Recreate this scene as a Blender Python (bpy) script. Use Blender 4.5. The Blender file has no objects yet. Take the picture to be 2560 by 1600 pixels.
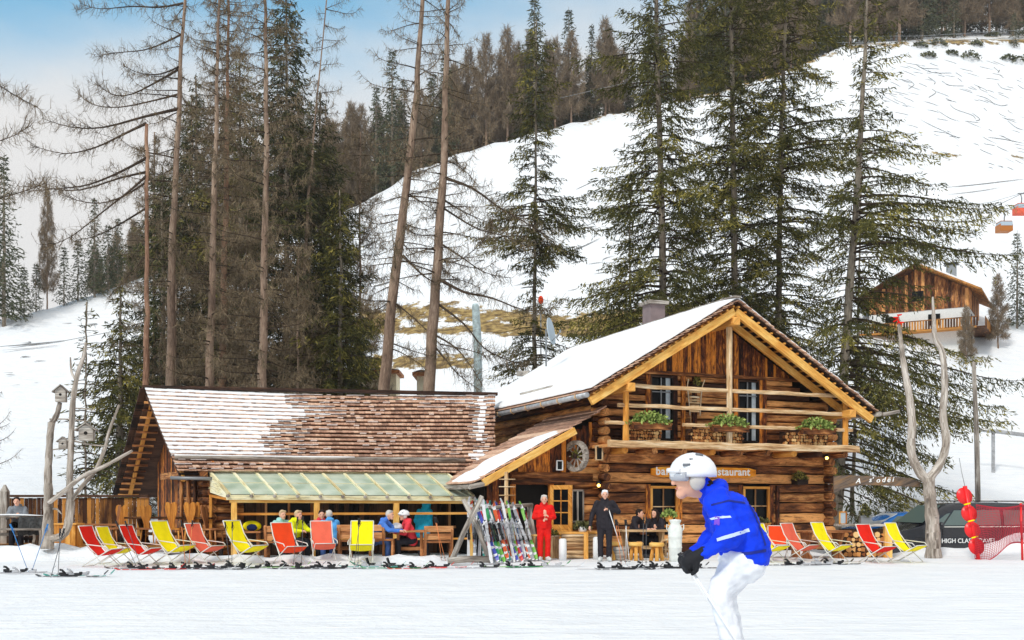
import bpy, bmesh, math, random
import numpy as np
from mathutils import Vector, Matrix, noise as mnoise
from math import sin, cos, pi, radians, sqrt, atan2, exp

# ------------------------------------------------------------------ camera
sc = bpy.context.scene
FPX = 2560.0            # focal length in pixels of the 2560 px wide photograph
HORY = 1250.0           # horizon row in that photograph
CAMZ = 1.6
cam = bpy.data.cameras.new("camera")
cam.sensor_width = 36.0
cam.lens = 36.0
cam.shift_y = (HORY - 800.0) / 2560.0
cam.clip_start = 0.1
cam.clip_end = 3000
camo = bpy.data.objects.new("camera", cam)
camo.location = (0, 0, CAMZ)
camo.rotation_euler = (radians(90), 0, 0)
sc.collection.objects.link(camo)
sc.camera = camo

# ------------------------------------------------------------------ world
SUN_EL, SUN_AZ = radians(42), radians(212)      # azimuth clockwise from +Y (north)
world = bpy.data.worlds.new("World")
sc.world = world
world.use_nodes = True
wt = world.node_tree
wt.nodes.clear()
def wn(t, **k):
    n = wt.nodes.new(t)
    for a, b in k.items(): setattr(n, a, b)
    return n
sky = wn('ShaderNodeTexSky', sky_type='NISHITA', sun_disc=False, sun_elevation=SUN_EL, sun_rotation=SUN_AZ,
         altitude=1500, air_density=1.0, dust_density=0.6, ozone_density=1.6)
tc = wn('ShaderNodeTexCoord')
sep = wn('ShaderNodeSeparateXYZ')
wt.links.new(tc.outputs['Generated'], sep.inputs[0])
mp = wn('ShaderNodeMapping'); mp.inputs['Scale'].default_value = (1.0, 1.0, 2.6); mp.inputs['Location'].default_value = (0.35, 0.1, 0.12)
wt.links.new(tc.outputs['Generated'], mp.inputs[0])
cn = wn('ShaderNodeTexNoise'); cn.inputs['Scale'].default_value = 1.7; cn.inputs['Detail'].default_value = 6; cn.inputs['Roughness'].default_value = 0.55
wt.links.new(mp.outputs[0], cn.inputs[0])
# cloud amount: noise, more of it low down and towards the right
m0 = wn('ShaderNodeMath', operation='MINIMUM'); m0.inputs[1].default_value = 0.5
wt.links.new(sep.outputs['Z'], m0.inputs[0])
m1 = wn('ShaderNodeMath', operation='MULTIPLY_ADD'); m1.inputs[1].default_value = -4.2; m1.inputs[2].default_value = 1.88
wt.links.new(m0.outputs[0], m1.inputs[0])
mz = wn('ShaderNodeMapRange'); mz.inputs['From Min'].default_value = 0.5; mz.inputs['From Max'].default_value = 0.8; mz.inputs['To Max'].default_value = 1.2  # extra cloud overhead, out of view, added to whiten the light
wt.links.new(sep.outputs['Z'], mz.inputs['Value'])
m1b = wn('ShaderNodeMath', operation='ADD'); wt.links.new(m1.outputs[0], m1b.inputs[0]); wt.links.new(mz.outputs['Result'], m1b.inputs[1])
m2 = wn('ShaderNodeMath', operation='MULTIPLY_ADD'); m2.inputs[1].default_value = 0.55
wt.links.new(sep.outputs['X'], m2.inputs[0]); wt.links.new(m1b.outputs[0], m2.inputs[2])
m3 = wn('ShaderNodeMath', operation='MULTIPLY_ADD'); m3.inputs[1].default_value = 1.2
wt.links.new(cn.outputs['Fac'], m3.inputs[0]); wt.links.new(m2.outputs[0], m3.inputs[2])
cr = wn('ShaderNodeMapRange'); cr.interpolation_type = 'SMOOTHSTEP'
cr.inputs['From Min'].default_value = 0.40; cr.inputs['From Max'].default_value = 1.0
wt.links.new(m3.outputs[0], cr.inputs['Value'])
tint = wn('ShaderNodeMix', data_type='RGBA', blend_type='MULTIPLY'); tint.inputs['Factor'].default_value = 1.0
tint.inputs['B'].default_value = (0.80, 2.0, 1.85, 1)
wt.links.new(sky.outputs[0], tint.inputs['A'])
mixs = wn('ShaderNodeMix', data_type='RGBA')
mixs.inputs['B'].default_value = (6.7, 6.65, 6.6, 1)
wt.links.new(cr.outputs['Result'], mixs.inputs['Factor'])
wt.links.new(tint.outputs['Result'], mixs.inputs['A'])
bg = wn('ShaderNodeBackground'); bg.inputs['Strength'].default_value = 0.085
wo = wn('ShaderNodeOutputWorld')
wt.links.new(mixs.outputs['Result'], bg.inputs[0]); wt.links.new(bg.outputs[0], wo.inputs[0])

# ------------------------------------------------------------------ sun
sl = bpy.data.lights.new("sun", 'SUN'); sl.energy = 1.5; sl.angle = radians(10); sl.color = (1.0, 0.95, 0.87)
so = bpy.data.objects.new("sun", sl); sc.collection.objects.link(so)
sd = Vector((sin(SUN_AZ) * cos(SUN_EL), cos(SUN_AZ) * cos(SUN_EL), sin(SUN_EL)))
so.rotation_euler = sd.to_track_quat('Z', 'Y').to_euler(); so.location = sd * 50 + Vector((0, 20, 0))

sc.view_settings.view_transform = 'Standard'; sc.view_settings.look = 'None'
sc.view_settings.gamma = 1.0; sc.view_settings.use_curve_mapping = False
sc.view_settings.exposure = 0.57
sc.render.engine = 'CYCLES'
sc.cycles.max_bounces = 6; sc.cycles.diffuse_bounces = 3; sc.cycles.transparent_max_bounces = 12
sc.cycles.glossy_bounces = 2; sc.cycles.transmission_bounces = 4; sc.cycles.volume_bounces = 0
sc.cycles.use_denoising = True

COL = sc.collection
def S(x, y, Y):
    """a point of the place at depth Y, given where the survey of the photograph puts it"""
    return Vector(((x - 1280.0) / FPX * Y, Y, CAMZ + (HORY - y) / FPX * Y))
def SX(x, Y): return (x - 1280.0) / FPX * Y

# ------------------------------------------------------------------ objects
def tag(o, label=None, cat=None, group=None, kind=None):
    if label: o['label'] = label
    if cat: o['category'] = cat
    if group: o['group'] = group
    if kind: o['kind'] = kind
    return o
def thing(name, label, cat, loc=(0, 0, 0), rz=0.0, group=None):
    o = bpy.data.objects.new(name, None); COL.objects.link(o)
    o.empty_display_size = 0.2
    o.location = loc; o.rotation_euler = (0, 0, rz)
    return tag(o, label, cat, group)
def copy_tree(o, parent=None):
    c = o.copy(); COL.objects.link(c)
    if parent: c.parent = parent
    for ch in list(o.children): copy_tree(ch, c)
    return c

class MB:
    """collects pieces, links them as one mesh"""
    def __init__(s, seed=1):
        s.v = []; s.f = []; s.uv = []; s.rn = []; s.mi = []; s.sm = []; s.r = random.Random(seed); s.m = 0
    def _face(s, idx, uvs, rn, smooth=False):
        s.f.append(idx); s.uv.extend(uvs); s.rn.append(rn); s.mi.append(s.m); s.sm.append(smooth)
    def hexa(s, P, L=None, rn=None, ax=None):
        """8 corners: 0-3 start face loop, 4-7 end face loop (axis start->end is the grain)"""
        b = len(s.v); s.v.extend([tuple(p) for p in P])
        if rn is None: rn = s.r.random()
        L = (Vector(P[4]) - Vector(P[0])).length if L is None else L
        w = (Vector(P[1]) - Vector(P[0])).length; h = (Vector(P[3]) - Vector(P[0])).length
        ou, ov = s.r.uniform(0, 40), s.r.uniform(0, 40)
        s._face((b+3, b+2, b+1, b), [(ou, ov), (ou + .02, ov + w), (ou + .02, ov + w + h), (ou, ov + h)], rn)
        s._face((b+4, b+5, b+6, b+7), [(ou, ov), (ou + .02, ov + w), (ou + .02, ov + w + h), (ou, ov + h)], rn)
        offs = [w, h, w, h]; c = 0
        for i in range(4):
            j = (i + 1) % 4
            s._face((b+i, b+j, b+4+j, b+4+i), [(ou, ov + c), (ou, ov + c + offs[i]), (ou + L, ov + c + offs[i]), (ou + L, ov + c)], rn)
            c += offs[i]
        return s
    def beam(s, p, q, w, h, up=(0, 0, 1), w2=None, h2=None, rn=None, wob=0.0):
        p = Vector(p); q = Vector(q); d = (q - p)
        if d.length < 1e-6: return s
        d.normalize(); up = Vector(up)
        if abs(d.dot(up)) > 0.98: up = Vector((1, 0, 0)) if abs(d.x) < .9 else Vector((0, 1, 0))
        x = d.cross(up).normalized(); y = x.cross(d).normalized()
        w2 = w if w2 is None else w2; h2 = h if h2 is None else h2
        def ring(c, w, h):
            return [c - x*w/2 - y*h/2, c + x*w/2 - y*h/2, c + x*w/2 + y*h/2, c - x*w/2 + y*h/2]
        A = ring(p, w, h); B = ring(q, w2, h2)
        return s.hexa(A + B, rn=rn)
    def box(s, c, size, M=None, rn=None):
        """box with grain along its longest side"""
        c = Vector(c); sx, sy, sz = size
        M = M or Matrix.Identity(3)
        ax = max(range(3), key=lambda i: size[i])
        e = [Vector((1, 0, 0)), Vector((0, 1, 0)), Vector((0, 0, 1))]
        d = M @ e[ax]; u = M @ e[(ax+1) % 3]; w = M @ e[(ax+2) % 3]
        L = size[ax] / 2; a = size[(ax+1) % 3] / 2; b = size[(ax+2) % 3] / 2
        P = [c - d*L - u*a - w*b, c - d*L + u*a - w*b, c - d*L + u*a + w*b, c - d*L - u*a + w*b]
        P += [p + d*2*L for p in P]
        return s.hexa(P, rn=rn)
    def tube(s, pts, rad, seg=8, cap=True, rn=None, noise=0.0, squash=1.0, smooth=True):
        pts = [Vector(p) for p in pts]; n = len(pts)
        if not hasattr(rad, '__len__'): rad = [rad] * n
        if rn is None: rn = s.r.random()
        b = len(s.v); ou, ov = s.r.uniform(0, 40), s.r.uniform(0, 40)
        up = Vector((0.13, 0.21, 1)).normalized(); prevx = None; Ls = 0; ll = []
        for i, p in enumerate(pts):
            d = (pts[min(i+1, n-1)] - pts[max(i-1, 0)])
            d = d.normalized() if d.length > 1e-9 else Vector((0, 0, 1))
            if prevx is None:
                x = d.cross(up)
                if x.length < .1: x = d.cross(Vector((1, 0, 0)))
                x.normalize()
            else:
                x = prevx - d * prevx.dot(d)
                x = x.normalized() if x.length > 1e-6 else d.cross(up).normalized()
            prevx = x; y = d.cross(x)
            if i: Ls += (pts[i] - pts[i-1]).length
            ll.append(Ls)
            for k in range(seg):
                a = 2*pi*k/seg; r = rad[i]
                if noise: r *= 1 + noise * mnoise.noise(Vector((cos(a)*1.3 + ou, sin(a)*1.3, Ls*1.5 + ov)))
                s.v.append(tuple(p + x*cos(a)*r + y*sin(a)*r*squash))
        for i in range(n-1):
            for k in range(seg):
                k2 = (k+1) % seg; r = rad[i]*2*pi/seg
                s._face((b+i*seg+k, b+i*seg+k2, b+(i+1)*seg+k2, b+(i+1)*seg+k),
                        [(ou+ll[i], ov+k*r), (ou+ll[i], ov+(k+1)*r), (ou+ll[i+1], ov+(k+1)*r), (ou+ll[i+1], ov+k*r)], rn, smooth)
        if cap:
            s._face(tuple(b+k for k in reversed(range(seg))), [(ou+.5*cos(k), ov+.5*sin(k)) for k in range(seg)], rn)
            e = b + (n-1)*seg
            s._face(tuple(e+k for k in range(seg)), [(ou+.5*cos(k), ov+.5*sin(k)) for k in range(seg)], rn)
        return s
    def lathe(s, prof, c=(0, 0, 0), seg=16, M=None, rn=None, smooth=True, sx=1, sy=1):
        c = Vector(c); b = len(s.v); rn = s.r.random() if rn is None else rn; n = len(prof)
        for (r, z) in prof:
            for k in range(seg):
                a = 2*pi*k/seg; p = Vector((r*cos(a)*sx, r*sin(a)*sy, z))
                if M: p = M @ p
                s.v.append(tuple(c + p))
        for i in range(n-1):
            for k in range(seg):
                k2 = (k+1) % seg
                s._face((b+i*seg+k, b+i*seg+k2, b+(i+1)*seg+k2, b+(i+1)*seg+k),
                        [(k/seg, prof[i][1]), ((k+1)/seg, prof[i][1]), ((k+1)/seg, prof[i+1][1]), (k/seg, prof[i+1][1])], rn, smooth)
        if prof[0][0] > 1e-4: s._face(tuple(b+k for k in reversed(range(seg))), [(0, 0)]*seg, rn)
        if prof[-1][0] > 1e-4: s._face(tuple(b+(n-1)*seg+k for k in range(seg)), [(0, 0)]*seg, rn)
        return s
    def prism(s, poly, d, rn=None):
        """planar polygon (3D points) pushed by vector d"""
        b = len(s.v); n = len(poly); d = Vector(d); rn = s.r.random() if rn is None else rn
        P = [Vector(p) for p in poly]; s.v.extend([tuple(p) for p in P]); s.v.extend([tuple(p + d) for p in P])
        e1 = (P[1]-P[0]).normalized(); nn = e1.cross(P[2]-P[0]); nn = nn.normalized() if nn.length > 0 else Vector((0, 0, 1)); e2 = nn.cross(e1)
        ou, ov = s.r.uniform(0, 40), s.r.uniform(0, 40)
        uv = [(ou+(p-P[0]).dot(e1), ov+(p-P[0]).dot(e2)) for p in P]
        s._face(tuple(b+i for i in reversed(range(n))), list(reversed(uv)), rn)
        s._face(tuple(b+n+i for i in range(n)), uv, rn)
        L = 0
        for i in range(n):
            j = (i+1) % n; l = (P[j]-P[i]).length
            s._face((b+i, b+j, b+n+j, b+n+i), [(ou+L, ov), (ou+L+l, ov), (ou+L+l, ov+d.length), (ou+L, ov+d.length)], rn); L += l
        return s
    def quad(s, a, b_, c, d, rn=None, uvs=None):
        b = len(s.v); s.v.extend([tuple(a), tuple(b_), tuple(c), tuple(d)])
        rn = s.r.random() if rn is None else rn
        l = (Vector(b_)-Vector(a)).length; h = (Vector(d)-Vector(a)).length
        s._face((b, b+1, b+2, b+3), uvs or [(0, 0), (l, 0), (l, h), (0, h)], rn); return s
    def grid(s, P, rn=0.5, smooth=True, closeu=False):
        """P[i][j] points"""
        b = len(s.v); n = len(P); m = len(P[0])
        for row in P: s.v.extend([tuple(p) for p in row])
        for i in range(n-1):
            for j in range(m if closeu else m-1):
                j2 = (j+1) % m
                s._face((b+i*m+j, b+i*m+j2, b+(i+1)*m+j2, b+(i+1)*m+j), [(i/n, j/m), (i/n, (j+1)/m), ((i+1)/n, (j+1)/m), ((i+1)/n, j/m)], rn, smooth)
        return s
    def ball(s, c, r, seg=10, rings=7, sx=1, sy=1, sz=1, M=None, rn=None):
        prof = [(max(1e-5, r*sin(pi*i/rings)), -r*cos(pi*i/rings)*sz) for i in range(rings+1)]
        return s.lathe(prof, c, seg, M, rn, True, sx, sy)
    def mat(s, i): s.m = i; return s
    def mesh(s, name, mats):
        me = bpy.data.meshes.new(name)
        me.from_pydata(s.v, [], s.f)
        uvl = me.uv_layers.new(name="UVMap")
        uvl.data.foreach_set('uv', np.array(s.uv, dtype=np.float32).ravel())
        at = me.attributes.new("rnd", 'FLOAT', 'FACE'); at.data.foreach_set('value', np.array(s.rn, dtype=np.float32))
        me.polygons.foreach_set('use_smooth', np.array(s.sm, dtype=bool))
        if not isinstance(mats, (list, tuple)): mats = [mats]
        for m in mats: me.materials.append(m)
        me.polygons.foreach_set('material_index', np.array(s.mi, dtype=np.int32))
        me.update()
        return me
    def build(s, name, mats, parent=None, bevel=0.0, M=None):
        me = s.mesh(name, mats)
        o = bpy.data.objects.new(name, me); COL.objects.link(o)
        if M is not None: o.matrix_world = M
        if parent is not None: o.parent = parent
        if bevel:
            b = o.modifiers.new("bevel", 'BEVEL'); b.width = bevel; b.segments = 2; b.limit_method = 'ANGLE'
        return o

def np_mesh(name, V, nper, mats, rnd=None, mi=None, smooth=False):
    """V (N*nper,3): N separate polygons of nper corners"""
    N = len(V) // nper
    me = bpy.data.meshes.new(name)
    me.vertices.add(len(V)); me.vertices.foreach_set('co', np.ascontiguousarray(V, dtype=np.float32).ravel())
    me.loops.add(len(V)); me.loops.foreach_set('vertex_index', np.arange(len(V), dtype=np.int32))
    me.polygons.add(N); me.polygons.foreach_set('loop_start', np.arange(0, len(V), nper, dtype=np.int32))
    if rnd is not None:
        at = me.attributes.new("rnd", 'FLOAT', 'FACE'); at.data.foreach_set('value', np.asarray(rnd, dtype=np.float32))
    for m in (mats if isinstance(mats, (list, tuple)) else [mats]): me.materials.append(m)
    if mi is not None: me.polygons.foreach_set('material_index', np.asarray(mi, dtype=np.int32))
    me.update(calc_edges=True)
    return me
def link(name, me, parent=None):
    o = bpy.data.objects.new(name, me); COL.objects.link(o)
    if parent is not None: o.parent = parent
    return o

# ------------------------------------------------------------------ materials
def srgb(r, g, b):
    f = lambda c: ((c/255.0)/12.92) if c/255.0 <= 0.04045 else (((c/255.0)+0.055)/1.055)**2.4
    return (f(r), f(g), f(b), 1)
class NT:
    def __init__(s, name):
        s.m = bpy.data.materials.new(name); s.m.use_nodes = True; s.t = s.m.node_tree
        s.b = s.t.nodes['Principled BSDF']; s.o = s.t.nodes['Material Output']
    def n(s, t, ins=None, **k):
        n = s.t.nodes.new(t)
        for a, b in k.items(): setattr(n, a, b)
        for a, b in (ins or {}).items():
            if isinstance(b, bpy.types.NodeSocket): s.t.links.new(b, n.inputs[a])
            else: n.inputs[a].default_value = b
        return n
    def l(s, a, b): s.t.links.new(a, b)
    def set(s, **k):
        for a, b in k.items():
            a = a.replace('_', ' ')
            if isinstance(b, bpy.types.NodeSocket): s.l(b, s.b.inputs[a])
            else: s.b.inputs[a].default_value = b
        return s
    def ramp(s, fac, stops, interp='LINEAR'):
        r = s.n('ShaderNodeValToRGB', {0: fac}); cr = r.color_ramp; cr.interpolation = interp
        while len(cr.elements) < len(stops): cr.elements.new(0.5)
        for e, (p, c) in zip(cr.elements, stops): e.position = p; e.color = c
        return r.outputs[0]
    def mix(s, f, a, b, blend='MIX'):
        m = s.n('ShaderNodeMix', data_type='RGBA', blend_type=blend)
        for sk, v in ((m.inputs['Factor'], f), (m.inputs['A'], a), (m.inputs['B'], b)):
            if isinstance(v, bpy.types.NodeSocket): s.l(v, sk)
            else: sk.default_value = v
        return m.outputs['Result']
    def math(s, op, a, b=0.0, c=0.0):
        m = s.n('ShaderNodeMath', {0: a, 1: b, 2: c}, operation=op); return m.outputs[0]
    def bump(s, h, strength=0.4, dist=0.02):
        b = s.n('ShaderNodeBump', {'Height': h, 'Strength': strength, 'Distance': dist}); s.l(b.outputs[0], s.b.inputs['Normal'])

def flat(name, col, rough=0.6, metal=0.0, spec=0.4, var=0.0, scale=6.0, bump=0.0, **k):
    t = NT(name); t.set(Roughness=rough, Metallic=metal, Specular_IOR_Level=spec, Base_Color=col)
    if var or bump:
        tcn = t.n('ShaderNodeTexCoord'); nz = t.n('ShaderNodeTexNoise', {'Vector': tcn.outputs['Object'], 'Scale': scale, 'Detail': 5.0})
        if var:
            lo = tuple(c*(1-var) for c in col[:3])+(1,); hi = tuple(min(1, c*(1+var)) for c in col[:3])+(1,)
            t.l(t.ramp(nz.outputs['Fac'], [(0.3, lo), (0.7, hi)]), t.b.inputs['Base Color'])
        if bump: t.bump(nz.outputs['Fac'], bump)
    return t.m

def wood(name, dark, mid, light, rough=0.75, gx=1.4, gy=22.0, blotch=1.0, rvar=0.55, bump=0.5, crack=0.5, bs=(1.1, 3.2)):
    """grain runs along UV u (metres)"""
    t = NT(name)
    uv = t.n('ShaderNodeUVMap'); at = t.n('ShaderNodeAttribute', attribute_name='rnd')
    m = t.n('ShaderNodeMapping', {'Vector': uv.outputs[0], 'Scale': (gx, gy, 1)})
    n1 = t.n('ShaderNodeTexNoise', {'Vector': m.outputs[0], 'Scale': 1.0, 'Detail': 6.0, 'Roughness': 0.65, 'Distortion': 0.6})
    m2 = t.n('ShaderNodeMapping', {'Vector': uv.outputs[0], 'Scale': (bs[0], bs[1], 1)})
    n2 = t.n('ShaderNodeTexNoise', {'Vector': m2.outputs[0], 'Scale': blotch, 'Detail': 3.0})
    f = t.math('ADD', t.math('MULTIPLY', n1.outputs['Fac'], 0.62), t.math('MULTIPLY', n2.outputs['Fac'], 0.38))
    f = t.math('ADD', f, t.math('MULTIPLY', t.math('SUBTRACT', at.outputs['Fac'], 0.5), rvar * 0.42))
    col = t.ramp(f, [(0.37, dark), (0.50, mid), (0.63, light)])
    m3_ = t.n('ShaderNodeMapping', {'Vector': uv.outputs[0], 'Scale': (2.2, gy*2.4, 1)})
    n3 = t.n('ShaderNodeTexNoise', {'Vector': m3_.outputs[0], 'Scale': 1.0, 'Detail': 4.0, 'Roughness': 0.7})
    ck = t.ramp(n3.outputs['Fac'], [(0.36, (1-crack, 1-crack, 1-crack, 1)), (0.47, (1, 1, 1, 1)), (0.62, (1, 1, 1, 1)), (0.72, (1+crack*.9, 1+crack*.8, 1+crack*.7, 1))])
    col = t.mix(1.0, col, ck, 'MULTIPLY')
    t.set(Base_Color=col, Roughness=rough, Specular_IOR_Level=0.25)
    t.bump(n1.outputs['Fac'], bump, 0.015)
    return t.m

M = {}
M['log'] = wood('log_wood', srgb(62, 32, 16), srgb(142, 86, 46), srgb(226, 160, 96), gy=13, rvar=0.7, crack=.65)
M['plank_red'] = wood('plank_wood', srgb(46, 22, 14), srgb(122, 64, 32), srgb(224, 138, 52), gx=3.5, gy=14, rvar=.75, crack=.8, bs=(3.0, 8.0))
M['fence_wood'] = wood('fence_wood', srgb(70, 40, 22), srgb(136, 90, 44), srgb(205, 140, 66), gy=10, rvar=1.2)
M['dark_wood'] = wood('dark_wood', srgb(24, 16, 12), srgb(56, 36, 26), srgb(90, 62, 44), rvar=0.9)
M['beam'] = wood('beam_wood', srgb(214, 146, 64), srgb(240, 186, 98), srgb(250, 212, 138), gy=10, rvar=0.25, bump=0.2, crack=.18)
M['orange'] = wood('orange_wood', srgb(176, 106, 40), srgb(216, 146, 62), srgb(238, 176, 92), gy=12, rvar=0.5, bump=0.2, crack=.3)
M['pale'] = wood('pale_wood', srgb(150, 104, 64), srgb(214, 178, 132), srgb(244, 224, 192), gy=16, rvar=0.3)
M['grey_wood'] = wood('grey_wood', srgb(96, 86, 78), srgb(158, 148, 138), srgb(205, 198, 188), gy=14, rvar=0.3, bump=0.6)
M['brownfurn'] = wood('furniture_wood', srgb(130, 78, 44), srgb(186, 124, 76), srgb(218, 160, 108), gy=12, rvar=0.5, bump=0.2)
M['shingle'] = wood('shingle_wood', srgb(150, 116, 98), srgb(204, 160, 134), srgb(234, 198, 170), gx=3, gy=16, rvar=.55, crack=.25)
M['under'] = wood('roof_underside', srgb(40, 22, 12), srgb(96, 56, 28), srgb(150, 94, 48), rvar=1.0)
M['window'] = flat('window_glass', (0.006, 0.007, 0.008, 1), 0.22, 0, 0.12)
M['black'] = flat('black_plastic', (0.012, 0.012, 0.014, 1), 0.5)
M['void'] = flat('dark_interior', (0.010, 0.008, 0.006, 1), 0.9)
M['white'] = flat('white_paint', (0.8, 0.8, 0.8, 1), 0.45)
M['steel'] = flat('steel', (0.55, 0.56, 0.58, 1), 0.3, 0.9)
M['grey'] = flat('grey_metal', (0.25, 0.26, 0.27, 1), 0.5, 0.4)
M['zinc'] = flat('zinc_gutter', (0.42, 0.42, 0.43, 1), 0.45, 0.5, var=0.3)

def snow_mat(name, tintv=(0.87, 0.885, 0.905, 1), grassy=False):
    t = NT(name)
    g = t.n('ShaderNodeNewGeometry')
    n1 = t.n('ShaderNodeTexNoise', {'Vector': g.outputs['Position'], 'Scale': 1.3, 'Detail': 8.0, 'Roughness': 0.6})
    m = t.n('ShaderNodeMapping', {'Vector': g.outputs['Position'], 'Scale': (0.55, 4.5, 1)})
    n2 = t.n('ShaderNodeTexNoise', {'Vector': m.outputs[0], 'Scale': 0.9, 'Detail': 6.0})
    c = t.ramp(t.math('ADD', t.math('MULTIPLY', n1.outputs['Fac'], .5), t.math('MULTIPLY', n2.outputs['Fac'], .5)), [(0.36, (tintv[0]*.90, tintv[1]*.915, tintv[2]*.94, 1)), (0.58, tintv)])
    if grassy:
        at = t.n('ShaderNodeAttribute', attribute_name='bare')
        n3 = t.n('ShaderNodeTexNoise', {'Vector': g.outputs['Position'], 'Scale': 0.55, 'Detail': 7.0, 'Roughness': 0.7})
        k = t.math('ADD', at.outputs['Fac'], t.math('MULTIPLY', t.math('SUBTRACT', n3.outputs['Fac'], 0.5), 1.5))
        k = t.n('ShaderNodeMapRange', {'Value': k, 'From Min': 0.46, 'From Max': 0.56}).outputs[0]
        n4 = t.n('ShaderNodeTexNoise', {'Vector': g.outputs['Position'], 'Scale': 1.6, 'Detail': 4.0})
        gc = t.ramp(n4.outputs['Fac'], [(0.35, srgb(92, 72, 40)), (0.5, srgb(142, 116, 66)), (0.65, srgb(176, 150, 92))])
        c = t.mix(k, c, gc)
    t.set(Base_Color=c, Roughness=0.65, Specular_IOR_Level=0.3)
    n5 = t.n('ShaderNodeTexNoise', {'Vector': g.outputs['Position'], 'Scale': 6.5, 'Detail': 4.0})
    h = t.math('ADD', t.math('ADD', t.math('MULTIPLY', n2.outputs['Fac'], 0.8), n1.outputs['Fac']), t.math('MULTIPLY', n5.outputs['Fac'], 0.35))
    t.bump(h, 0.75, 0.12)
    return t.m
M['snow'] = snow_mat('snow')
M['snow_ground'] = snow_mat('snow_cover', grassy=True)
M['roofsnow'] = flat('roof_snow', (0.91, 0.92, 0.94, 1), 0.7, 0, 0.2, var=0.04, scale=3, bump=0.25)

def needle_mat(name, a, b, c, trans=0.25):
    t = NT(name); at = t.n('ShaderNodeAttribute', attribute_name='rnd')
    col = t.ramp(at.outputs['Fac'], [(0.0, a), (0.55, b), (1.0, c)])
    t.set(Base_Color=col, Roughness=0.7, Specular_IOR_Level=0.15)
    return t.m
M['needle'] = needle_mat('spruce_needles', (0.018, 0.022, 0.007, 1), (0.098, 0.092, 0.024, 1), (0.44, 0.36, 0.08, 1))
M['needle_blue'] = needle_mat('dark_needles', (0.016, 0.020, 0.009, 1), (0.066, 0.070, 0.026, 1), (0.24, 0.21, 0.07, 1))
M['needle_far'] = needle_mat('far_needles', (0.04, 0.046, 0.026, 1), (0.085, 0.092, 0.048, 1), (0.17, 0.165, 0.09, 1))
M['twig'] = needle_mat('larch_twigs', (0.11, 0.08, 0.052, 1), (0.23, 0.17, 0.105, 1), (0.40, 0.31, 0.17, 1))
M['twig_far'] = needle_mat('far_larch_twigs', (0.15, 0.11, 0.075, 1), (0.27, 0.20, 0.13, 1), (0.38, 0.29, 0.18, 1))
M['leaf'] = needle_mat('flower_leaves', (0.06, 0.10, 0.02, 1), (0.17, 0.24, 0.05, 1), (0.42, 0.50, 0.14, 1))
def bark(name, a, b, c):
    t = NT(name); uv = t.n('ShaderNodeUVMap')
    m = t.n('ShaderNodeMapping', {'Vector': uv.outputs[0], 'Scale': (1.6, 9, 1)})
    n1 = t.n('ShaderNodeTexNoise', {'Vector': m.outputs[0], 'Scale': 1.6, 'Detail': 7.0, 'Roughness': 0.75})
    m2 = t.n('ShaderNodeMapping', {'Vector': uv.outputs[0], 'Scale': (0.45, 1.2, 1)})
    n2 = t.n('ShaderNodeTexNoise', {'Vector': m2.outputs[0], 'Scale': 1.0, 'Detail': 2.0})
    f = t.math('ADD', t.math('MULTIPLY', n1.outputs['Fac'], .6), t.math('MULTIPLY', n2.outputs['Fac'], .4))
    t.set(Base_Color=t.ramp(f, [(.34, a), (.5, b), (.66, c)]), Roughness=0.9, Specular_IOR_Level=0.1)
    t.bump(n1.outputs['Fac'], 0.9, 0.05); return t.m
M['bark'] = bark('larch_bark', srgb(84, 66, 56), srgb(148, 124, 106), srgb(198, 174, 152))
M['bark_grey'] = bark('spruce_bark', srgb(76, 68, 58), srgb(130, 118, 104), srgb(180, 168, 150))
M['bark_red'] = bark('red_bark', srgb(88, 62, 50), srgb(152, 116, 94), srgb(200, 164, 138))
M['bark_dark'] = bark('branch_bark', srgb(38, 32, 28), srgb(72, 60, 50), srgb(110, 92, 76))
# ------------------------------------------------------------------ terrain
TLX = [-3500, -1500, -400, 0, 200, 349, 600, 794, 952, 1016, 1164, 1429, 1587, 1799, 2011, 2106, 2328, 2560, 3300, 4600, 6000]
TLY = [1000, 930, 850, 800, 745, 693, 632, 561, 481, 434, 376, 307, 270, 228, 159, 116, 100, 100, 90, 150, 300]
TTX = [-3500, 0, 350, 900, 1500, 2560, 6000]
TTY = [95, 100, 112, 130, 140, 160, 170]
GBX = [-3500, 0, 900, 1500, 1900, 2200, 6000]
GBY = [-.06, -.04, 0.02, 0.05, 0.32, 0.50, 0.45]
def ss(a, b, x): 
    t = np.clip((x-a)/(b-a), 0, 1); return t*t*(3-2*t)
def gauss(x, c, s): return np.exp(-((x-c)/s)**2)
_rng = np.random.default_rng(3)
_wav = [(_rng.uniform(.15, 1.3), _rng.uniform(0, 2*pi), _rng.uniform(0, 2*pi), _rng.uniform(.5, 1)) for _ in range(26)]
def wavy(X, Y, f=1.0):
    r = 0*X
    for k, a, p, w in _wav: r = r + w*np.sin(k*f*(X*np.cos(a)+Y*np.sin(a))*2.2+p)/(0.6+k)
    return r/12.0
def hill(X, Y):
    X = np.asarray(X, float); Y = np.asarray(Y, float)
    px = 1280+X/np.maximum(Y, 12)*2560
    T = np.interp(px, TTX, TTY); E = (1250-np.interp(px, TLX, TLY))/2560.0+CAMZ/T
    Y0 = 38.0
    t = np.clip((Y-Y0)/(T-Y0), 0, 1)
    z = np.minimum(Y, T)*E*np.power(t, 1.28)
    z = z + np.where(Y > T, (Y-T)*np.interp(px, GBX, GBY), 0)
    z = z + wavy(X, Y, .12)*1.5*ss(45, 70, Y)*(1-ss(.85, 1, t)*.9)
    return z
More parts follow.
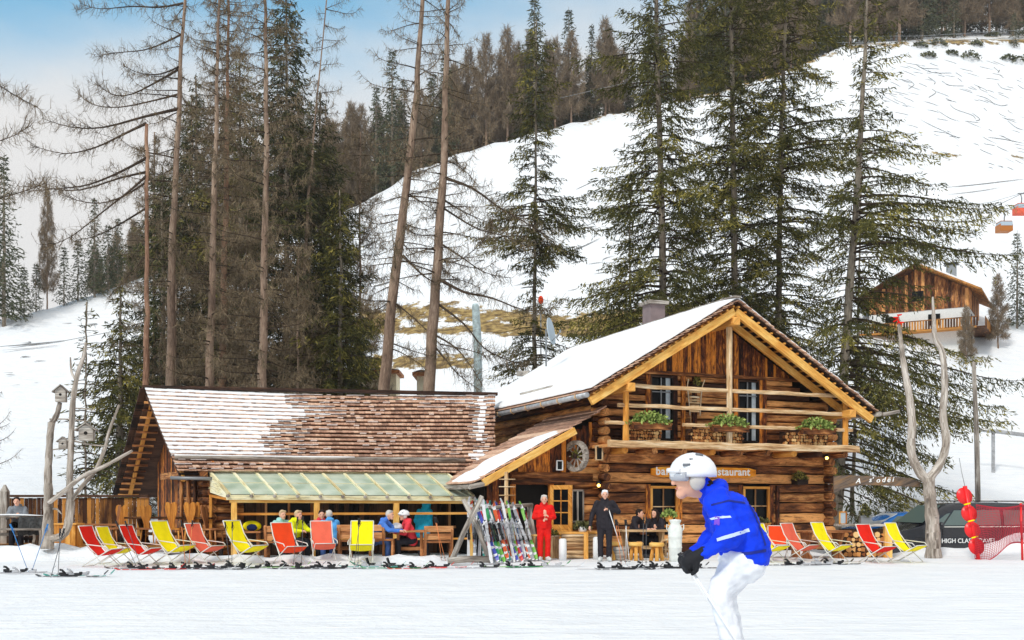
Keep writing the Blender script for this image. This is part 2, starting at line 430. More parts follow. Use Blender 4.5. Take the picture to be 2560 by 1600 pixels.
def ground(X, Y):
    X = np.asarray(X, float); Y = np.asarray(Y, float)
    z = hill(X, Y)
    z = z + wavy(X, Y, 1.0)*.05*ss(60, 30, Y) + wavy(Y, X, 2.3)*.02*ss(40, 20, Y)
    z = z + ss(11, 6.5, Y)*.18
    # ploughed bank along the terrace, left, and by the parked van, right
    top = .30 + .10*wavy(X, 0*Y+3, 1.6)*3
    bankL = gauss(Y, 26.25+.9*ss(-8.5, -9.8, X), .50)*ss(-15.5, -14.5, X+0)*(1-ss(-2.2, -1.2, X))
    bankL = bankL*(0.85+.35*np.clip(wavy(X, Y, 2.2)*2.2, -.6, .6)+.5*np.clip(wavy(Y*2.3, X*2.0, 4.5)*2.5, -.5, .5))
    z = z + bankL*np.where(X < -9, .36, .24)
    lot = ss(9.2, 10.6, X)*ss(29.6, 30.8, Y)*(1-ss(37, 41, Y))
    z = z*(1-lot*.6) - .38*lot
    bankR = gauss(Y, 29.3, .6)*ss(10.6, 12.0, X)
    z = z + bankR*(.22+.34*ss(13.2, 14.4, X)+.25*wavy(X, Y, 3.6)) 
    far = gauss(Y, 44, 2.2)*ss(14.5, 18, X)
    z = z + far*(1.2+wavy(X, Y, 2.5)*1.2)
    return z
def bare(X, Y):
    """how much brown grass shows through (0..1)"""
    px = 1280+X/np.maximum(Y, 12)*2560; z = hill(X, Y); py = 1250-(z-CAMZ)/np.maximum(Y, 12)*2560
    b = 0*X + .0
    b = b + .70*gauss(py, 790+12*np.sin(px*.01), 30)*ss(780, 900, px)*(1-ss(1750, 2000, px))
    b = b + .74*gauss(py, 826, 14)*ss(860, 900, px)*(1-ss(1500, 1650, px))
    b = b + .76*gauss(py, 905, 24)*ss(860, 950, px)*(1-ss(1150, 1250, px))
    b = b + .52*gauss(py, 385+.02*(px-2300), 9)*ss(2200, 2300, px)
    b = b + .45*gauss(py, 470, 8)*ss(1450, 1600, px)*(1-ss(2300, 2400, px))
    tl = np.interp(px, TLX, TLY)
    b = b + .58*gauss(py, tl+4, 16)*ss(1350, 1500, px)
    b = b + .45*gauss(Y, 43, 2.5)*ss(14, 16, X)
    T = np.interp(px, TTX, TTY)
    b = np.where(Y > T+2, .42, b)
    return b*(Y > 38)
def nonuni(parts):
    out = []
    for a, b, st in parts: out.extend(list(np.arange(a, b, st)))
    return np.array(out+[parts[-1][1]])
gx = nonuni([(-300, -120, 12), (-120, -40, 3), (-40, -17, 1.2), (-17, 20, .3), (20, 44, 1.2), (44, 130, 2.2), (130, 300, 10)])
gy = nonuni([(-60, 4, 8), (4, 24, .45), (24, 32, .2), (32, 46, .7), (46, 180, 1.6), (180, 300, 8)])
GX, GY = np.meshgrid(gx, gy)
GZ = ground(GX, GY)
V = np.stack([GX, GY, GZ], -1).reshape(-1, 3)
nx, ny = len(gx), len(gy)
I, J = np.meshgrid(np.arange(nx-1), np.arange(ny-1))
q = np.stack([J*nx+I, J*nx+I+1, (J+1)*nx+I+1, (J+1)*nx+I], -1).reshape(-1, 4)
me = bpy.data.meshes.new('snow_ground')
me.vertices.add(len(V)); me.vertices.foreach_set('co', V.astype(np.float32).ravel())
me.loops.add(q.size); me.loops.foreach_set('vertex_index', q.astype(np.int32).ravel())
me.polygons.add(len(q)); me.polygons.foreach_set('loop_start', np.arange(0, q.size, 4, dtype=np.int32))
me.polygons.foreach_set('use_smooth', np.ones(len(q), bool))
at = me.attributes.new('bare', 'FLOAT', 'POINT'); at.data.foreach_set('value', bare(GX, GY).astype(np.float32).ravel())
me.materials.append(M['snow_ground']); me.update(calc_edges=True)
tag(link('snow_ground', me), kind='structure')
def gz(x, y): return float(ground(np.array([x]), np.array([y]))[0])
def onhill(px, py, tlo=40, thi=170):
    """ground point seen at (px,py) of the survey"""
    lo = None
    Ys = np.arange(tlo, thi, .25); Xs = (px-1280)/2560*Ys
    zs = hill(Xs, Ys); pys = 1250-(zs-CAMZ)/Ys*2560
    i = int(np.argmax(pys < py)) if (pys < py).any() else len(Ys)-1
    return Vector((Xs[i], Ys[i], zs[i]))
# ski tracks cut into the snow of the upper slope
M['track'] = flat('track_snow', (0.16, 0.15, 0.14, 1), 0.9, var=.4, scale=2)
def track(pts, w):
    mb = MB(5); P = [onhill(*p, tlo=60) for p in pts]
    n = len(P); R = []
    for k in range(24):
        t = k/23*(n-1); i = min(int(t), n-2); f = t-i
        p = P[i].lerp(P[i+1], f)
        if 0 < i < n-1 or True:
            a = P[max(i-1, 0)]; b = P[i]; c = P[i+1]; d = P[min(i+2, n-1)]
            p = .5*((2*b)+(c-a)*f+(2*a-5*b+4*c-d)*f*f+(3*b-a-3*c+d)*f**3)
        R.append(Vector((p.x, p.y, float(hill([p.x], [p.y])[0])+.12)))
    for k in range(23):
        a, b = R[k], R[k+1]; ww = w*(.25+sin(pi*k/23))*(.7+.6*random.Random(k).random()); w2 = w*(.25+sin(pi*(k+1)/23))
        mb.quad(a, b, b+Vector((0, w2, w2*.5)), a+Vector((0, ww, ww*.5)))
    return mb.build('ski_track', M['track'])
trk = [([(2290, 165), (2310, 175), (2350, 175)], .3), ([(2295, 168), (2330, 185), (2380, 186)], .35), ([(2245, 200), (2285, 212), (2270, 226)], .28),
       ([(2320, 195), (2338, 208), (2335, 214)], .35), ([(2330, 225), (2340, 235), (2322, 248)], .4), ([(2355, 205), (2375, 218), (2410, 219)], .45),
       ([(2390, 185), (2405, 194)], .5), ([(2345, 190), (2362, 194)], .35), ([(2395, 200), (2406, 208)], .4), ([(2445, 218), (2452, 224)], .5),
       ([(2365, 248), (2380, 256)], .5), ([(2375, 265), (2390, 278), (2430, 292), (2440, 303)], .4), ([(2430, 285), (2450, 300), (2440, 305)], .25),
       ([(2495, 210), (2505, 222), (2530, 228)], .45), ([(2545, 215), (2560, 226), (2580, 226)], .5), ([(2500, 178), (2495, 186)], .3),
       ([(2460, 252), (2500, 268), (2520, 264)], .3), ([(2440, 240), (2470, 252), (2490, 268)], .22), ([(2460, 272), (2468, 282)], .4),
       ([(2520, 305), (2540, 320), (2560, 330)], .4), ([(2470, 345), (2520, 352), (2560, 362)], .25), ([(2500, 185), (2485, 172)], .3),
       ([(2300, 300), (2330, 318), (2370, 335), (2400, 355)], .22), ([(2340, 275), (2375, 300), (2400, 305)], .2), ([(2500, 190), (2510, 200)], .4)]
for i, (p, w) in enumerate(trk):
    o = track(p, w*.8); o['kind'] = 'structure'
for (x0, y0, x1, y1, w) in [(2360, 470, 2560, 452, .14), (2370, 490, 2500, 472, .1), (900, 690, 960, 670, .15), (880, 640, 950, 600, .2), (930, 600, 1000, 585, .12), (20, 870, 160, 855, .2), (0, 880, 150, 868, .1),
                             (1400, 640, 1500, 600, .2), (1220, 560, 1300, 540, .3), (930, 720, 1000, 700, .3)]:
    o = track([(x0, y0), ((x0+x1)/2, (y0+y1)/2+3), (x1, y1)], w); o['kind'] = 'structure'

# many short scratches and crossing tracks left by skiers, one sheet of marks
rt = random.Random(21); mb = MB(6)
def scratch(px, py, L, slope, w):
    a = onhill(px, py, 45, 168); b = onhill(px+L, py+L*slope, 45, 168)
    if (a-b).length > 14 or a.y > 160: return
    n = 7; k0 = rt.uniform(-.5, .5)
    P = []
    for i in range(n+1):
        q = a.lerp(b, i/n); q.x += k0*sin(pi*i/n); q.z = float(hill([q.x], [q.y])[0])+.10; P.append(q)
    for i in range(n): 
        w0 = w*(.2+sin(pi*i/n)); w1 = w*(.2+sin(pi*(i+1)/n)); mb.quad(P[i], P[i+1], P[i+1]+Vector((0, w1, w1*.45)), P[i]+Vector((0, w0, w0*.45)))
for i in range(150): scratch(rt.uniform(2180, 2640), rt.uniform(150, 430), rt.uniform(8, 42), rt.uniform(.1, .55), rt.uniform(.08, .28))
for i in range(110): scratch(rt.uniform(880, 1560), rt.uniform(470, 740), rt.uniform(8, 60), rt.uniform(-.5, -.1), rt.uniform(.06, .22))
for i in range(50): scratch(rt.uniform(1500, 2300), rt.uniform(330, 700), rt.uniform(10, 60), rt.uniform(-.3, .3), rt.uniform(.06, .2))
for i in range(14): scratch(rt.uniform(0, 330), rt.uniform(790, 1000), rt.uniform(10, 40), rt.uniform(-.2, -.05), rt.uniform(.06, .2))
tag(mb.build('slope_tracks', M['track']), kind='structure')
# ------------------------------------------------------------------ timber house
TH = radians(22.5)
HO = Vector((2.58, 30.0, 0)); HU = Vector((cos(TH), sin(TH), 0)); HV = Vector((-sin(TH), cos(TH), 0)); ZZ = Vector((0, 0, 1))
def H(u, v, z): return HO + HU*u + HV*v + ZZ*z
RH = Matrix((HU, HV, ZZ)).transposed()
W, RU, RZ, SL = 8.15, 3.80, 7.50, 0.595      # width, ridge position, ridge height, slope
V0, V1 = -1.4, 9.9
def rz_(u): return RZ - SL*abs(u-RU)
house = thing('timber_house', 'two storey dark log house with snowy gable roof, balcony and orange name board', 'house')
house.location = H(0, 0, 0)
Hinv = Matrix.Translation(-Vector(house.location))
def HB(mb, name, mats, parent=None, bevel=0.0):
    """part of the house: shift the mesh so that it sits right under its Empty"""
    o = mb.build(name, mats, parent or house, bevel)
    o.data.transform(Hinv) if (parent is None or parent is house) else o.data.transform(Hinv)
    return o
# solid cores so nothing is see-through (kept behind the logs)
mb = MB(2)
prof = [(0.16, 0), (W-.16, 0), (W-.16, rz_(W)-.45), (RU, RZ-.45), (0.16, rz_(0)-.45)]
mb.prism([H(u, .16, z) for u, z in prof], HV*(V1-1.0), rn=.1)
HB(mb, 'inner_wall', M['dark_wood'])
# ground openings in facade: list of (u0,u1,z0,z1)
win_g = [(1.62, 2.58, 0.78, 2.02), (4.92, 5.92, 0.80, 2.02)]
win_u = [(1.62, 2.42, 3.40, 5.32), (4.72, 5.52, 3.40, 5.32)]
mb = MB(7); r = random.Random(4)
def log_course(mb, z0, z1, u0, u1, depth=.0, th=.2):
    """one hewn log with uneven faces"""
    n = max(3, int((u1-u0)/.45)); zc = (z0+z1)/2; hh = (z1-z0)/2
    rn = r.random(); ph = r.uniform(0, 9); ou, ov = r.uniform(0, 30), r.uniform(0, 30)
    rings = []
    for i in range(n+1):
        u = u0+(u1-u0)*i/n
        a = .010*mnoise.noise(Vector((u*1.7, ph, 0))); b = .022*mnoise.noise(Vector((u*1.3, ph, 5))); c = .022*mnoise.noise(Vector((u*1.1, ph, 9)))
        rings.append([(u, depth+.05, zc-hh+c+.012), (u, depth-.055+a, zc-hh+.016+c), (u, depth-.085+a, zc-hh*.62), (u, depth-.088+a, zc+hh*.65), (u, depth-.07+a, zc+hh-.008+b), (u, depth+.05, zc+hh+b-.006)])
    base = len(mb.v)
    for rg in rings: mb.v.extend([tuple(H(*p)) for p in rg])
    vv = [0, .09, .18, .27, .36, .45]
    for i in range(n):
        for k in range(5):
            mb._face((base+i*6+k, base+i*6+k+1, base+(i+1)*6+k+1, base+(i+1)*6+k),
                     [(ou+rings[i][0][0], ov+vv[k]), (ou+rings[i][0][0], ov+vv[k+1]), (ou+rings[i+1][0][0], ov+vv[k+1]), (ou+rings[i+1][0][0], ov+vv[k])], rn)
    for e, rev in ((0, 0), (n, 1)):
        idx = [base+e*6+k for k in range(6)]
        mb._face(tuple(idx if rev else reversed(idx)), [(ou+.1*k, ov) for k in range(6)], rn)
z = 0.0
while z < 5.62:
    h = r.uniform(.25, .34) if z < 3.1 else r.uniform(.17, .24)
    z1 = z+h
    cuts = [(a, b) for a, b, c, d in win_g+win_u if c-.12 < (z+z1)/2 < d+.1]
    lo = -.28 if z1 < rz_(-.28)-.5 else 0
    hi = W+.28 if z1 < rz_(W+.28)-.4 else W
    if z > 4.6:
        lo = max(lo, RU-(RZ-.35-z1)/SL); hi = min(hi, RU+(RZ-.35-z1)/SL)
    segs = []; cur = lo
    for a, b in sorted(cuts): segs.append((cur, a-.13)); cur = b+.13
    segs.append((cur, hi))
    for a, b in segs:
        if b-a > .15: log_course(mb, z+.004, z1-.004, a, b)
    z = z1
front = HB(mb, 'log_wall', M['log'])
# corner stacks of log ends, both corners, and side wall logs (left side visible above the lean-to)
for cu in (0.0, W):
    mb = MB(8); z = .1
    while z < 4.75:
        rr = r.uniform(.11, .135)
        if z < rz_(cu)-.7:
            L = r.uniform(.22, .38)
            mb.tube([H(cu, .3, z), H(cu, -.1-L*.4, z), H(cu, -.12-L, z)], [rr, rr, rr*.94], 9, squash=1.0, smooth=True)
        z += .27
    HB(mb, 'log_corner', M['log'])
mb = MB(9); z = .05
while z < 4.75:
    h = r.uniform(.24, .30)
    for cu, sg in ((0, -1), (W, 1)):
        a = H(cu+sg*.02, 0, z+h/2); b = H(cu+sg*.02, V1-1, z+h/2)
        mb.tube([a, a.lerp(b, .5), b], [h/2+.005]*3, 8, squash=1, noise=.05)
    z += h
HB(mb, 'side_wall', M['log'])
# gable planks
mb = MB(10); u = 0.9
zb = 5.42
while u < W-.9:
    w = r.uniform(.09, .2); u1 = min(u+w, W-.7); zt = min(rz_(u), rz_(u1))-.28
    if zt > zb+.05:
        mb.prism([H(u+.006, -.125, zb), H(u1-.006, -.125, zb), H(u1-.006, -.125, rz_(u1)-.28), H(u+.006, -.125, rz_(u)-.28)] if not (u < RU < u1) else
                 [H(u+.006, -.125, zb), H(u1-.006, -.125, zb), H(u1-.006, -.125, rz_(u1)-.28), H(RU, -.125, RZ-.28), H(u+.006, -.125, rz_(u)-.28)], HV*.04)
        # grain vertical
        for k in range(6 if not (u < RU < u1) else 7): pass
    u = u1
o = HB(mb, 'gable_cladding', M['plank_red'])
uvd = o.data.uv_layers[0].data
for d in uvd: d.uv = (d.uv[1], d.uv[0])
mb = MB(11); mb.beam(H(.9, -.15, zb-.02), H(W-.9, -.15, zb-.02), .07, .10); HB(mb, 'cladding_rail', M['log'])

# ---- roof: boards, underside battens, shingle edge, snow
def roof_pt(u, v, dz=0): return H(u, v, rz_(u)+dz)
UL, UR = -1.02, 8.98
mb = MB(12)
for side in (0, 1):
    ue = UL if side == 0 else UR
    sg = -1 if side == 0 else 1
    # under-boards running up the slope seen from below
    n = 1
    P = [roof_pt(RU, V0, -.10), roof_pt(ue, V0, -.10), roof_pt(ue, V1, -.10), roof_pt(RU, V1, -.10)]
    Q = [p+ZZ*.05 for p in P]
    mb.hexa([P[0], P[1], Q[1], Q[0], P[3], P[2], Q[2], Q[3]])
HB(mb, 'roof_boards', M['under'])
mb = MB(13)
for side in (0, 1):
    ue = UL if side == 0 else UR
    n = 22
    for k in range(n):
        a = RU+(ue-RU)*(k+.4)/n
        d = (Vector(roof_pt(ue, 0))-Vector(roof_pt(RU, 0))).normalized()
        mb.beam(roof_pt(a, V0+.03, -.145), roof_pt(a, V0+1.35, -.145), .07, .05, up=H(0, 0, 1)-H(0, 0, 0))
HB(mb, 'roof_battens', M['orange'])
mb = MB(14)
for side in (0, 1):
    ue = UL if side == 0 else UR
    rows = 26
    for k in range(rows):
        a0 = RU+(ue-RU)*k/rows; a1 = RU+(ue-RU)*(k+1.35)/rows
        if side == 0: a1 = max(a1, ue-.12)
        else: a1 = min(a1, ue+.12)
        v = V0-.05-r.uniform(0, .05)
        for vv in ([v, v+.3] if side == 0 or True else []):
            w = .3 if vv == v else V1-vv
            A = roof_pt(a0, vv, -.045); B = roof_pt(a1, vv, -.02+.028); 
            dv = HV*w
            mb.hexa([A, B, B+ZZ*.03, A+ZZ*.02, A+dv, B+dv, B+dv+ZZ*.03, A+dv+ZZ*.02])
HB(mb, 'roof_shingles', M['shingle'])
# snow cover: left slope fully, right slope a thin edge
def snow_sheet(side, u_in, u_out, v0, v1, th, nu=36, nv=44, seed=1):
    top = []; bot = []
    for i in range(nu+1):
        a = u_in+(u_out-u_in)*i/nu; rt = []; rb = []
        for j in range(nv+1):
            b = v0+(v1-v0)*j/nv
            e = min(i, nu-i)/nu*8; e2 = min(j, nv-j)/nv*14; ed = min(1, e)*min(1, e2)
            w1 = .06*mnoise.noise(Vector((a*1.1, b*1.1, seed)))
            t = th*(.25+.75*ed**.5)+.05*mnoise.noise(Vector((a*.6, b*.6, seed+3)))*ed
            bo = v0+.12*mnoise.noise(Vector((a*2.6, 0, seed))) if j == 0 else b
            ao = u_out+(.07*mnoise.noise(Vector((b*1.8, 4, seed)))) if i == nu else a
            p = roof_pt(ao, bo, .02+.04)
            rt.append(p+ZZ*max(.02, t)); rb.append(p)
        top.append(rt); bot.append(rb)
    mb = MB(seed); mb.grid(top); mb.grid(bot)
    for ring in ([ (top[i][0], bot[i][0]) for i in range(nu+1)], [(top[i][nv], bot[i][nv]) for i in range(nu+1)],
                 [(top[0][j], bot[0][j]) for j in range(nv+1)], [(top[nu][j], bot[nu][j]) for j in range(nv+1)]):
        mb.grid([[a, b] for a, b in ring])
    return mb
mb = snow_sheet(0, RU+.02, UL+.03, V0+.02, V1-.1, .17, seed=2)
HB(mb, 'roof_snow', M['roofsnow'])
mb = snow_sheet(1, RU-.02, UR-.05, V0+.0, V1-.1, .09, seed=5)
HB(mb, 'roof_snow', M['roofsnow'])
# snow guard boards lying on the left slope
mb = MB(15)
mb.beam(roof_pt(-.55, 2.1, .19), roof_pt(-.55, 4.6, .19), .12, .10); HB(mb, 'snow_guard', M['grey_wood']); mb = MB(15)
mb.beam(roof_pt(1.6, 9.2, .25), roof_pt(1.6, 9.9, .3), .2, .18)
HB(mb, 'snow_guard', M['grey_wood'])
# ridge board
mb = MB(16); mb.beam(H(RU-.06, V0-.12, RZ+.07), H(RU-.06, V1, RZ+.07), .24, .05); HB(mb, 'ridge_board', M['grey_wood'])
# gutter on left eave with brackets
mb = MB(17)
ge = [H(UL-.08, V0+.05, rz_(UL)-.12), H(UL-.08, V1-.6, rz_(UL)-.16)]
mb.tube(ge, .075, 10)
gut = HB(mb, 'gutter', M['zinc'])
for k in range(9):
    mb = MB(18); p = ge[0].lerp(ge[1], (k+.5)/9)
    mb.tube([p+ZZ*.06-HU*.09, p-HU*.10-ZZ*.03, p-ZZ*.10, p+HU*.10-ZZ*.02], .022, 6)
    HB(mb, 'gutter_bracket', M['pale'], gut)
mb = MB(19)
ge2 = [H(UR+.1, V0-.1, rz_(UR)-.12), H(UR+.1, V1-.6, rz_(UR)-.16)]
mb.tube(ge2, .075, 10); mb.tube([H(UR+.02, V0-.3, rz_(UR)-.16), H(UR+.45, V0-.55, rz_(UR)-.06)], [.07, .05], 8)
HB(mb, 'gutter', M['grey_wood'])
# rafters / barge beams
def rafter(v, ua, ub, dz, w, h, mat, name):
    mb = MB(int(20+ua)); 
    mb.beam(H(ua, v, rz_(ua)+dz), H(ub, v, rz_(ub)+dz), w, h, up=HV)
    o = HB(mb, name, mat, bevel=.01); return o
def raft(v, ua, ub, dz, hgt, th, name='rafter'):
    mb = MB(21)
    A = H(ua, v, rz_(ua)+dz); B = H(ub, v, rz_(ub)+dz)
    mb.beam(A, B, th, hgt, up=ZZ); return HB(mb, name, M['beam'], bevel=.012)
raft(V0+.12, RU-.02, UL+.05, -.32, .24, .12, 'barge_beam')
raft(V0+.12, RU+.02, UR-.05, -.32, .24, .12, 'barge_beam')
raft(-.62, RU-.1, UL+.35, -.36, .2, .12); raft(-.62, RU+.1, UR-.3, -.36, .20, .12)
# purlin ends
for u, zz in ((RU, RZ-.62), (.28, rz_(.28)-.62), (W-.05, rz_(W)-.62)):
    mb = MB(22); mb.beam(H(u, V0+.0, zz), H(u, .2, zz), .24, .24); HB(mb, 'purlin', M['orange'], bevel=.02)

# ---- balcony
BV = -1.0
bal = None
mb = MB(23); mb.hexa([H(-.32, BV-.03, 3.10), H(8.45, BV-.03, 3.10), H(8.45, BV-.03, 3.19), H(-.32, BV-.03, 3.19), H(-.32, -.1, 3.10), H(8.45, -.1, 3.10), H(8.45, -.1, 3.19), H(-.32, -.1, 3.19)])
balc = HB(mb, 'balcony', M['log'])
def BB(mb, name, mat, bevel=0.0):
    o = mb.build(name, mat, balc, bevel); o.data.transform(Hinv); return o
def hewn(a, b, w, h, mat, name, seed, am=.03):
    mb = MB(seed); a = Vector(a); b = Vector(b); n = 26; rg = []
    for i in range(n+1):
        p = a.lerp(b, i/n)+ZZ*am*mnoise.noise(Vector((i*.35, seed, 0))); k = 1+.3*mnoise.noise(Vector((i*.5, seed, 3)))
        rg.append([p-HV*w/2-ZZ*h/2*k, p-HV*w*.55+ZZ*h*.1, p-HV*w*.3+ZZ*h/2*k, p+HV*w/2+ZZ*h/2*k, p+HV*w/2-ZZ*h/2])
    mb.grid([g for g in rg], closeu=True)
    # proper grain uv
    uv = mb.uv; L = (b-a).length
    for q in range(len(uv)): uv[q] = (uv[q][0]*L+seed, uv[q][1]*2*(w+h)+seed)
    mb._face((4, 3, 2, 1, 0), [(0, 0)]*5, .5); e = n*5; mb._face((e, e+1, e+2, e+3, e+4), [(0, 0)]*5, .5)
    mb.sm = [False]*len(mb.sm)
    return BB(mb, name, mat)
hewn(H(-.3, BV-.10, 3.20), H(8.55, BV-.10, 3.20), .16, .20, M['pale'], 'edge_beam', 31)
for zz, s in ((4.86, 32), (4.30, 33)): hewn(H(.05, BV-.0, zz), H(8.1, BV-.0, zz), .09, .11, M['pale'], 'rail', s)
for (a, b) in ((-.35, 1.0), (2.2, 3.25), (4.5, 6.2), (7.3, 8.4)): hewn(H(a, BV, 3.80), H(b, BV, 3.80), .09, .10, M['pale'], 'rail', 34, .01)
for u, zt, mt in ((.30, 4.95, 'orange'), (RU, RZ-.75, 'pale'), (W-.02, 4.75, 'orange')):
    mb = MB(35); mb.tube([H(u, BV+.0, 3.28), H(u+.01, BV, 4.2), H(u, BV, zt)], [.095, .085, .09], 7, noise=.12, smooth=False); BB(mb, 'post', M[mt])
for k in range(9):
    u = .25+k*.98
    mb = MB(36+k); mb.tube([H(u, .1, 3.02), H(u, BV-.06, 3.02)], [.105, .10], 9, noise=.08); BB(mb, 'joist', M['log' if k % 3 else 'orange'])
# firewood stacks behind the lower rail
M['endgrain'] = None
t = NT('end_grain'); uvn = t.n('ShaderNodeAttribute', attribute_name='rnd')
t.set(Base_Color=t.ramp(uvn.outputs['Fac'], [(0, srgb(120, 62, 26)), (.5, srgb(206, 140, 74)), (1, srgb(246, 205, 140))]), Roughness=.85); M['endgrain'] = t.m
def wood_stack(u0, u1, z0, z1, name, parent_fn, vface, dv=.32, rr=(.035, .06), bark='dark_wood'):
    mb = MB(int(u0*10)+3); z = z0+rr[1]; k = 0
    back = MB(5); back.hexa([parent_fn(u0, vface+.05, z0), parent_fn(u1, vface+.05, z0), parent_fn(u1, vface+.05, z1-.03), parent_fn(u0, vface+.05, z1-.03),
                             parent_fn(u0, vface+dv, z0), parent_fn(u1, vface+dv, z0), parent_fn(u1, vface+dv, z1-.03), parent_fn(u0, vface+dv, z1-.03)])
    while z < z1-rr[0]:
        u = u0+rr[1]*(.5+(k % 2)*.9)
        while u < u1-rr[0]:
            a = mb.r.uniform(*rr); n = mb.r.choice([3, 4, 5, 7, 8])
            ph = mb.r.uniform(0, 6); vv = vface+mb.r.uniform(-.03, .03)
            ctr = parent_fn(u, vv, z); pts = [parent_fn(u+a*1.05*cos(ph+2*pi*q/n), vv, z+a*1.05*sin(ph+2*pi*q/n)) for q in range(n)]
            dd = parent_fn(u, vv+.12, z)-ctr
            b = len(mb.v); mb.v.extend([tuple(p) for p in pts]+[tuple(p+dd) for p in pts]); rn = mb.r.random()
            mb.m = 0; mb._face(tuple(b+q for q in range(n)), [(0, 0)]*n, rn)
            mb.m = 1
            for q in range(n): mb._face((b+q, b+(q+1) % n, b+n+(q+1) % n, b+n+q), [(0, 0), (0, .1), (.1, .1), (.1, 0)], rn)
            u += a*1.9
        z += rr[1]*1.62; k += 1
    return mb, back
for i, (a, b) in enumerate(((.42, 1.58), (2.55, 4.42), (5.95, 7.6))):
    mb, back = wood_stack(a, b, 3.29, 3.74, 'firewood', lambda u, v, z: H(u, v, z), BV+.12)
    lab = ['split firewood stack on the balcony behind its left flower box', 'wide split firewood stack in the middle of the balcony', 'split firewood stack on the balcony near its right post'][i]
    t_ = thing('firewood_stack', lab, 'firewood', H((a+b)/2, BV+.3, 3.19), 0, 'firewood stacks on the balcony')
    for m_, nm, mt in ((mb, 'split_logs', [M['endgrain'], M['log']]), (back, 'stack_core', M['dark_wood'])):
        o = m_.build(nm, mt, t_); o.data.transform(Matrix.Translation(-Vector(t_.location)))

# ---- plants in boxes
def leafy(n, cx, cy, cz, rx, ry, rz, size, seed, up=.3):
    g = np.random.default_rng(seed); 
    d = g.normal(size=(n, 3)); d /= np.linalg.norm(d, axis=1)[:, None]; d[:, 2] = np.abs(d[:, 2])*1.0-.15
    rad = g.uniform(.35, 1, (n, 1))**.5
    C = d*rad*np.array([rx, ry, rz])*(.8+.4*g.random((n, 1)))+np.array([cx, cy, cz])
    A = g.normal(size=(n, 3)); A[:, 2] += up; A /= np.linalg.norm(A, axis=1)[:, None]
    B = np.cross(A, g.normal(size=(n, 3))); B /= np.linalg.norm(B, axis=1)[:, None]
    s = size*g.uniform(.6, 1.4, (n, 1))
    V = np.stack([C-A*s, C+B*s*.55, C+A*s, C-B*s*.55], 1).reshape(-1, 3)
    return V, np.clip(g.random(n)*.7+.3*rad[:, 0], 0, 1)
def flower_box(c, L, Rm, label, boxmat, n=420, hh=.2, name='flower_box', group=None, boxh=.17, boxd=.22, dens=.06, lm='leaf'):
    t_ = thing(name, label, 'flower box', c, 0, group)
    mb = MB(3); 
    b = Rm
    mb.box(b @ Vector((0, 0, boxh/2)), (L, boxd, boxh), b); mb.box(b @ Vector((0, 0, boxh)), (L+.04, boxd+.04, .03), b)
    mb.build('box', boxmat, t_)
    V, rn = leafy(n, 0, 0, boxh+.03, L*.56, boxd*.9, hh*1.3, dens, int(L*100+n))
    V = V @ np.array(b.transposed())
    me_ = np_mesh('plant', V, 4, M[lm], rn); link('plant', me_, t_)
    return t_
for i, (u, lab) in enumerate(((1.05, 'leafy green flower box on the left end of the balcony rail'), (3.72, 'leafy green flower box at the balcony centre post'), (6.95, 'leafy green flower box on the right end of the balcony rail'))):
    flower_box(H(u, BV-.14, 3.62), 1.25, RH, lab, M['log'], 520, .26, group='flower boxes on the balcony rail', dens=.055)

# ---- windows of the facade
def window_unit(u0, u1, z0, z1, panes_u, panes_z, curtain=False, fw=.07, framemat='orange', v=-.10, trim=True):
    mb = MB(41)
    mb.hexa([H(u0, v+.09, z0), H(u1, v+.09, z0), H(u1, v+.09, z1), H(u0, v+.09, z1), H(u0, v+.12, z0), H(u1, v+.12, z0), H(u1, v+.12, z1), H(u0, v+.12, z1)])
    fr = MB(42)
    for (a, b, c, d) in ((u0, u1, z1-fw, z1), (u0, u1, z0, z0+fw), (u0, u0+fw, z0+fw, z1-fw), (u1-fw, u1, z0+fw, z1-fw)):
        fr.beam(H(a if b-a > d-c else (a+b)/2, v, (c+d)/2 if b-a > d-c else c), H(b if b-a > d-c else (a+b)/2, v, (c+d)/2 if b-a > d-c else d), *((.07, fw) if b-a > d-c else (fw, .07)), up=(ZZ if b-a > d-c else HV))
    frame = HB(fr, 'window', M[framemat])
    o = mb.build('pane', M['window'], frame); o.data.transform(Hinv)
    ms = MB(43)
    for k in range(1, panes_u):
        a = u0+(u1-u0)*k/panes_u; ms.beam(H(a, v+.045, z0+fw), H(a, v+.045, z1-fw), .035, .04, up=HV)
    for k in range(1, panes_z):
        c = z0+(z1-z0)*k/panes_z; ms.beam(H(u0+fw, v+.04, c), H(u1-fw, v+.04, c), .04, .03)
    o = ms.build('glazing_bar', M['pale' if framemat == 'orange' else 'grey'], frame); o.data.transform(Hinv)
    if curtain:
        cm = MB(44); P = []
        for i in range(12):
            uu = u1-fw-.16*(1-i/11.0); P.append([H(uu, v+.078+.008*sin(i*1.9), z0+fw), H(uu, v+.078+.008*sin(i*1.9+.6), z1-fw)])
        cm.grid(P); o = cm.build('curtain', M['curtain'], frame); o.data.transform(Hinv)
    return frame
M['curtain'] = flat('curtain_cloth', (.5, .56, .6, 1), .8, var=.15, scale=9)
for q in win_u: window_unit(*q, 2, 4, True, .05, 'dark_wood')
for q in win_g: window_unit(*q, 2, 2, False, .075)
def wpost(u, vv, a, b, w, dd): mb = MB(int(u*9)+45); mb.beam(H(u, vv, a), H(u, vv, b), w, dd, up=HV); HB(mb, 'window_post', M['plank_red'])
for (a, b, c, d) in win_g+win_u:
    for uu in (a-.07, b+.07): wpost(uu, -.08, c-.1, d+.05, .14, .10)
wpost(6.20, -.13, .65, 2.05, .10, .10)
for u in (2.75, 3.15, 4.45, 5.7): wpost(u, -.13, 3.2, 5.4, .13, .08)
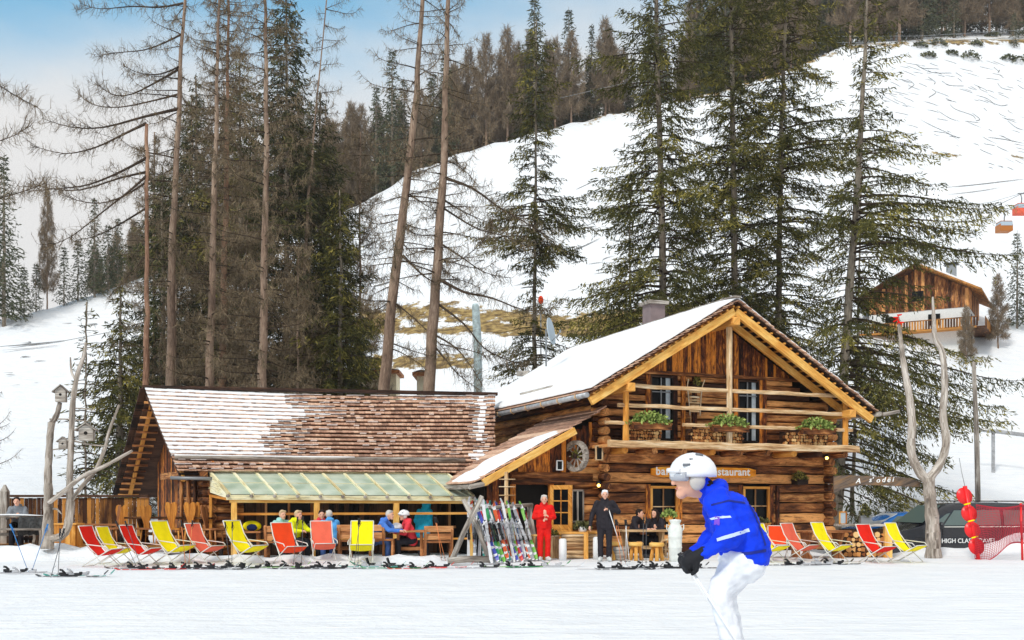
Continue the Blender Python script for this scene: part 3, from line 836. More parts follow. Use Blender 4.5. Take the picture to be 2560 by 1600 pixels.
flower_box(H(5.42, -.30, .66), .62, RH, 'orange flower box with low dark greenery under right window', M['orange'], 200, .14, boxh=.22, dens=.045, lm='needle_blue')
# sled hanging on the wall
sl_ = thing('wooden_sled', 'old wooden sled hanging on the wall between the balcony windows', 'sled', H(3.02, -.3, 4.1))
def sub(mb, name, mat, t_, bevel=0.0):
    o = mb.build(name, mat, t_, bevel); o.data.transform(Matrix.Translation(-Vector(t_.location))); return o
for du in (-.22, .22):
    mb = MB(46); k = 1 if du > 0 else -1
    mb.tube([H(3.08+du*.8, -.28, 4.15), H(3.05+du, -.3, 4.7), H(3.02+du*1.2, -.36, 5.05), H(3.02+du*1.3, -.45, 5.22)], .018, 6); sub(mb, 'runner', M['pale'], sl_)
mb = MB(47)
for k in range(6): mb.beam(H(2.87, -.29, 4.28+k*.085), H(3.22, -.29, 4.28+k*.085), .02, .055)
mb.beam(H(2.86, -.29, 4.86), H(3.24, -.29, 4.86), .03, .05); sub(mb, 'seat_slats', M['pale'], sl_)
mb = MB(48); mb.tube([H(2.9, -.28, 4.2), H(2.93, -.28, 3.9), H(2.91, -.28, 3.55)], .008, 5); sub(mb, 'rope', M['pale'], sl_)
flower_box(H(3.15, -.28, 5.0), .3, RH, 'small fir sprig tuft above the hanging sled', M['dark_wood'], 160, .2, boxh=.06, boxd=.1, dens=.05, lm='needle')
# hanging plant on right part of the facade
flower_box(H(6.95, -.28, 2.08), .42, RH, 'dark green hanging plant basket on the log wall right of the name board', M['dark_wood'], 320, .2, boxh=.16, boxd=.3, dens=.05, lm='needle')
# chimney
ch = MB(49); ch.box(H(4.15, 4.0, 7.55), (.56, .56, 1.5), RH); M['render_grey'] = flat('chimney_render', srgb(132, 116, 116), .9, var=.12, scale=4)
cho = HB(ch, 'chimney', M['render_grey'])
mb = MB(50); mb.box(H(4.15, 4.0, 8.36), (.76, .76, .11), RH); o = mb.build('chimney_cap', M['grey_wood'], cho); o.data.transform(Hinv)
# satellite dish standing by the eave
t_ = thing('satellite_dish', 'pale grey satellite dish on a thin mast above the snowy roof', 'satellite dish', S(1372, 868, 36.0))
mb = MB(51); P = []; nrm = Vector((.93, -.33, .16)).normalized(); a1 = nrm.cross(ZZ).normalized(); a2 = a1.cross(nrm)
c = Vector(t_.location)+ZZ*.55
for i in range(8):
    rr_ = .48*i/7; P.append([c+nrm*(.10*(i/7)**2)+(a1*cos(q*2*pi/24)*.86+a2*sin(q*2*pi/24))*max(rr_, .004) for q in range(24)])
mb.grid(P, closeu=True); P2 = [[p-nrm*.025 for p in row] for row in P]; mb.grid(P2, closeu=True); mb.grid([P[-1], P2[-1]], closeu=True)
M['dish'] = flat('dish_paint', (.42, .50, .56, 1), .5); sub(mb, 'reflector', M['dish'], t_)
mb = MB(52); mb.tube([c-ZZ*1.2-nrm*.1, c-nrm*.1+ZZ*.1], .03, 8); mb.tube([c-ZZ*.42+nrm*.05, c+nrm*.42-ZZ*.1], .015, 6); mb.box(c+nrm*.42-ZZ*.08, (.07, .07, .1)); sub(mb, 'mast', M['grey'], t_)

# ---- name board with letters
t_ = thing('name_board', 'orange wooden board with white lettering on the log wall', 'sign', H(3.4, -.13, 2.4))
def board_poly(u0, u1, zc, hh, drop=0.0):
    top = []; bot = []
    n = 14
    for i in range(n+1):
        k = i/n; u = u0+(u1-u0)*k; e = min(k, 1-k)*n
        hq = hh*(.62 if e < .3 else (.95 if e < 1.2 else 1))+.012*mnoise.noise(Vector((u*2, 0, 1)))
        top.append(H(u, -.135, zc+hq)); bot.append(H(u, -.135, zc-hq))
    return bot+top[::-1]
mb = MB(53); mb.prism(board_poly(1.62, 5.35, 2.44, .155), HV*-.05); M['signorange'] = wood('sign_board', srgb(206, 116, 18), srgb(240, 150, 34), srgb(250, 180, 66), gy=9, rvar=.2, bump=.15)
sub(mb, 'board', M['signorange'], t_)
M['lettering'] = flat('white_lettering', (.95, .94, .92, 1), .5)
def text_obj(txt, name, size, loc, xdir, updir, mat, parent, depth=.008, shear=0, spacing=1.0, bold=.0, sx=1.0):
    cu = bpy.data.curves.new(name, 'FONT'); cu.body = txt; cu.size = size; cu.extrude = depth; cu.offset = bold; cu.space_character = spacing; cu.shear = shear
    cu.align_x = 'LEFT'; cu.resolution_u = 4
    tmp = bpy.data.objects.new('tmp', cu); COL.objects.link(tmp)
    dg = bpy.context.evaluated_depsgraph_get(); me_ = bpy.data.meshes.new_from_object(tmp.evaluated_get(dg))
    bpy.data.objects.remove(tmp)
    x = Vector(xdir).normalized(); u = Vector(updir).normalized(); n = x.cross(u)
    mt = Matrix((x*sx, u, n)).transposed().to_4x4(); mt.translation = Vector(loc)-Vector(parent.location if parent.parent is None else (0, 0, 0))
    me_.transform(mt); me_.materials.clear(); me_.materials.append(mat)
    o = link(name, me_, parent); return o
text_obj('bar', 'lettering', .33, H(1.76, -.195, 2.355), HU, ZZ, M['lettering'], t_, bold=.007, spacing=1.12)
text_obj('tama', 'lettering', .33, H(2.66, -.195, 2.355), HU, ZZ, M['lettering'], t_, bold=.007, spacing=1.12)
text_obj('restaurant', 'lettering', .33, H(3.62, -.195, 2.36), HU, ZZ, M['lettering'], t_, bold=.007, spacing=1.08)
# small lamps under balcony and by the wall
M['lamp'] = NT('lamp_glow').m; lb = M['lamp'].node_tree.nodes['Principled BSDF']; lb.inputs['Base Color'].default_value = (1, .8, .4, 1); lb.inputs['Emission Color'].default_value = (1, .62, .12, 1); lb.inputs['Emission Strength'].default_value = 4
for u, vv, zz, lab in ((7.62, -.75, 2.92, 'small lit lamp under the right end of the balcony'), (-1.62, -.3, 3.22, 'lit yellow lamp high on the wall beside the wagon wheel'), (-.2, -.3, 2.02, 'tiny lit lamp low on the log corner')):
    t_ = thing('wall_lamp', lab, 'lamp', H(u, vv, zz)); mb = MB(1); mb.ball(H(u, vv, zz), .075 if zz > 3 else .05, 12, 8); sub(mb, 'bulb', M['lamp'], t_)
    mb = MB(1); mb.lathe([(.02, .06), (.09, .05), (.05, .12), (.02, .14)], H(u, vv, zz), 10); sub(mb, 'lamp_shade', M['black'], t_)

# ---- lean-to entrance, left of the gable front
U0 = -4.15
def lz(u): return 2.13+(u+3.97)*.54
lean = thing('entrance_porch', 'lean-to entrance with snowy shingle roof and orange verge beam beside log house', 'porch', H(-2, 0, 0))
LINV = Matrix.Translation(-Vector(lean.location))
def LB(mb, name, mat, parent=None, bevel=0.0):
    o = mb.build(name, mat, parent or lean, bevel); o.data.transform(LINV); return o
mb = MB(61)
for k in range(14):
    a0 = U0+(0-U0)*k/14; a1 = U0+(0-U0)*(k+1.25)/14
    vv = -.42-mb.r.uniform(0, .05)
    dv = HV*(3.4-vv)
    A = H(a0-.03, vv, lz(a0)+.02); B = H(min(a1, -.02), vv, lz(a1)-.02)
    mb.hexa([A, B, B+ZZ*.035, A+ZZ*.035, A+dv, B+dv, B+dv+ZZ*.035, A+dv+ZZ*.035])
LB(mb, 'roof', M['shingle'])
mb = MB(62); P = []
for i in range(22):
    a = U0+.03+(2.75)*i/21; row = []
    for j in range(16):
        b = -.38+(1.9+.2*sin(i))*j/15*(1-.45*max(0, i-12)/9)
        e = min(1, min(i, 21-i)/3)*min(1, min(j, 15-j)/2+.15)
        row.append(H(a, b, lz(a)+.05+.09*e+.03*mnoise.noise(Vector((a*2, b*2, 1)))))
    P.append(row)
mb.grid(P); LB(mb, 'roof_snow', M['roofsnow'])
mb = MB(63); mb.beam(H(-3.85, -.50, lz(-3.85)-.13), H(-1.05, -.50, lz(-1.05)-.13), .1, .2); LB(mb, 'verge_beam', M['beam'], bevel=.01)
mb = MB(64); mb.beam(H(-4.25, -.5, lz(-4.25)-.02), H(-4.25, 3.2, lz(-4.25)-.02), .12, .12); mb.tube([H(-4.3, -.6, lz(-4.3)), H(-3.7, -.45, lz(-3.9)-.1)], .07, 7); LB(mb, 'eave_beam', M['grey_wood'])
# front wall: vertical planks with door opening and a log band
dz0, dz1, du0, du1 = 0, 2.05, -2.72, -1.66
mb = MB(65); u = -3.55
while u < -.3:
    w = mb.r.uniform(.13, .22); u1 = u+w
    zt = lz(u)-.2; zb_ = 0.0
    if u1 > du0-.1 and u < du1+.1: zb_ = 2.38
    if zt > zb_+.1:
        mb.beam(H((u+u1)/2, 0, zb_), H((u+u1)/2, 0, min(zt, 4.0)), w-.01, .05, up=HV)
    u = u1
LB(mb, 'plank_wall', M['plank_red'])
mb = MB(66)
for k, (a, b) in enumerate(((2.05, 2.22), (2.22, 2.38))): mb.tube([H(-2.85, -.05, (a+b)/2), H(-.3, -.05, (a+b)/2)], .1, 8, noise=.06)
for k in range(9): mb.tube([H(-1.2, -.03, .14+k*.24), H(.0, -.03, .14+k*.24)], .125, 8, noise=.05)
for k in range(4): mb.tube([H(-1.0+k*.2, -.02, 2.45+.24*k), H(.0, -.02, 2.45+.24*k)], .125, 8, noise=.05)
LB(mb, 'log_band', M['log'])
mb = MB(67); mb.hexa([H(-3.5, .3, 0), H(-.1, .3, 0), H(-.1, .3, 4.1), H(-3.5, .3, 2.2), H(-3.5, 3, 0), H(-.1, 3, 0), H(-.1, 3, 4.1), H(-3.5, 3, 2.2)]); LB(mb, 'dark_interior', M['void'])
mb = MB(68)
for u in (du0-.06, du1+.06): mb.beam(H(u, -.03, 0), H(u, -.03, 2.1), .12, .14, up=HV)
mb.beam(H(du0-.1, -.04, 2.1), H(du1+.1, -.04, 2.1), .14, .12); LB(mb, 'door_frame', M['plank_red'])
# open door leaf, hinged at right
def leafpt(s, z, off=0.0): return H(du1+.02, -.08, 0)+(HU*.50-HV*.86)*s*.62+Vector((.86, .0, 0))*0+ZZ*z
DU = (HU*.40-HV*.92).normalized(); DN = DU.cross(ZZ)
def D(s, z, o=0.0): return H(du1+.05, -.08, 0)+DU*s+ZZ*z+DN*o
mb = MB(69)
for (a, b, c, d) in ((0, .12, 0, 2.02), (.68, .80, 0, 2.02), (.12, .68, 1.9, 2.02), (.12, .68, 0, .14), (.12, .68, .78, .9)):
    mb.hexa([D(a, c), D(b, c), D(b, d), D(a, d), D(a, c, .05), D(b, c, .05), D(b, d, .05), D(a, d, .05)])
mb.hexa([D(.12, .14, .015), D(.68, .14, .015), D(.68, .78, .015), D(.12, .78, .015), D(.12, .14, .035), D(.68, .14, .035), D(.68, .78, .035), D(.12, .78, .035)])
mb.hexa([D(.385, .9, .01), D(.415, .9, .01), D(.415, 1.9, .01), D(.385, 1.9, .01), D(.385, .9, .04), D(.415, .9, .04), D(.415, 1.9, .04), D(.385, 1.9, .04)])
for c in (1.23, 1.56): mb.hexa([D(.12, c, .01), D(.68, c, .01), D(.68, c+.03, .01), D(.12, c+.03, .01), D(.12, c, .04), D(.68, c, .04), D(.68, c+.03, .04), D(.12, c+.03, .04)])
door = LB(mb, 'door', M['orange'])
mb = MB(70); mb.hexa([D(.12, .9, .02), D(.68, .9, .02), D(.68, 1.9, .02), D(.12, 1.9, .02), D(.12, .9, .028), D(.68, .9, .028), D(.68, 1.9, .028), D(.12, 1.9, .028)]); o = mb.build('pane', M['window'], door); o.data.transform(LINV)
mb = MB(71); mb.tube([D(.73, 1.0, -.04), D(.73, 1.12, -.04)], .012, 6); mb.tube([D(.73, 1.06, -.04), D(.73, 1.06, 0)], .01, 6); o = mb.build('handle', M['steel'], door); o.data.transform(LINV)
# small window right of the door
mb = MB(72); a, b, c, d = -1.02, -.62, .95, 1.9
for (a_, b_, c_, d_) in ((a, b, d-.05, d), (a, b, c, c+.05)): mb.beam(H(a_, -.17, (c_+d_)/2), H(b_, -.17, (c_+d_)/2), .06, .05)
for uu in (a+.02, (a+b)/2, b-.02): mb.beam(H(uu, -.17, c), H(uu, -.17, d), .04, .06, up=HV)
wf = LB(mb, 'window', M['grey_wood'])
mb = MB(73); mb.hexa([H(a, -.155, c), H(b, -.155, c), H(b, -.155, d), H(a, -.155, d), H(a, -.14, c), H(b, -.14, c), H(b, -.14, d), H(a, -.14, d)]); o = mb.build('pane', M['window'], wf); o.data.transform(LINV)
# wagon wheel
t_ = thing('wagon_wheel', 'pale old wagon wheel hung on the wall beside the entrance', 'wheel', H(-.92, -.3, 2.86))
wc = Vector(t_.location); wx = (HU*.30-HV*.95).normalized()
mb = MB(74)
ring = [[wc+(wx*cos(a*2*pi/32)+ZZ*sin(a*2*pi/32))*rr_+wx.cross(ZZ)*oo for a in range(32)] for rr_, oo in ((.34, -.07), (.45, -.07), (.45, .08), (.34, .08), (.34, -.07))]
mb.grid(ring, closeu=True, smooth=False); mb.uv = [(u_*3, v_*9) for u_, v_ in mb.uv]; sub(mb, 'rim', M['grey_wood'], t_)
mb = MB(75)
for k in range(10): mb.beam(wc, wc+(wx*cos(k*2*pi/10)+ZZ*sin(k*2*pi/10))*.36, .03, .03)
sub(mb, 'spokes', M['grey_wood'], t_)
mb = MB(76); mb.tube([wc-wx.cross(ZZ)*.12, wc+wx.cross(ZZ)*.12], .08, 12); sub(mb, 'hub', M['dark_wood'], t_)
V, rn = leafy(180, 0, 0, 0, .16, .12, .22, .05, 4); link('greenery', np_mesh('greenery', V, 4, M['needle'], rn), t_)
# notice case, little square lantern
t_ = thing('notice_case', 'small dark glazed notice case on the log corner', 'notice case', H(-.30, -.5, 2.95))
mb = MB(77)
for du in (-.1, .1): mb.beam(H(-.30+du, -.52, 2.75), H(-.30+du, -.52, 3.15), .03, .06, up=HV)
mb.beam(H(-.42, -.52, 3.15), H(-.18, -.52, 3.15), .06, .03); mb.beam(H(-.42, -.52, 2.75), H(-.18, -.52, 2.75), .06, .03); sub(mb, 'frame', M['pale'], t_)
mb = MB(78); mb.box(H(-.30, -.5, 2.95), (.18, .03, .37), RH); sub(mb, 'glass', M['window'], t_)
t_ = thing('wall_lantern', 'white framed square lantern on the wall above the open door', 'lantern', H(-1.42, -.2, 2.58))
mb = MB(79)
for du in (-.09, .09): mb.beam(H(-1.42+du, -.24, 2.46), H(-1.42+du, -.24, 2.72), .025, .05, up=HV)
for z_ in (2.46, 2.72): mb.beam(H(-1.52, -.24, z_), H(-1.32, -.24, z_), .05, .025)
sub(mb, 'frame', M['white'], t_)
mb = MB(80); mb.box(H(-1.42, -.2, 2.59), (.16, .06, .24), RH); sub(mb, 'glass', M['window'], t_)
# ------------------------------------------------------------------ low barn wing with shingle roof
E0 = S(450, 1184, 28.5); R0 = S(366, 972, 32.5); F0 = S(296, 1232, 36.5)
E1 = S(1235, 1188, 31.3); R1 = S(1235, 990, 34.9); F1 = Vector((F0.x+11.5, F0.y+2.6, F0.z))
barn = thing('barn', 'low barn wing with weathered shingle roof half covered in snow', 'barn', E0*Vector((1, 1, 0)) if False else (E0.x, E0.y, 0))
BINV = Matrix.Translation(-Vector(barn.location))
def NB(mb, name, mat, parent=None, bevel=0.0, root=None):
    root = root or barn
    o = mb.build(name, mat, parent or root, bevel); o.data.transform(Matrix.Translation(-Vector(root.location))); return o
NR = 20
def RP(s, t, far=False):
    """s 0..1 along ridge, t 0 ridge .. 1 eave, slight sag"""
    a = R0.lerp(R1, s); b = (F0.lerp(F1, s) if far else E0.lerp(E1, s))
    p = a.lerp(b, t); p = p+ZZ*(-.10*sin(pi*s)*(1-t)-.06*sin(pi*t)*.8); return p
nrm = (R1-R0).cross(E0-R0).normalized()
if nrm.z < 0: nrm = -nrm
mb = MB(101); snow = MB(102)
Ls = (R1-R0).length
def snowmask(s, t):
    x = s*Ls
    edge = 1.1+2.4*(1-t)**.7+.9*mnoise.noise(Vector((t*6, 2, 0)))*1.3+2.6*max(0, .30-abs(t-.30))
    left = 1-max(0, min(1, (x-edge)/3.6))
    right = max(0, min(1, (x-(Ls*.905-.9*t*t*0+.5*mnoise.noise(Vector((t*7, 7, 0)))))/.5)) * (1 if t < .92 else 0)*(1-max(0, min(1, (x-Ls*.965)/.3)))
    top = max(0, 1-t/.10)*.7
    patch = .17+.45*mnoise.noise(Vector((x*.8, t*4, 3)))
    patch = patch if t < .8 else 0; k = max(left if t < .80 else left*.35, right*.85, top, patch)
    return k
rowh = 1.0/NR
for k in range(NR):
    t0 = k*rowh; t1 = min(1.0, t0+rowh*1.28)
    x = -.05; 
    wob = [mb.r.uniform(-.012, .012) for _ in range(3)]
    while x < Ls:
        w = mb.r.uniform(.12, .24); s0 = x/Ls; s1 = min(1.003, (x+w-.008)/Ls)
        j = mb.r.uniform(-.002, .002); te = t1+j; th = mb.r.uniform(.030, .036); l0 = mb.r.uniform(.0, .003)
        A = RP(s0, t0)+nrm*.0; B = RP(s1, t0); C_ = RP(s1, te)+nrm*(.088+l0); D_ = RP(s0, te)+nrm*(.088+l0)
        mb.hexa([A, B, B+nrm*th*.4, A+nrm*th*.4, D_, C_, C_+nrm*th, D_+nrm*th])
        sk = snowmask((s0+s1)/2, (t0+t1)/2)
        rr_ = mb.r.random()
        if sk > .12+rr_*.55:
            full = sk > .8
            hs = mb.r.uniform(.02, .035) if full else mb.r.uniform(.008, .02)
            lo = .0 if full else mb.r.uniform(.0, .1); hi = 1.0 if full else (.25+.7*min(1, sk)*mb.r.uniform(.7, 1.1))
            P0 = RP(s0-.0006, t0+rowh*lo+rowh*.25*.5)+nrm*(th+.012); P1 = RP(s1+.0006, t0+rowh*lo+rowh*.125)+nrm*(th+.012)
            P2 = RP(s1+.0006, t0+rowh*1.25*hi)+nrm*(.088+l0+th); P3 = RP(s0-.0006, t0+rowh*1.25*hi)+nrm*(.088+l0+th)
            snow.hexa([P0-nrm*.01, P1-nrm*.01, P1+nrm*hs, P0+nrm*hs, P3-nrm*.01, P2-nrm*.01, P2+nrm*hs*.8, P3+nrm*hs*.8])
        x += w
NB(mb, 'shingle_roof', M['shingle']); NB(snow, 'roof_snow', M['roofsnow'])
mb = MB(103)
for far in (False, True):
    P = [RP(0, 0, far)-ZZ*.30, RP(1, 0, far)-ZZ*.30, RP(1, 1, far)-ZZ*.16, RP(0, 1, far)-ZZ*.16]
    mb.hexa([P[0], P[3], P[3]+ZZ*.04, P[0]+ZZ*.04, P[1], P[2], P[2]+ZZ*.04, P[1]+ZZ*.04])
for k in range(15):
    t_ = (k+.5)/15
    for far in (False, True):
        a = RP(0, t_, far)-ZZ*.09; b = RP(.12, t_, far)-ZZ*.09; mb.beam(a, b, .1, .05)
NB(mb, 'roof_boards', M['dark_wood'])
mb = MB(104)
for k in range(15):
    t_ = (k+.35)/15; zo = ZZ*(.345-.14*t_); mb.beam(RP(0, t_, True)-zo+Vector((-.05, 0, 0)), RP(.055, t_, True)-zo, .06, .07)
NB(mb, 'roof_batten', M['log'])
mb = MB(105)
for k in range(18):   # shingle ends along the far verge
    a = RP(0, k/18, True)+Vector((-.06, -.03, 0)); b = RP(0, (k+1.3)/18, True)+Vector((-.06, -.03, 0))
    mb.beam(a, b, .25, .035)
mb.beam(R0+Vector((-.1, -.02, .05)), R1+Vector((.1, 0, .06)), .30, .10, wob=0)
NB(mb, 'ridge_cap', M['dark_wood'])
mb = MB(106)
mb.beam(RP(.018, .02, True)-ZZ*.25, RP(.03, .97, True)-ZZ*.16, .12, .17); mb.beam(RP(.012, .02)-ZZ*.26, RP(.012, .98)-ZZ*.20, .1, .16)
NB(mb, 'verge_rafter', M['orange'])
# snow guard log lying above the eave
mb = MB(107); mb.tube([RP(.0+k*.09, .865)+nrm*.14 for k in range(11)], [.075]*11, 8, noise=.08); sg_ = NB(mb, 'snow_guard_log', M['grey_wood'])
mb = MB(108)
for k in range(7): a = RP(.02+k*.14, .85)+nrm*.05; mb.tube([a, a+nrm*.16-(RP(0, 1)-RP(0, 0)).normalized()*-.05], .012, 5)
NB(mb, 'snow_guard_bracket', M['grey'])
sgs = MB(109); sgs.tube([RP(.0+k*.045, .862)+nrm*.20 for k in range(13)], [.045*(1-.4*abs(mnoise.noise(Vector((k*.9, 0, 0))))) for k in range(13)], 7, squash=.6); NB(sgs, 'roof_snow', M['roofsnow'])
# walls
wall0 = Vector((E0.x+.75, E0.y+.62, 0)); ax = (E1-E0); ax.z = 0; ax.normalize(); bx = (F0-E0); bx.z = 0; bx.normalize()
wall1 = wall0+ax*8.9; gend = wall0+bx*7.2
mb = MB(110)
n = 60; 
for k in range(n):
    a = wall0.lerp(wall1, k/n); b = wall0.lerp(wall1, (k+.93)/n); mb.beam((a+b)/2, (a+b)/2+ZZ*2.32, (b-a).length, .05, up=ax.cross(ZZ))
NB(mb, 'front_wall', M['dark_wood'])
mb = MB(111)
n = 44
for k in range(n):
    a = wall0.lerp(gend, (k+.5)/n); q = (k+.5)/n
    d1 = (a-Vector((E0.x, E0.y, 0))).length/ (Vector((F0.x-E0.x, F0.y-E0.y, 0)).length)
    rid = (Vector((R0.x-E0.x, R0.y-E0.y, 0)).length)/(Vector((F0.x-E0.x, F0.y-E0.y, 0)).length)
    zt = E0.z+(R0.z-E0.z)*min(1, d1/rid) if d1 < rid else R0.z+(F0.z-R0.z)*(d1-rid)/(1-rid)
    mb.beam(a+ZZ*0, a+ZZ*(zt-.22), 7.2/n*.93, .05, up=bx.cross(ZZ))
gab = NB(mb, 'gable_wall', M['plank_red'])
mb = MB(112)
for k in range(9): mb.tube([wall0+ZZ*(.14+k*.24)-ax*.1-bx*.3, wall0+ZZ*(.14+k*.24)+bx*3.4-ax*.1], .125, 8, noise=.06)
for k in range(9): mb.tube([wall0+ZZ*(.14+k*.24)-bx*.1-ax*.32, wall0+ZZ*(.14+k*.24)-bx*.1+ax*.8], .12, 8, noise=.06)
mb.beam(wall0-ax*.35-bx*.4+ZZ*2.36, wall0-ax*.3+bx*5+ZZ*2.36, .2, .2)
for q_ in (.9, 1.7, 2.6): mb.tube([wall0+bx*q_-ax*.28, wall0+bx*q_-ax*.28+ZZ*2.2], .06, 7)
NB(mb, 'log_base', M['log'])
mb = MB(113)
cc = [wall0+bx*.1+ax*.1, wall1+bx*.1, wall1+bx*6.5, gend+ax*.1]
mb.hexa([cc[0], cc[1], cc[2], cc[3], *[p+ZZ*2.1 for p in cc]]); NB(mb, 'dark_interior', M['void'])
mb = MB(114); mb.tube([E0+Vector((-.25, -.05, -.12)), E0+Vector((1.0, .2, -.14))], .05, 8); NB(mb, 'gutter', M['grey'])
# windows in the barn front, inside the porch
def wallp(s, z, off=0.0): return wall0+ax*s+ZZ*z-bx.cross(ZZ).normalized()*0+Vector((ax.y, -ax.x, 0))*off
for (a, b) in ((1.45, 2.75), (6.9, 7.7)):
    mb = MB(115)
    for zz in (.78, 1.86): mb.beam(wallp(a, zz, .07), wallp(b, zz, .07), .06, .08)
    for q_ in (a, (a+b)/2, b): mb.beam(wallp(q_, .78, .07), wallp(q_, 1.86, .07), .07, .06, up=ax)
    wf = NB(mb, 'window', M['brownfurn'])
    mb = MB(116); P = [wallp(a, .8, .05), wallp(b, .8, .05), wallp(b, 1.84, .05), wallp(a, 1.84, .05)]; dd = Vector((ax.y, -ax.x, 0))*-.02
    mb.hexa(P+[p+dd for p in P]); NB(mb, 'pane', M['window'], wf)
    mb = MB(117); P = [wallp(a+.05, 1.55, .062), wallp(b-.05, 1.6, .062), wallp(b-.05, 1.82, .062), wallp(a+.05, 1.82, .062)]; mb.hexa(P+[p+dd*.3 for p in P]); NB(mb, 'curtain', M['curtain'], wf)
mb = MB(118); mb.beam(wallp(3.6, 1.62, .09), wallp(5.6, 1.58, .09), .05, .16); NB(mb, 'wall_board', M['fence_wood'])

# ------------------------------------------------------------------ glazed porch in front of the barn
porch = thing('glazed_porch', 'orange timber porch with greenish glass roof along the barn front', 'porch', S(577, 1400, 26.8)*Vector((1, 1, 0)))
pf0 = S(572, 1237, 27.5); pf1 = S(1182, 1241, 29.2); pt0 = S(524, 1181, 28.9); pt1 = S(1118, 1187, 30.9)
def PP(s, t, dz=0): return pf0.lerp(pf1, s).lerp(pt0.lerp(pt1, s), t)+ZZ*dz
def PB(mb, name, mat, parent=None, bevel=0.0): return NB(mb, name, mat, parent, bevel, porch)
t = NT('roof_glass'); nz = t.n('ShaderNodeTexNoise', {'Scale': 2.5, 'Detail': 5.0}); 
t.set(Base_Color=t.ramp(nz.outputs['Fac'], [(.35, srgb(186, 204, 180)), (.6, srgb(226, 236, 216))]), Roughness=.22, Transmission_Weight=.2, Alpha=.78); M['roofglass'] = t.m
NG = 11
fr = MB(121)
for k in range(NG+1):
    fr.beam(PP(k/NG, -.02, .03), PP(k/NG, 1, .03), .07, .06)
fr.beam(PP(0, 1, .02), PP(1, 1, .02), .06, .06); fr.beam(PP(0, .5, .015), PP(1, .5, .015), .03, .03)
M['cream'] = wood('cream_wood', srgb(196, 176, 128), srgb(232, 222, 178), srgb(244, 238, 208), gy=12, rvar=.3, bump=.15)
rf = PB(fr, 'rafters', M['cream'])
for k in range(NG):
    mb = MB(122+k); g_ = .08/6
    a, b, c, d = PP((k+g_*3)/NG, .0, .012), PP((k+1-g_*3)/NG, .0, .012), PP((k+1-g_*3)/NG, .98, .012), PP((k+g_*3)/NG, .98, .012)
    mb.hexa([a, b, c, d, a+ZZ*.012, b+ZZ*.012, c+ZZ*.012, d+ZZ*.012]); PB(mb, 'glass_pane', M['roofglass'])
mb = MB(135); mb.beam(PP(-.01, 0, -.07), PP(1.01, 0, -.07), .12, .13); PB(mb, 'front_beam', M['cream'], bevel=.01)
mb = MB(136); mb.beam(PP(0, 0, -.17)+Vector((0, .06, 0)), PP(1, 0, -.17)+Vector((0, .06, 0)), .10, .08); PB(mb, 'head_rail', M['beam'])
mb = MB(137)
for k in range(NG+1):
    p = PP(k/NG, 0, -.03); mb.tube([p+Vector((0, -.13, 0)), p+Vector((0, .05, 0))], .045, 7)
PB(mb, 'rafter_end', M['grey_wood'])
pss = [.018, .345, .672, .99]
for s_ in pss:
    p = PP(s_, 0, 0); mb = MB(138); mb.beam(Vector((p.x, p.y+.06, 0.0)), Vector((p.x, p.y+.06, p.z-.2)), .17, .15, up=ax); PB(mb, 'post', M['beam'], bevel=.012)
mb = MB(139)
for a, b in zip(pss[:-1], pss[1:]):
    pa = PP(a, 0); pb = PP(b, 0)
    for zz in (.30+.92, ): mb.beam(Vector((pa.x, pa.y+.1, zz)), Vector((pb.x, pb.y+.1, zz)), .05, .065)
    mb.beam(Vector((pa.x, pa.y+.1, .5)), Vector((pb.x, pb.y+.1, .5)), .05, .05)
PB(mb, 'cross_rail', M['orange'])
# left side: side posts, gable boards
mb = MB(140)
a = PP(0, 0); b = PP(0, 1)
mb.prism([a+ZZ*-.1, b+ZZ*-.55+Vector((0, 0, .0)), b+ZZ*-.03, a+ZZ*-.03], Vector((-.03, 0, 0))); PB(mb, 'side_board', M['cream'])
mb = MB(141)
q_ = a.lerp(b, .93); mb.beam(Vector((q_.x, q_.y, 0)), Vector((q_.x, q_.y, 1.75)), .07, .07); mb.beam(Vector((a.x, a.y, 1.62)), Vector((q_.x, q_.y, 1.72)), .06, .07)
PB(mb, 'side_post', M['orange'])

# ------------------------------------------------------------------ plank fence on the left
fence = thing('plank_fence', 'tall brown vertical plank fence with dark cap rail left of the barn', 'fence', S(20, 1390, 31)*Vector((1, 1, 0)))
fa = Vector((SX(18, 30.5), 30.5, 0)); fb = Vector((SX(372, 31.2), 31.2, 0)); fz = CAMZ+(HORY-1240)/2560*30.8
mb = MB(142); n = 34; fd = (fb-fa)
for k in range(n):
    a = fa.lerp(fb, (k+.5)/n); mb.beam(a, a+ZZ*(fz-.05-mb.r.uniform(0, .02)), fd.length/n*mb.r.uniform(.86, .98), .03, up=fd.cross(ZZ))
NB(mb, 'planks', M['fence_wood'], root=fence)
mb = MB(143); mb.beam(fa+ZZ*fz-fd*.01, fb+ZZ*fz, .16, .07); mb.beam(fa+ZZ*.45+Vector((0, -.04, 0)), fb+ZZ*.45+Vector((0, -.04, 0)), .04, .10); NB(mb, 'cap_rail', M['dark_wood'], root=fence)
t_ = thing('gate_post', 'grey weathered square post with pointed top at the far left', 'post', (SX(10, 30), 30, 0))
mb = MB(144); mb.beam(Vector((SX(12, 30), 30, 0)), Vector((SX(12, 30), 30, 1.85)), .2, .2); mb.beam(Vector((SX(12, 30), 30, 1.85)), Vector((SX(12, 30), 30, 2.05)), .2, .2, w2=.04, h2=.04)
NB(mb, 'post', M['grey_wood'], root=t_)
mb = MB(145); mb.beam(Vector((SX(-30, 30), 30.03, 1.3)), Vector((SX(10, 30), 30.03, 1.3)), .06, .06); mb.beam(Vector((SX(-30, 30), 30.03, .8)), Vector((SX(10, 30), 30.03, .8)), .06, .06); NB(mb, 'arm', M['grey_wood'], root=t_)
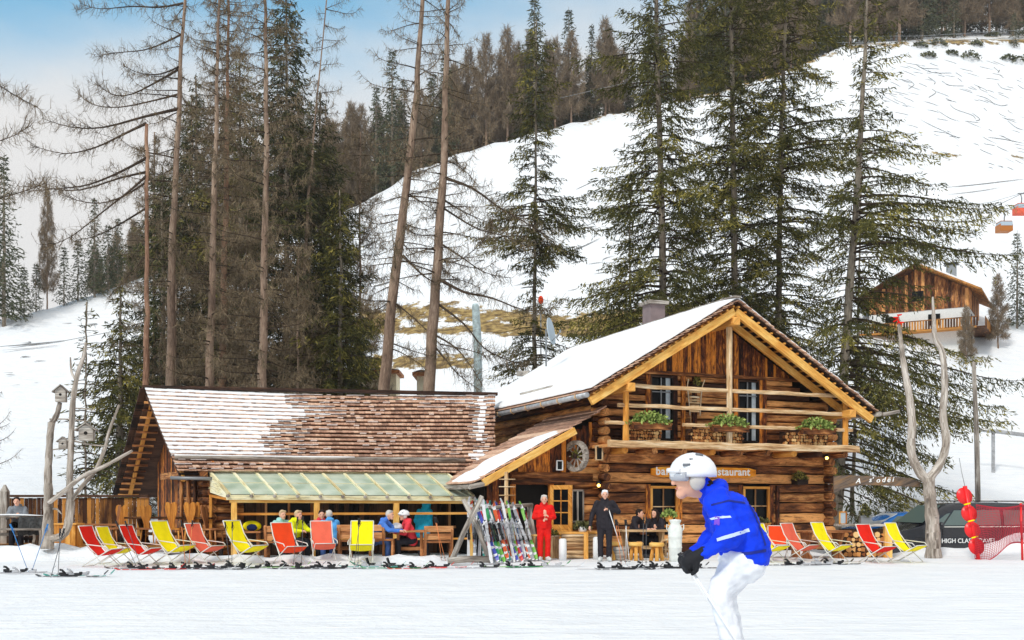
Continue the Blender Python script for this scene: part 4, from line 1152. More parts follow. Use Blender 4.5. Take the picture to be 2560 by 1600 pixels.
# ------------------------------------------------------------------ trees
def norm_rows(a): return a/np.maximum(np.linalg.norm(a, axis=1)[:, None], 1e-9)
def quads(C, A, B):
    """diamond leaf cards: centre, half axis, half width"""
    return np.stack([C-A, C+B, C+A, C-B], 1).reshape(-1, 3)
class Tree:
    def __init__(s, seed):
        s.g = np.random.default_rng(seed); s.r = random.Random(seed); s.w = MB(seed); s.V = []; s.R = []
    def path(s, pts, radii):
        s.p = [Vector(p) for p in pts]; s.rad = radii
        zs = [p.z for p in s.p]
        s.at = lambda z: Vector((float(np.interp(z, zs, [p.x for p in s.p])), float(np.interp(z, zs, [p.y for p in s.p])), z))
        s.ra = lambda z: float(np.interp(z, zs, radii))
        # resampled trunk
        n = 26; z0, z1 = zs[0], zs[-1]; P = []; R = []
        for i in range(n+1):
            z = z0+(z1-z0)*i/n; q = s.at(z)+Vector((s.r.uniform(-1, 1), s.r.uniform(-1, 1), 0))*.03; P.append(q); R.append(s.ra(z))
        s.trunk = MB(s.r.randint(1, 999)); s.trunk.tube(P, R, 9, noise=.12)
    def curve(s, o, az, L, rise, droop, tip, n=8, wob=.05):
        d = Vector((cos(az), sin(az), 0)); P = []; side = Vector((-sin(az), cos(az), 0)); w1 = s.r.uniform(-1, 1)*wob; 
        for i in range(n+1):
            t = i/n; P.append(o+d*L*t*(1-.10*t)+side*L*w1*sin(t*2.5)+ZZ*L*(rise*t-droop*t*t+tip*t**4))
        return P
    def wood_branch(s, P, r0, r1=.006, seg=4):
        n = len(P)-1; s.w.tube(P, [r0+(r1-r0)*(i/n)**.7 for i in range(n+1)], seg, cap=False)
    def needles(s, P, L, size, dens, side=.5, hang=.35, s0=.18, flatn=.25, tone=0.0):
        """sprays of needle twigs along a branch polyline"""
        g = s.g; P = np.array([tuple(p) for p in P]); n = len(P)-1
        m = max(4, int(L/size*1.6*dens))
        t = s0+(1-s0)*(np.arange(m)+g.random(m))/m
        idx = np.minimum((t*n).astype(int), n-1); f = (t*n-idx)[:, None]
        base = P[idx]*(1-f)+P[idx+1]*f; d = norm_rows(P[idx+1]-P[idx])
        sd = norm_rows(np.cross(d, np.array([0, 0, 1.0])))*np.where(g.random(m) < .5, 1, -1)[:, None]
        prof = np.minimum(1, (t-s0)*4+.35)*(1.08-t)**.55
        tl = side*L*.42*prof*g.uniform(.45, 1.15, m)+size*.8
        dr = norm_rows(d*g.uniform(.35, .95, (m, 1))+sd*g.uniform(.3, 1.0, (m, 1))+np.array([0, 0, 1.0])*(-hang*g.uniform(.0, 1.6, (m, 1))))
        k = np.maximum(1, (tl/(size*.62)).astype(int)); 
        rep = np.repeat(np.arange(m), k); off = np.concatenate([np.arange(q) for q in k]); 
        u = (off+.5)/k[rep]*tl[rep]
        C = base[rep]+dr[rep]*u[:, None]-np.array([0, 0, 1.0])*(hang*.6*(u**2)/np.maximum(tl[rep], .1))[:, None]
        C = C+g.normal(size=C.shape)*size*.22
        A = norm_rows(dr[rep]+g.normal(size=C.shape)*.42-np.array([0, 0, .25])*hang)
        B = norm_rows(np.cross(A, g.normal(size=C.shape)))
        sz = size*g.uniform(.7, 1.25, (len(C), 1))
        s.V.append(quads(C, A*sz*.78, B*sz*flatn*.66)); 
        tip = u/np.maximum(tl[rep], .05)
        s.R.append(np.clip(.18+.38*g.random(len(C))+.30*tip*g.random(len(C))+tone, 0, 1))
    def hangers(s, P, m, ln, wd, tone=0.0, s0=.1, spread=.4, up=0.0):
        """fine bare twigs along a branch: thin tapering slivers, two links each"""
        g = s.g; P = np.array([tuple(p) for p in P]); n = len(P)-1
        t = s0+(1-s0)*g.random(m)**.8; idx = np.minimum((t*n).astype(int), n-1); f = (t*n-idx)[:, None]
        b = P[idx]*(1-f)+P[idx+1]*f; d = norm_rows(P[idx+1]-P[idx])
        dr = norm_rows(d*.35+g.normal(size=(m, 3))*spread*np.array([1, 1, .6])+np.array([0, 0, 1.0])*np.where(g.random(m) < up, .8, -.75)[:, None])
        l = ln*g.uniform(.3, 1.25, (m, 1)); e1 = b+dr*l*.55; d2 = norm_rows(dr+g.normal(size=(m, 3))*.5+d*.3); e2 = e1+d2*l*.5
        B = norm_rows(np.cross(dr, g.normal(size=(m, 3))))*wd
        s.V.append(np.stack([b-B, b+B, e1+B*.6, e1-B*.6], 1).reshape(-1, 3)); s.V.append(np.stack([e1-B*.6, e1+B*.6, e2+B*.2, e2-B*.2], 1).reshape(-1, 3))
        # short side spurs
        B3 = norm_rows(g.normal(size=(m, 3))); e3 = e1+B3*l*.32; W3 = norm_rows(np.cross(B3, g.normal(size=(m, 3))))*wd*.7
        s.V.append(np.stack([e1-W3, e1+W3, e3+W3*.3, e3-W3*.3], 1).reshape(-1, 3))
        s.R.extend([np.clip(g.random(m)*.8+tone, 0, 1) for _ in range(3)])
    def finish(s, name, label, cat, barkm, leafm, base, group=None, twigm=None):
        t = thing(name, label, cat, base, 0, group); inv = Matrix.Translation(-Vector(base))
        o = s.trunk.build('trunk', M[barkm], t); o.data.transform(inv)
        if s.w.v:
            o = s.w.build('limbs', M['bark_dark'], t); o.data.transform(inv)
        if s.V:
            V = np.concatenate(s.V)-np.array(tuple(base)); o = link('crown', np_mesh('crown', V, 4, M[leafm], np.concatenate(s.R)), t)
        return t

def trunk_px(Y, pts, w, ztop=None, rtop=.03):
    """trunk through surveyed points (px,py,[width px]); extended to ground and up to ztop"""
    P = [S(x, y, Y) for x, y in pts]; P.sort(key=lambda p: p.z)
    gzv = gz(P[0].x, Y)-.2
    if P[0].z > gzv+.1:
        d = (P[1]-P[0]); q = P[0]-d*((P[0].z-gzv)/d.z); P.insert(0, Vector((P[0].x*.5+q.x*.5, q.y, gzv)))
    if ztop and ztop > P[-1].z+.3:
        d = (P[-1]-P[-2]); q = P[-1]+d*((ztop-P[-1].z)/d.z); P.append(Vector((P[-1].x*.5+q.x*.5, q.y, ztop)))
    z0, z1 = P[0].z, P[-1].z; r0 = .86*w/2/2560*Y
    R = [max(rtop, r0*(1.12-(p.z-z0)/(z1-z0)*.95)) if (p.z-z0) > .5 else r0*1.3 for p in P]
    return P, R

def spruce(name, label, Y, pts, w, ztop, R, seed, zc=2.0, wh=.5, per=5, size=.2, dens=1.0, hang=.45, prof=.8, side=.5, azf=None, barkm='bark_grey', leafm='needle', bare_low=0.0, gap=.15, Rf=None, twigs=0, base=None):
    T = Tree(seed); P, Rr = trunk_px(Y, pts, w, ztop); T.path(P, Rr); z = P[0].z+zc; zt = P[-1].z; r = T.r; k = 0
    while z < zt-.3:
        q = (z-P[0].z)/(zt-P[0].z)
        Lm = Rf(z) if Rf else R*min(1, (1-q)**prof*1.25)
        Lm *= 1.0+.35*mnoise.noise(Vector((z*.22, seed*1.7, 4)))
        clump = .72+.5*mnoise.noise(Vector((z*.35, seed, 0)))*1.2+.25*r.random()
        for j in range(per):
            if r.random() < gap: continue
            az = 2*pi*(j+r.random()*.8)/per+k*1.3
            L = max(.35, Lm*clump*r.uniform(.5, 1.3)*(1+.4*mnoise.noise(Vector((cos(az)*1.2, sin(az)*1.2+seed, z*.3))))); 
            if azf: L *= azf(az, z)
            if L < .25: continue
            o = T.at(z+r.uniform(-.15, .15))
            steep = .05+.5*q
            c = T.curve(o, az, L, -.12+steep*.6, .28+.2*(1-q), .16+.12*(1-q), 7)
            T.wood_branch(c, max(.012, .012+L*.010), .004, 4)
            if r.random() < bare_low*(1-q): T.hangers(c, int(L*14), .35, .006, .1); continue
            T.needles(c, L, size, dens, side, hang, s0=.15+.1*(1-q), tone=r.choice([-.16, -.08, 0, .08, .22]))
            if twigs: T.hangers(c, int(L*twigs), .4, .008, .2)
        z += wh*r.uniform(.7, 1.25); k += 1
    # leader
    c = [T.at(zt-.8+.1*i)+Vector((0, 0, 0)) for i in range(9)]; T.needles(c, 1.0, size, dens*1.5, .2, 0)
    return T.finish(name, label, 'spruce', barkm, leafm, (P[0].x, P[0].y, P[0].z))

def larch(name, label, Y, pts, w, ztop, L0, seed, zc=4, wh=.6, per=3, twig=34, tl=.5, tw=.009, azf=None, barkm='bark', droop=.28, tip=.42, rise=.04, explicit=(), prof=.5, rb=1.0, rtop=.03, cat='larch', up=.25, leafm='twig', auto=True, stubs=0):
    T = Tree(seed); P, Rr = trunk_px(Y, pts, w, ztop, rtop); T.path(P, Rr); z = P[0].z+zc; zt = P[-1].z; r = T.r; k = 0
    while auto and z < zt-.2:
        q = (z-P[0].z)/(zt-P[0].z)
        for j in range(per):
            az = 2*pi*(j+r.random())/per+k*1.1; L = L0*(1-q*.8)**prof*r.uniform(.4, 1.1)
            if azf: L *= azf(az, z)
            if L < .3: continue
            c = T.curve(T.at(z+r.uniform(-.3, .3)), az, L, rise+.15*(q-.5)+r.uniform(-.1, .1), droop*r.uniform(.6, 1.3), tip*r.uniform(.4, 1.1), 8, .12)
            T.wood_branch(c, rb*(.012+L*.010), .005, 4); T.hangers(c, int(L*twig), tl*(.6+.4*(1-q)), tw, 0, up=up)
        z += wh*r.uniform(.6, 1.4); k += 1
    for ex in explicit:
        pts_, rr, dy = ex; C = [S(x, y, Y+dy*i/(len(pts_)-1)) for i, (x, y) in enumerate(pts_)]
        n = len(C); D = []
        for kk in range(13):
            t = kk/12*(n-1); i = min(int(t), n-2); f = t-i; a = C[max(i-1, 0)]; b = C[i]; c = C[i+1]; d = C[min(i+2, n-1)]
            D.append(.5*((2*b)+(c-a)*f+(2*a-5*b+4*c-d)*f*f+(3*b-a-3*c+d)*f**3))
        Lb = sum((D[i+1]-D[i]).length for i in range(12))
        T.wood_branch(D, rr*Y/2560*.5, .008, 6); T.hangers(D, int(Lb*twig*1.2), tl*1.2, tw, -.1, up=.45, s0=.05)
        # secondary limbs
        for kk in range(int(Lb*2.2)):
            i = r.randint(2, 11); d = (D[min(i+1, 12)]-D[i-1]).normalized(); sd = Vector((r.uniform(-.5, .5), r.uniform(-.9, .9), r.uniform(-.5, .6)))
            c = [D[i]+(d*.8+sd)*Lb*.045*q_+ZZ*.012*Lb*q_*q_*r.uniform(-.2, .5) for q_ in range(5)]
            T.wood_branch(c, .014, .004, 4); T.hangers(c, int(10*tl/.5), tl*.8, tw, -.1, up=.45)
    for i in range(stubs):
        z = r.uniform(P[0].z+3, zt-1); az = r.uniform(0, 2*pi); o = T.at(z); L = r.uniform(.2, .7)
        T.wood_branch([o, o+Vector((cos(az), sin(az), -.15))*L], .025, .006, 4)
    return T.finish(name, label, cat, barkm, leafm, (P[0].x, P[0].y, P[0].z))

def side(c, pw=1.0, lo=.35):
    """favour branches towards azimuth c"""
    return lambda az, z: lo+(1-lo)*max(0, .5+.5*cos(az-c))**pw
# --- the tall larches behind the barn
larch('larch_tree', 'tall bare larch with long branches sweeping left against the blue sky', 46, [(425, 985), (432, 600), (452, 150), (462, 0)], 30, 27, 4.6, 11, zc=11, azf=side(pi, 1.2, .30), per=3, wh=.62, twig=30, tl=.55,
      explicit=[([(447, 272), (360, 292), (260, 318), (180, 318), (105, 296)], 9, -1), ([(452, 170), (400, 200), (330, 235), (280, 236), (240, 205)], 7, -1), ([(455, 85), (415, 105), (360, 125), (290, 132), (248, 140)], 6, 1),
                ([(458, 8), (400, 18), (330, 16), (250, 22), (200, 8)], 6, -1), ([(448, 235), (390, 250), (300, 268), (235, 262), (195, 235)], 6, 1), ([(452, 165), (400, 185), (350, 183), (310, 165)], 5, -2)])
larch('dead_larch', 'broken reddish larch trunk with long drooping limbs over the far left snow', 43.5, [(365, 985), (368, 700), (366, 310)], 24, None, 3.0, 12, zc=5.5, rtop=.07, barkm='bark_red', azf=side(pi, 1.0, .25), per=2, wh=1.0, twig=26, cat='dead tree',
      explicit=[([(366, 308), (310, 335), (240, 368), (160, 384), (75, 362)], 8, -1), ([(366, 395), (300, 430), (220, 462), (140, 472), (60, 478)], 8, -1.5), ([(366, 430), (300, 445), (200, 475), (120, 470), (75, 455)], 7, 1),
                ([(366, 440), (320, 480), (250, 535), (180, 590), (125, 614)], 8, -2), ([(366, 455), (310, 490), (250, 508), (190, 500), (150, 480)], 6, 0), ([(366, 520), (300, 560), (240, 590), (190, 600)], 6, -1), ([(366, 640), (320, 690), (270, 745)], 5, 1)])
larch('larch_tree', 'bare larch with pale brown trunk, second from the left behind barn ridge', 46, [(523, 985), (530, 700), (538, 400), (545, 120), (548, 0)], 30, 25, 3.4, 13, zc=4, per=4, wh=.5, twig=38, azf=None, stubs=14)
larch('larch_tree', 'slim brown bare larch between the pale trunks, thick with hanging twigs', 49, [(556, 985), (566, 400), (572, 0)], 26, 27, 3.0, 14, zc=4, per=4, wh=.42, twig=46, tl=.6, tw=.011, barkm='bark_red')
larch('larch_tree', 'straight grey larch trunk in front of the dark spruces', 43, [(655, 985), (662, 600), (667, 300), (663, 0)], 29, 26, 3.3, 15, zc=4, per=4, wh=.48, twig=40, barkm='bark', azf=None, stubs=20,
      explicit=[([(667, 395), (695, 392), (728, 386)], 4, -.5)])
larch('larch_tree', 'slender dark larch leaning right at the top of the frame behind dense spruces', 53, [(770, 500), (792, 260), (803, 130), (816, 0)], 14, 27, 4.2, 16, zc=14, per=3, wh=.6, twig=34, azf=side(0, 1, .3), tl=.7)
DB8 = [([(1000, 560), (1040, 585), (1090, 590)], 5, -1), ([(1008, 640), (1060, 690), (1100, 712)], 9, -1), ([(992, 760), (1040, 800), (1090, 850), (1120, 885)], 5, -1), ([(985, 860), (1040, 880), (1090, 893)], 4, -1), ([(1000, 548), (950, 560), (905, 552)], 4, 1), ([(985, 745), (940, 775), (895, 770)], 4, 1), ([(980, 850), (930, 856)], 3, .5),
       ([(1015, 480), (1060, 510), (1085, 525)], 5, 1), ([(975, 870), (1010, 885), (1050, 910), (1065, 925)], 4, -1)]
larch('larch_tree', 'leaning bare larch, left one of the pair beside the gabled roof', 45, [(958, 985), (985, 700), (1022, 420), (1040, 250), (1057, 0)], 38, 28, 4.2, 17, zc=10, per=3, wh=.6, twig=30, stubs=20, explicit=DB8, azf=None, tl=.55)
DB9 = [([(1112, 445), (1180, 470), (1250, 520), (1320, 560), (1400, 610)], 9, -1.5), ([(1110, 500), (1160, 530), (1230, 560)], 6, 1), ([(1108, 520), (1190, 570), (1260, 590), (1330, 620)], 6, -2), ([(1103, 610), (1150, 640), (1210, 680), (1270, 695)], 6, 1), ([(1102, 700), (1160, 730), (1230, 745), (1310, 775), (1380, 775)], 10, -2),
       ([(1098, 655), (1150, 650), (1210, 600), (1230, 560)], 4, 1), ([(1095, 760), (1160, 810), (1210, 870), (1270, 900), (1320, 915)], 7, -1), ([(1092, 840), (1140, 870), (1180, 920), (1205, 960)], 6, -1), ([(1090, 870), (1115, 900), (1150, 940), (1200, 975)], 6, -2), ([(1090, 700), (1150, 700), (1200, 720)], 4, 2), ([(1100, 860), (1170, 875), (1225, 892)], 4, 1)]
larch('larch_tree', 'thick bare larch with dead limbs drooping right toward the snowy gable roof', 44.5, [(1070, 985), (1090, 700), (1110, 420), (1115, 150), (1121, 0)], 38, 28, 3.8, 18, zc=11, per=3, wh=.6, twig=32, stubs=24, explicit=DB9, azf=None, tl=.55)
# --- the dark spruce group behind the barn
for i, (x, Y, ty, R_, lab) in enumerate([(300, 47, 700, 2.3, 'small dark spruce left of the broken larch'), (405, 55, 420, 3.2, 'dark spruce behind the broken reddish larch'), (490, 58, 190, 3.3, 'dark spruce between the two leftmost pale trunks'),
                                         (600, 56, 120, 3.6, 'dense dark spruce just left of the grey larch trunk'), (715, 54, -40, 3.9, 'tallest dense dark spruce right of the grey larch trunk'),
                                         (800, 57, 230, 3.5, 'dark spruce below the slender leaning larch'), (850, 50, 470, 2.7, 'shaggy spruce at the right edge of the dark group, above the barn ridge')]):
    zt = CAMZ+(HORY-ty)/2560*Y
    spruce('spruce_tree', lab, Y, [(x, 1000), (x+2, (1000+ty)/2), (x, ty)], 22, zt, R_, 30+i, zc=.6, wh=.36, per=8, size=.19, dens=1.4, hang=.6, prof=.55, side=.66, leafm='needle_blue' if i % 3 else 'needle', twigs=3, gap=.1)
for x, Y, ty, L_l, sd_, lab in ((385, 60, 330, 2.6, 91, 'bushy brown larch behind the broken reddish trunk'), (480, 61, 240, 2.8, 92, 'bushy brown larch between the leftmost pale trunks'), (615, 50, 560, 2.2, 93, 'low brown larch thicket before the dark spruces'), (745, 49, 620, 2.4, 94, 'low twiggy larch over the middle of the barn ridge'), (440, 49, 700, 2.0, 95, 'low twiggy larch over the left end of the barn ridge'), (560, 62, 200, 2.8, 96, 'tall bushy larch behind the slim brown one'), (900, 60, 330, 2.4, 97, 'bushy brown larch at the right edge of the dark group'), (815, 62, 260, 2.6, 98, 'brown larch behind the slender leaning larch')):
    larch('larch_tree', lab, Y, [(x, 1000), (x, ty)], 12, CAMZ+(HORY-ty)/2560*Y, L_l, sd_, zc=.8, per=5, wh=.40, twig=44, tl=.6, tw=.013, up=.4)
# --- middle and right spruces behind the log house
spruce('spruce_tree', 'thin sparse spruce beside the satellite dish', 52, [(1336, 880), (1338, 500), (1341, 50)], 15, CAMZ+1200/2560*52, 2.0, 51, zc=2.5, wh=.34, per=6, size=.16, dens=1.3, hang=.6, gap=.12,
       Rf=lambda z: 3.3*(.72+.28*sin(z*.9))*(1-ss(19, 26, z)*.75), bare_low=.25)
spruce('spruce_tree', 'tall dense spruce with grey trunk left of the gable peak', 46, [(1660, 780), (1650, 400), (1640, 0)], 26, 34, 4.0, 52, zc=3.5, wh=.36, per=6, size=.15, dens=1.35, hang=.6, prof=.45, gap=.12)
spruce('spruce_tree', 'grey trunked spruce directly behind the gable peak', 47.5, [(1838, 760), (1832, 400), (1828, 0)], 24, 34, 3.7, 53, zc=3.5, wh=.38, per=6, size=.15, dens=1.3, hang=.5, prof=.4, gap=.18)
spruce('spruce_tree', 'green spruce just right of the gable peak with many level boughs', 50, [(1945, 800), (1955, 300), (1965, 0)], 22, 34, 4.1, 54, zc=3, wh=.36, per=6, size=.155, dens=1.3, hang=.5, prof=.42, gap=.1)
spruce('spruce_tree', 'shorter dark spruce low behind the chimney', 52, [(1575, 880), (1575, 640), (1575, 470)], 14, CAMZ+780/2560*52, 2.4, 55, zc=1, wh=.36, per=6, size=.17, dens=1.3, hang=.6, prof=.6)
spruce('spruce_tree', 'dark bushy spruce low behind the right slope of the gable', 54, [(1890, 900), (1890, 700), (1890, 600)], 14, CAMZ+650/2560*54, 2.9, 56, zc=.8, wh=.36, per=7, size=.18, dens=1.3, hang=.5, prof=.5, leafm='needle_blue')
def rf14(z):
    return float(np.interp(z, [1, 4, 7, 9, 11, 13, 17, 20, 24], [6.3, 6.8, 6.6, 6.6, 5.8, 4.9, 3.2, 1.9, .7]))
spruce('spruce_tree', 'large spruce with long boughs hanging right over the black van', 43, [(2088, 1310), (2108, 940), (2135, 600), (2160, 200), (2168, 0)], 32, 24.5, 5, 57, zc=1.6, wh=.38, per=7, size=.15, dens=1.15, hang=.6, gap=.12,
       Rf=rf14, azf=lambda az, z: .36+.64*max(0, .5+.5*cos(az-radians(-15)))**1.1, side=.42)
spruce('spruce_tree', 'thin spruce trunk close beside the large right hand spruce', 47, [(2132, 1200), (2146, 800), (2152, 480)], 11, CAMZ+820/2560*47, 1.6, 58, zc=5, wh=.7, per=4, size=.19, dens=.7, gap=.3)
spruce('young_pine', 'young sparse pine standing behind the plank fence', 36, [(212, 1300), (214, 1000), (216, 755)], 7, CAMZ+495/2560*36, 1.7, 59, zc=1.0, wh=.42, per=5, size=.14, dens=.55, hang=.0, prof=.75, side=.35, leafm='needle_blue', gap=.15)
# --- bare trees at the left edge
larch('larch_tree', 'bare larch whose branch tips reach in from beyond the left edge', 40, [(-110, 1200), (-120, 600), (-125, 0)], 30, 24, 3.9, 61, zc=9, per=3, wh=.75, twig=34, azf=side(0, 1.3, .2), tl=.6,
      explicit=[([(-120, 150), (-40, 190), (40, 240), (95, 268)], 6, -1), ([(-120, 330), (-50, 360), (20, 345), (70, 318)], 5, -1), ([(-120, 520), (-20, 500), (60, 478), (120, 455)], 6, -1)])
larch('bare_bush', 'leafless twiggy bush on the snow at the left edge', 33, [(-45, 1250), (-50, 1100), (-55, 930)], 6, CAMZ+320/2560*33, 1.5, 62, zc=.6, per=4, wh=.4, twig=30, tl=.35, tw=.005, azf=side(0, 1, .4), rise=.5, cat='bush')

# ------------------------------------------------------------------ far trees: a few kinds, copied
def proto_spruce(seed, h, R, leafm, size=.38, wh=.48, per=7):
    T = Tree(seed); T.path([(0, 0, -.6), (0, 0, h*.5), (0, 0, h)], [h*.012, h*.008, .02]); z = h*.06; r = T.r
    while z < h-.3:
        q = z/h; 
        for j in range(per):
            L = max(.3, R*(1-q)**.8*r.uniform(.65, 1.2)); az = 2*pi*(j+r.random())/per
            c = T.curve(T.at(z), az, L, .05+.4*q-.1, .28, .18, 4); T.needles(c, L, size, .9, .5, .35, s0=.05, flatn=.26)
        z += wh
    return T
def proto_larch(seed, h, R, size=.026):
    T = Tree(seed); T.path([(0, 0, -.6), (0, 0, h*.5), (0, 0, h)], [h*.011, h*.008, .02]); z = h*.15; r = T.r
    while z < h-.2:
        q = z/h
        for j in range(4):
            L = max(.3, R*(1-q)**.6*r.uniform(.6, 1.15)); az = 2*pi*(j+r.random())/4
            c = T.curve(T.at(z), az, L, .1, .2, .25, 4, .1); T.wood_branch(c, .03, .01, 3); T.hangers(c, int(L*52), .9, size, 0, up=.4)
        z += .55
    return T
protos = []
for i, (kind, h, R_) in enumerate([('s', 15, 2.7), ('s', 17, 3.0), ('s', 12, 2.4), ('l', 15, 3.2), ('l', 17, 3.5), ('s', 9, 1.8)]):
    T = proto_spruce(70+i, h, R_, None) if kind == 's' else proto_larch(70+i, h, R_)
    tm = T.trunk.mesh('trunk', M['bark_grey' if kind == 's' else 'bark'])
    mats = M['needle_far'] if kind == 's' else M['twig_far']
    cm = np_mesh('crown', np.concatenate(T.V), 4, mats, np.concatenate(T.R))
    protos.append((kind, h, tm, cm))
def far_tree(x, Y, kind_i, sc_, label, group, z=None, rot=None):
    k, h, tm, cm = protos[kind_i]; X = SX(x, Y); z = float(hill([X], [Y])[0]) if z is None else z
    o = bpy.data.objects.new('spruce_tree' if k == 's' else 'larch_tree', None); COL.objects.link(o); o.location = (X, Y, z); o.rotation_euler = (0, 0, random.Random(int(x*7+Y*13)).uniform(0, 6.28) if rot is None else rot)
    o.scale = (sc_, sc_, sc_); tag(o, label, 'spruce' if k == 's' else 'larch', group)
    link('trunk', tm, o); link('crown', cm, o); return o
rr = random.Random(99)
nfar = 0
# ridge forest, left and middle part
x = 250
while x < 1900:
    T_ = float(np.interp(x, TTX, TTY))
    for row in range(4 if x < 1500 else 2):
        Y = T_+1.5+row*7+rr.uniform(-1, 5); larchy = (.62 if 1030 < x < 1500 else .35)
        ki = rr.choice([3, 4]) if rr.random() < larchy and row < 2 else rr.choice([0, 1, 2])
        s_ = rr.uniform(.75, 1.12)*(.9 if x < 700 else 1.0)*(.85 if x > 1350 else 1)*(.55 if 560 > x else 1)
        k = protos[ki][0]
        sec = 'above the barn end' if x < 560 else 'behind the dark spruce group' if x < 900 else 'above the leaning larch pair' if x < 1200 else 'above the sparse spruce' if x < 1550 else 'behind the tall right hand spruces'; rw = ['front edge', 'second row', 'third row', 'deepest row'][row]
        far_tree(x+rr.uniform(-18, 18), Y, ki, s_, ('dark ridge spruce, %s, %s' if k == 's' else 'bare brown ridge larch, %s, %s') % (rw, sec), 'ridge forest spruces' if k == 's' else 'ridge forest larches'); nfar += 1
    x += 33
# upper right forest
x = 1760
while x < 2640:
    T_ = float(np.interp(x, TTX, TTY))
    for row in range(4):
        Y = T_+2+row*9+rr.uniform(-1, 6)+max(0, (2250-x)*.0); ki = rr.choice([3, 4, 4]) if rr.random() < .42 else rr.choice([0, 1, 1, 2])
        k = protos[ki][0]
        if x > 2230 and row == 0 and rr.random() < .6: continue
        sec = 'left of the large right hand spruce top' if x < 2160 else 'above the tracked slope' if x < 2400 else 'at the upper right corner'; rw = ['front edge', 'second row', 'third row', 'deepest row'][row]
        far_tree(x+rr.uniform(-22, 22), Y, ki, rr.uniform(1.0, 1.35), ('grey green upper forest spruce, %s, %s' if k == 's' else 'bare grey upper forest larch, %s, %s') % (rw, sec), 'upper forest spruces' if k == 's' else 'upper forest larches'); nfar += 1
    x += 42
# single ones that stand out
far_tree(1422, 147, 1, 1.14, 'tall pointed blue-dark spruce standing above the ridge forest against sky', None, rot=1)
far_tree(1336, 140, 0, 1.32, 'slim spruce poking above the larches left of the pointed blue-dark one', None)
for x, Y, ki, s_, lab in [(10, 99, 1, .98, 'dark spruce at the left edge on the low snowy shoulder'), (-25, 100, 0, 1.0, 'dark spruce half cut off by the left edge'), (118, 104, 4, .74, 'lone bare larch rising from the left snowy shoulder'), (236, 107, 1, .62, 'pointed spruce right of the lone bare larch'),
                          (60, 101, 5, .6, 'small spruce beside the left edge spruce'), (160, 105, 5, .7, 'small dark spruce between the lone larch and the pointed spruce'), (195, 106, 5, .75, 'middle small dark spruce on the left shoulder'), (270, 109, 5, .8, 'small dark spruce right of the pointed spruce'), (295, 110, 2, .62, 'spruce at the right end of the left shoulder row'), (90, 103, 5, .55, 'low spruce under the lone bare larch'),
                          (2543, 97, 0, .62, 'dark spruce at the right edge above the chalet'), (2535, 158, 5, .62, 'small lone fir on the tracked slope at the right'), (2385, 162, 5, 1.0, 'olive fir at the forest edge above the ski tracks'), (2270, 160, 2, .95, 'dark fir at the forest edge left of the olive fir'),
                          (2415, 88, 4, .30, 'small bare tree in front of the white chalet wall'), (2495, 92, 4, .40, 'bare round tree above the chalet roof')]:
    o_ = far_tree(x, Y, ki, s_, lab, None)
    if ki == 4 and s_ > .5: o_.scale = (.42, .42, s_)
# low bushes on the upper slope
for i, (x, y, s_) in enumerate([(2320, 143, 1.0), (2425, 148, 1.3), (2380, 138, .8), (2550, 158, 1.4), (2345, 112, 1.2), (2300, 118, 1.0), (2365, 92, 1.3), (2480, 88, 1.0), (2440, 115, .9), (2518, 150, 1.0)]):
    p = onhill(x, y, 60); V, rn = leafy(160, 0, 0, 0, 1.3*s_, .9*s_, .9*s_, .22, 300+i)
    o = link('bush', np_mesh('bush', V, 4, M['needle_far'], rn)); o.location = p; tag(o, 'low dark bush in the snow at the edge of the upper forest', 'bush', 'bushes on the upper slope')
for i, (x, y, h, R_, lab) in enumerate([(1012, 985, 3.3, 1.15, 'rounded olive green conifer between the two leaning larches'), (1118, 985, 2.7, 1.0, 'rounded yellowish conifer right of the thick larch'), (880, 975, 2.0, .9, 'low olive conifer at the barn ridge end of the spruces')]):
    Y = 56-i; X = SX(x, Y); z = gz(X, Y); t_ = thing('round_conifer', lab, 'conifer', (X, Y, z)); 
    V, rn = leafy(900, 0, 0, h*.42+1.2, R_, R_, h*.6, .12, 400+i, 1.0); link('crown', np_mesh('crown', V, 4, M['needle'], np.clip(rn+.15, 0, 1)), t_)
    mb = MB(1); mb.tube([(0, 0, -.2), (0, 0, 2)], .1, 7); mb.build('trunk', M['bark'], t_)
# ------------------------------------------------------------------ things around the house
def put(mb, name, mat, t_, bevel=0.0, world=True):
    """part modelled in place (world coordinates) under thing t_"""
    o = mb.build(name, mat, t_, bevel)
    if world: o.data.transform(t_.matrix_basis.inverted() if t_.parent is None else Matrix.Identity(4))
    return o
def upd(): bpy.context.view_layer.update()
def gpt(px, Y, dz=0.0):
    x = SX(px, Y); return Vector((x, Y, gz(x, Y)+dz))
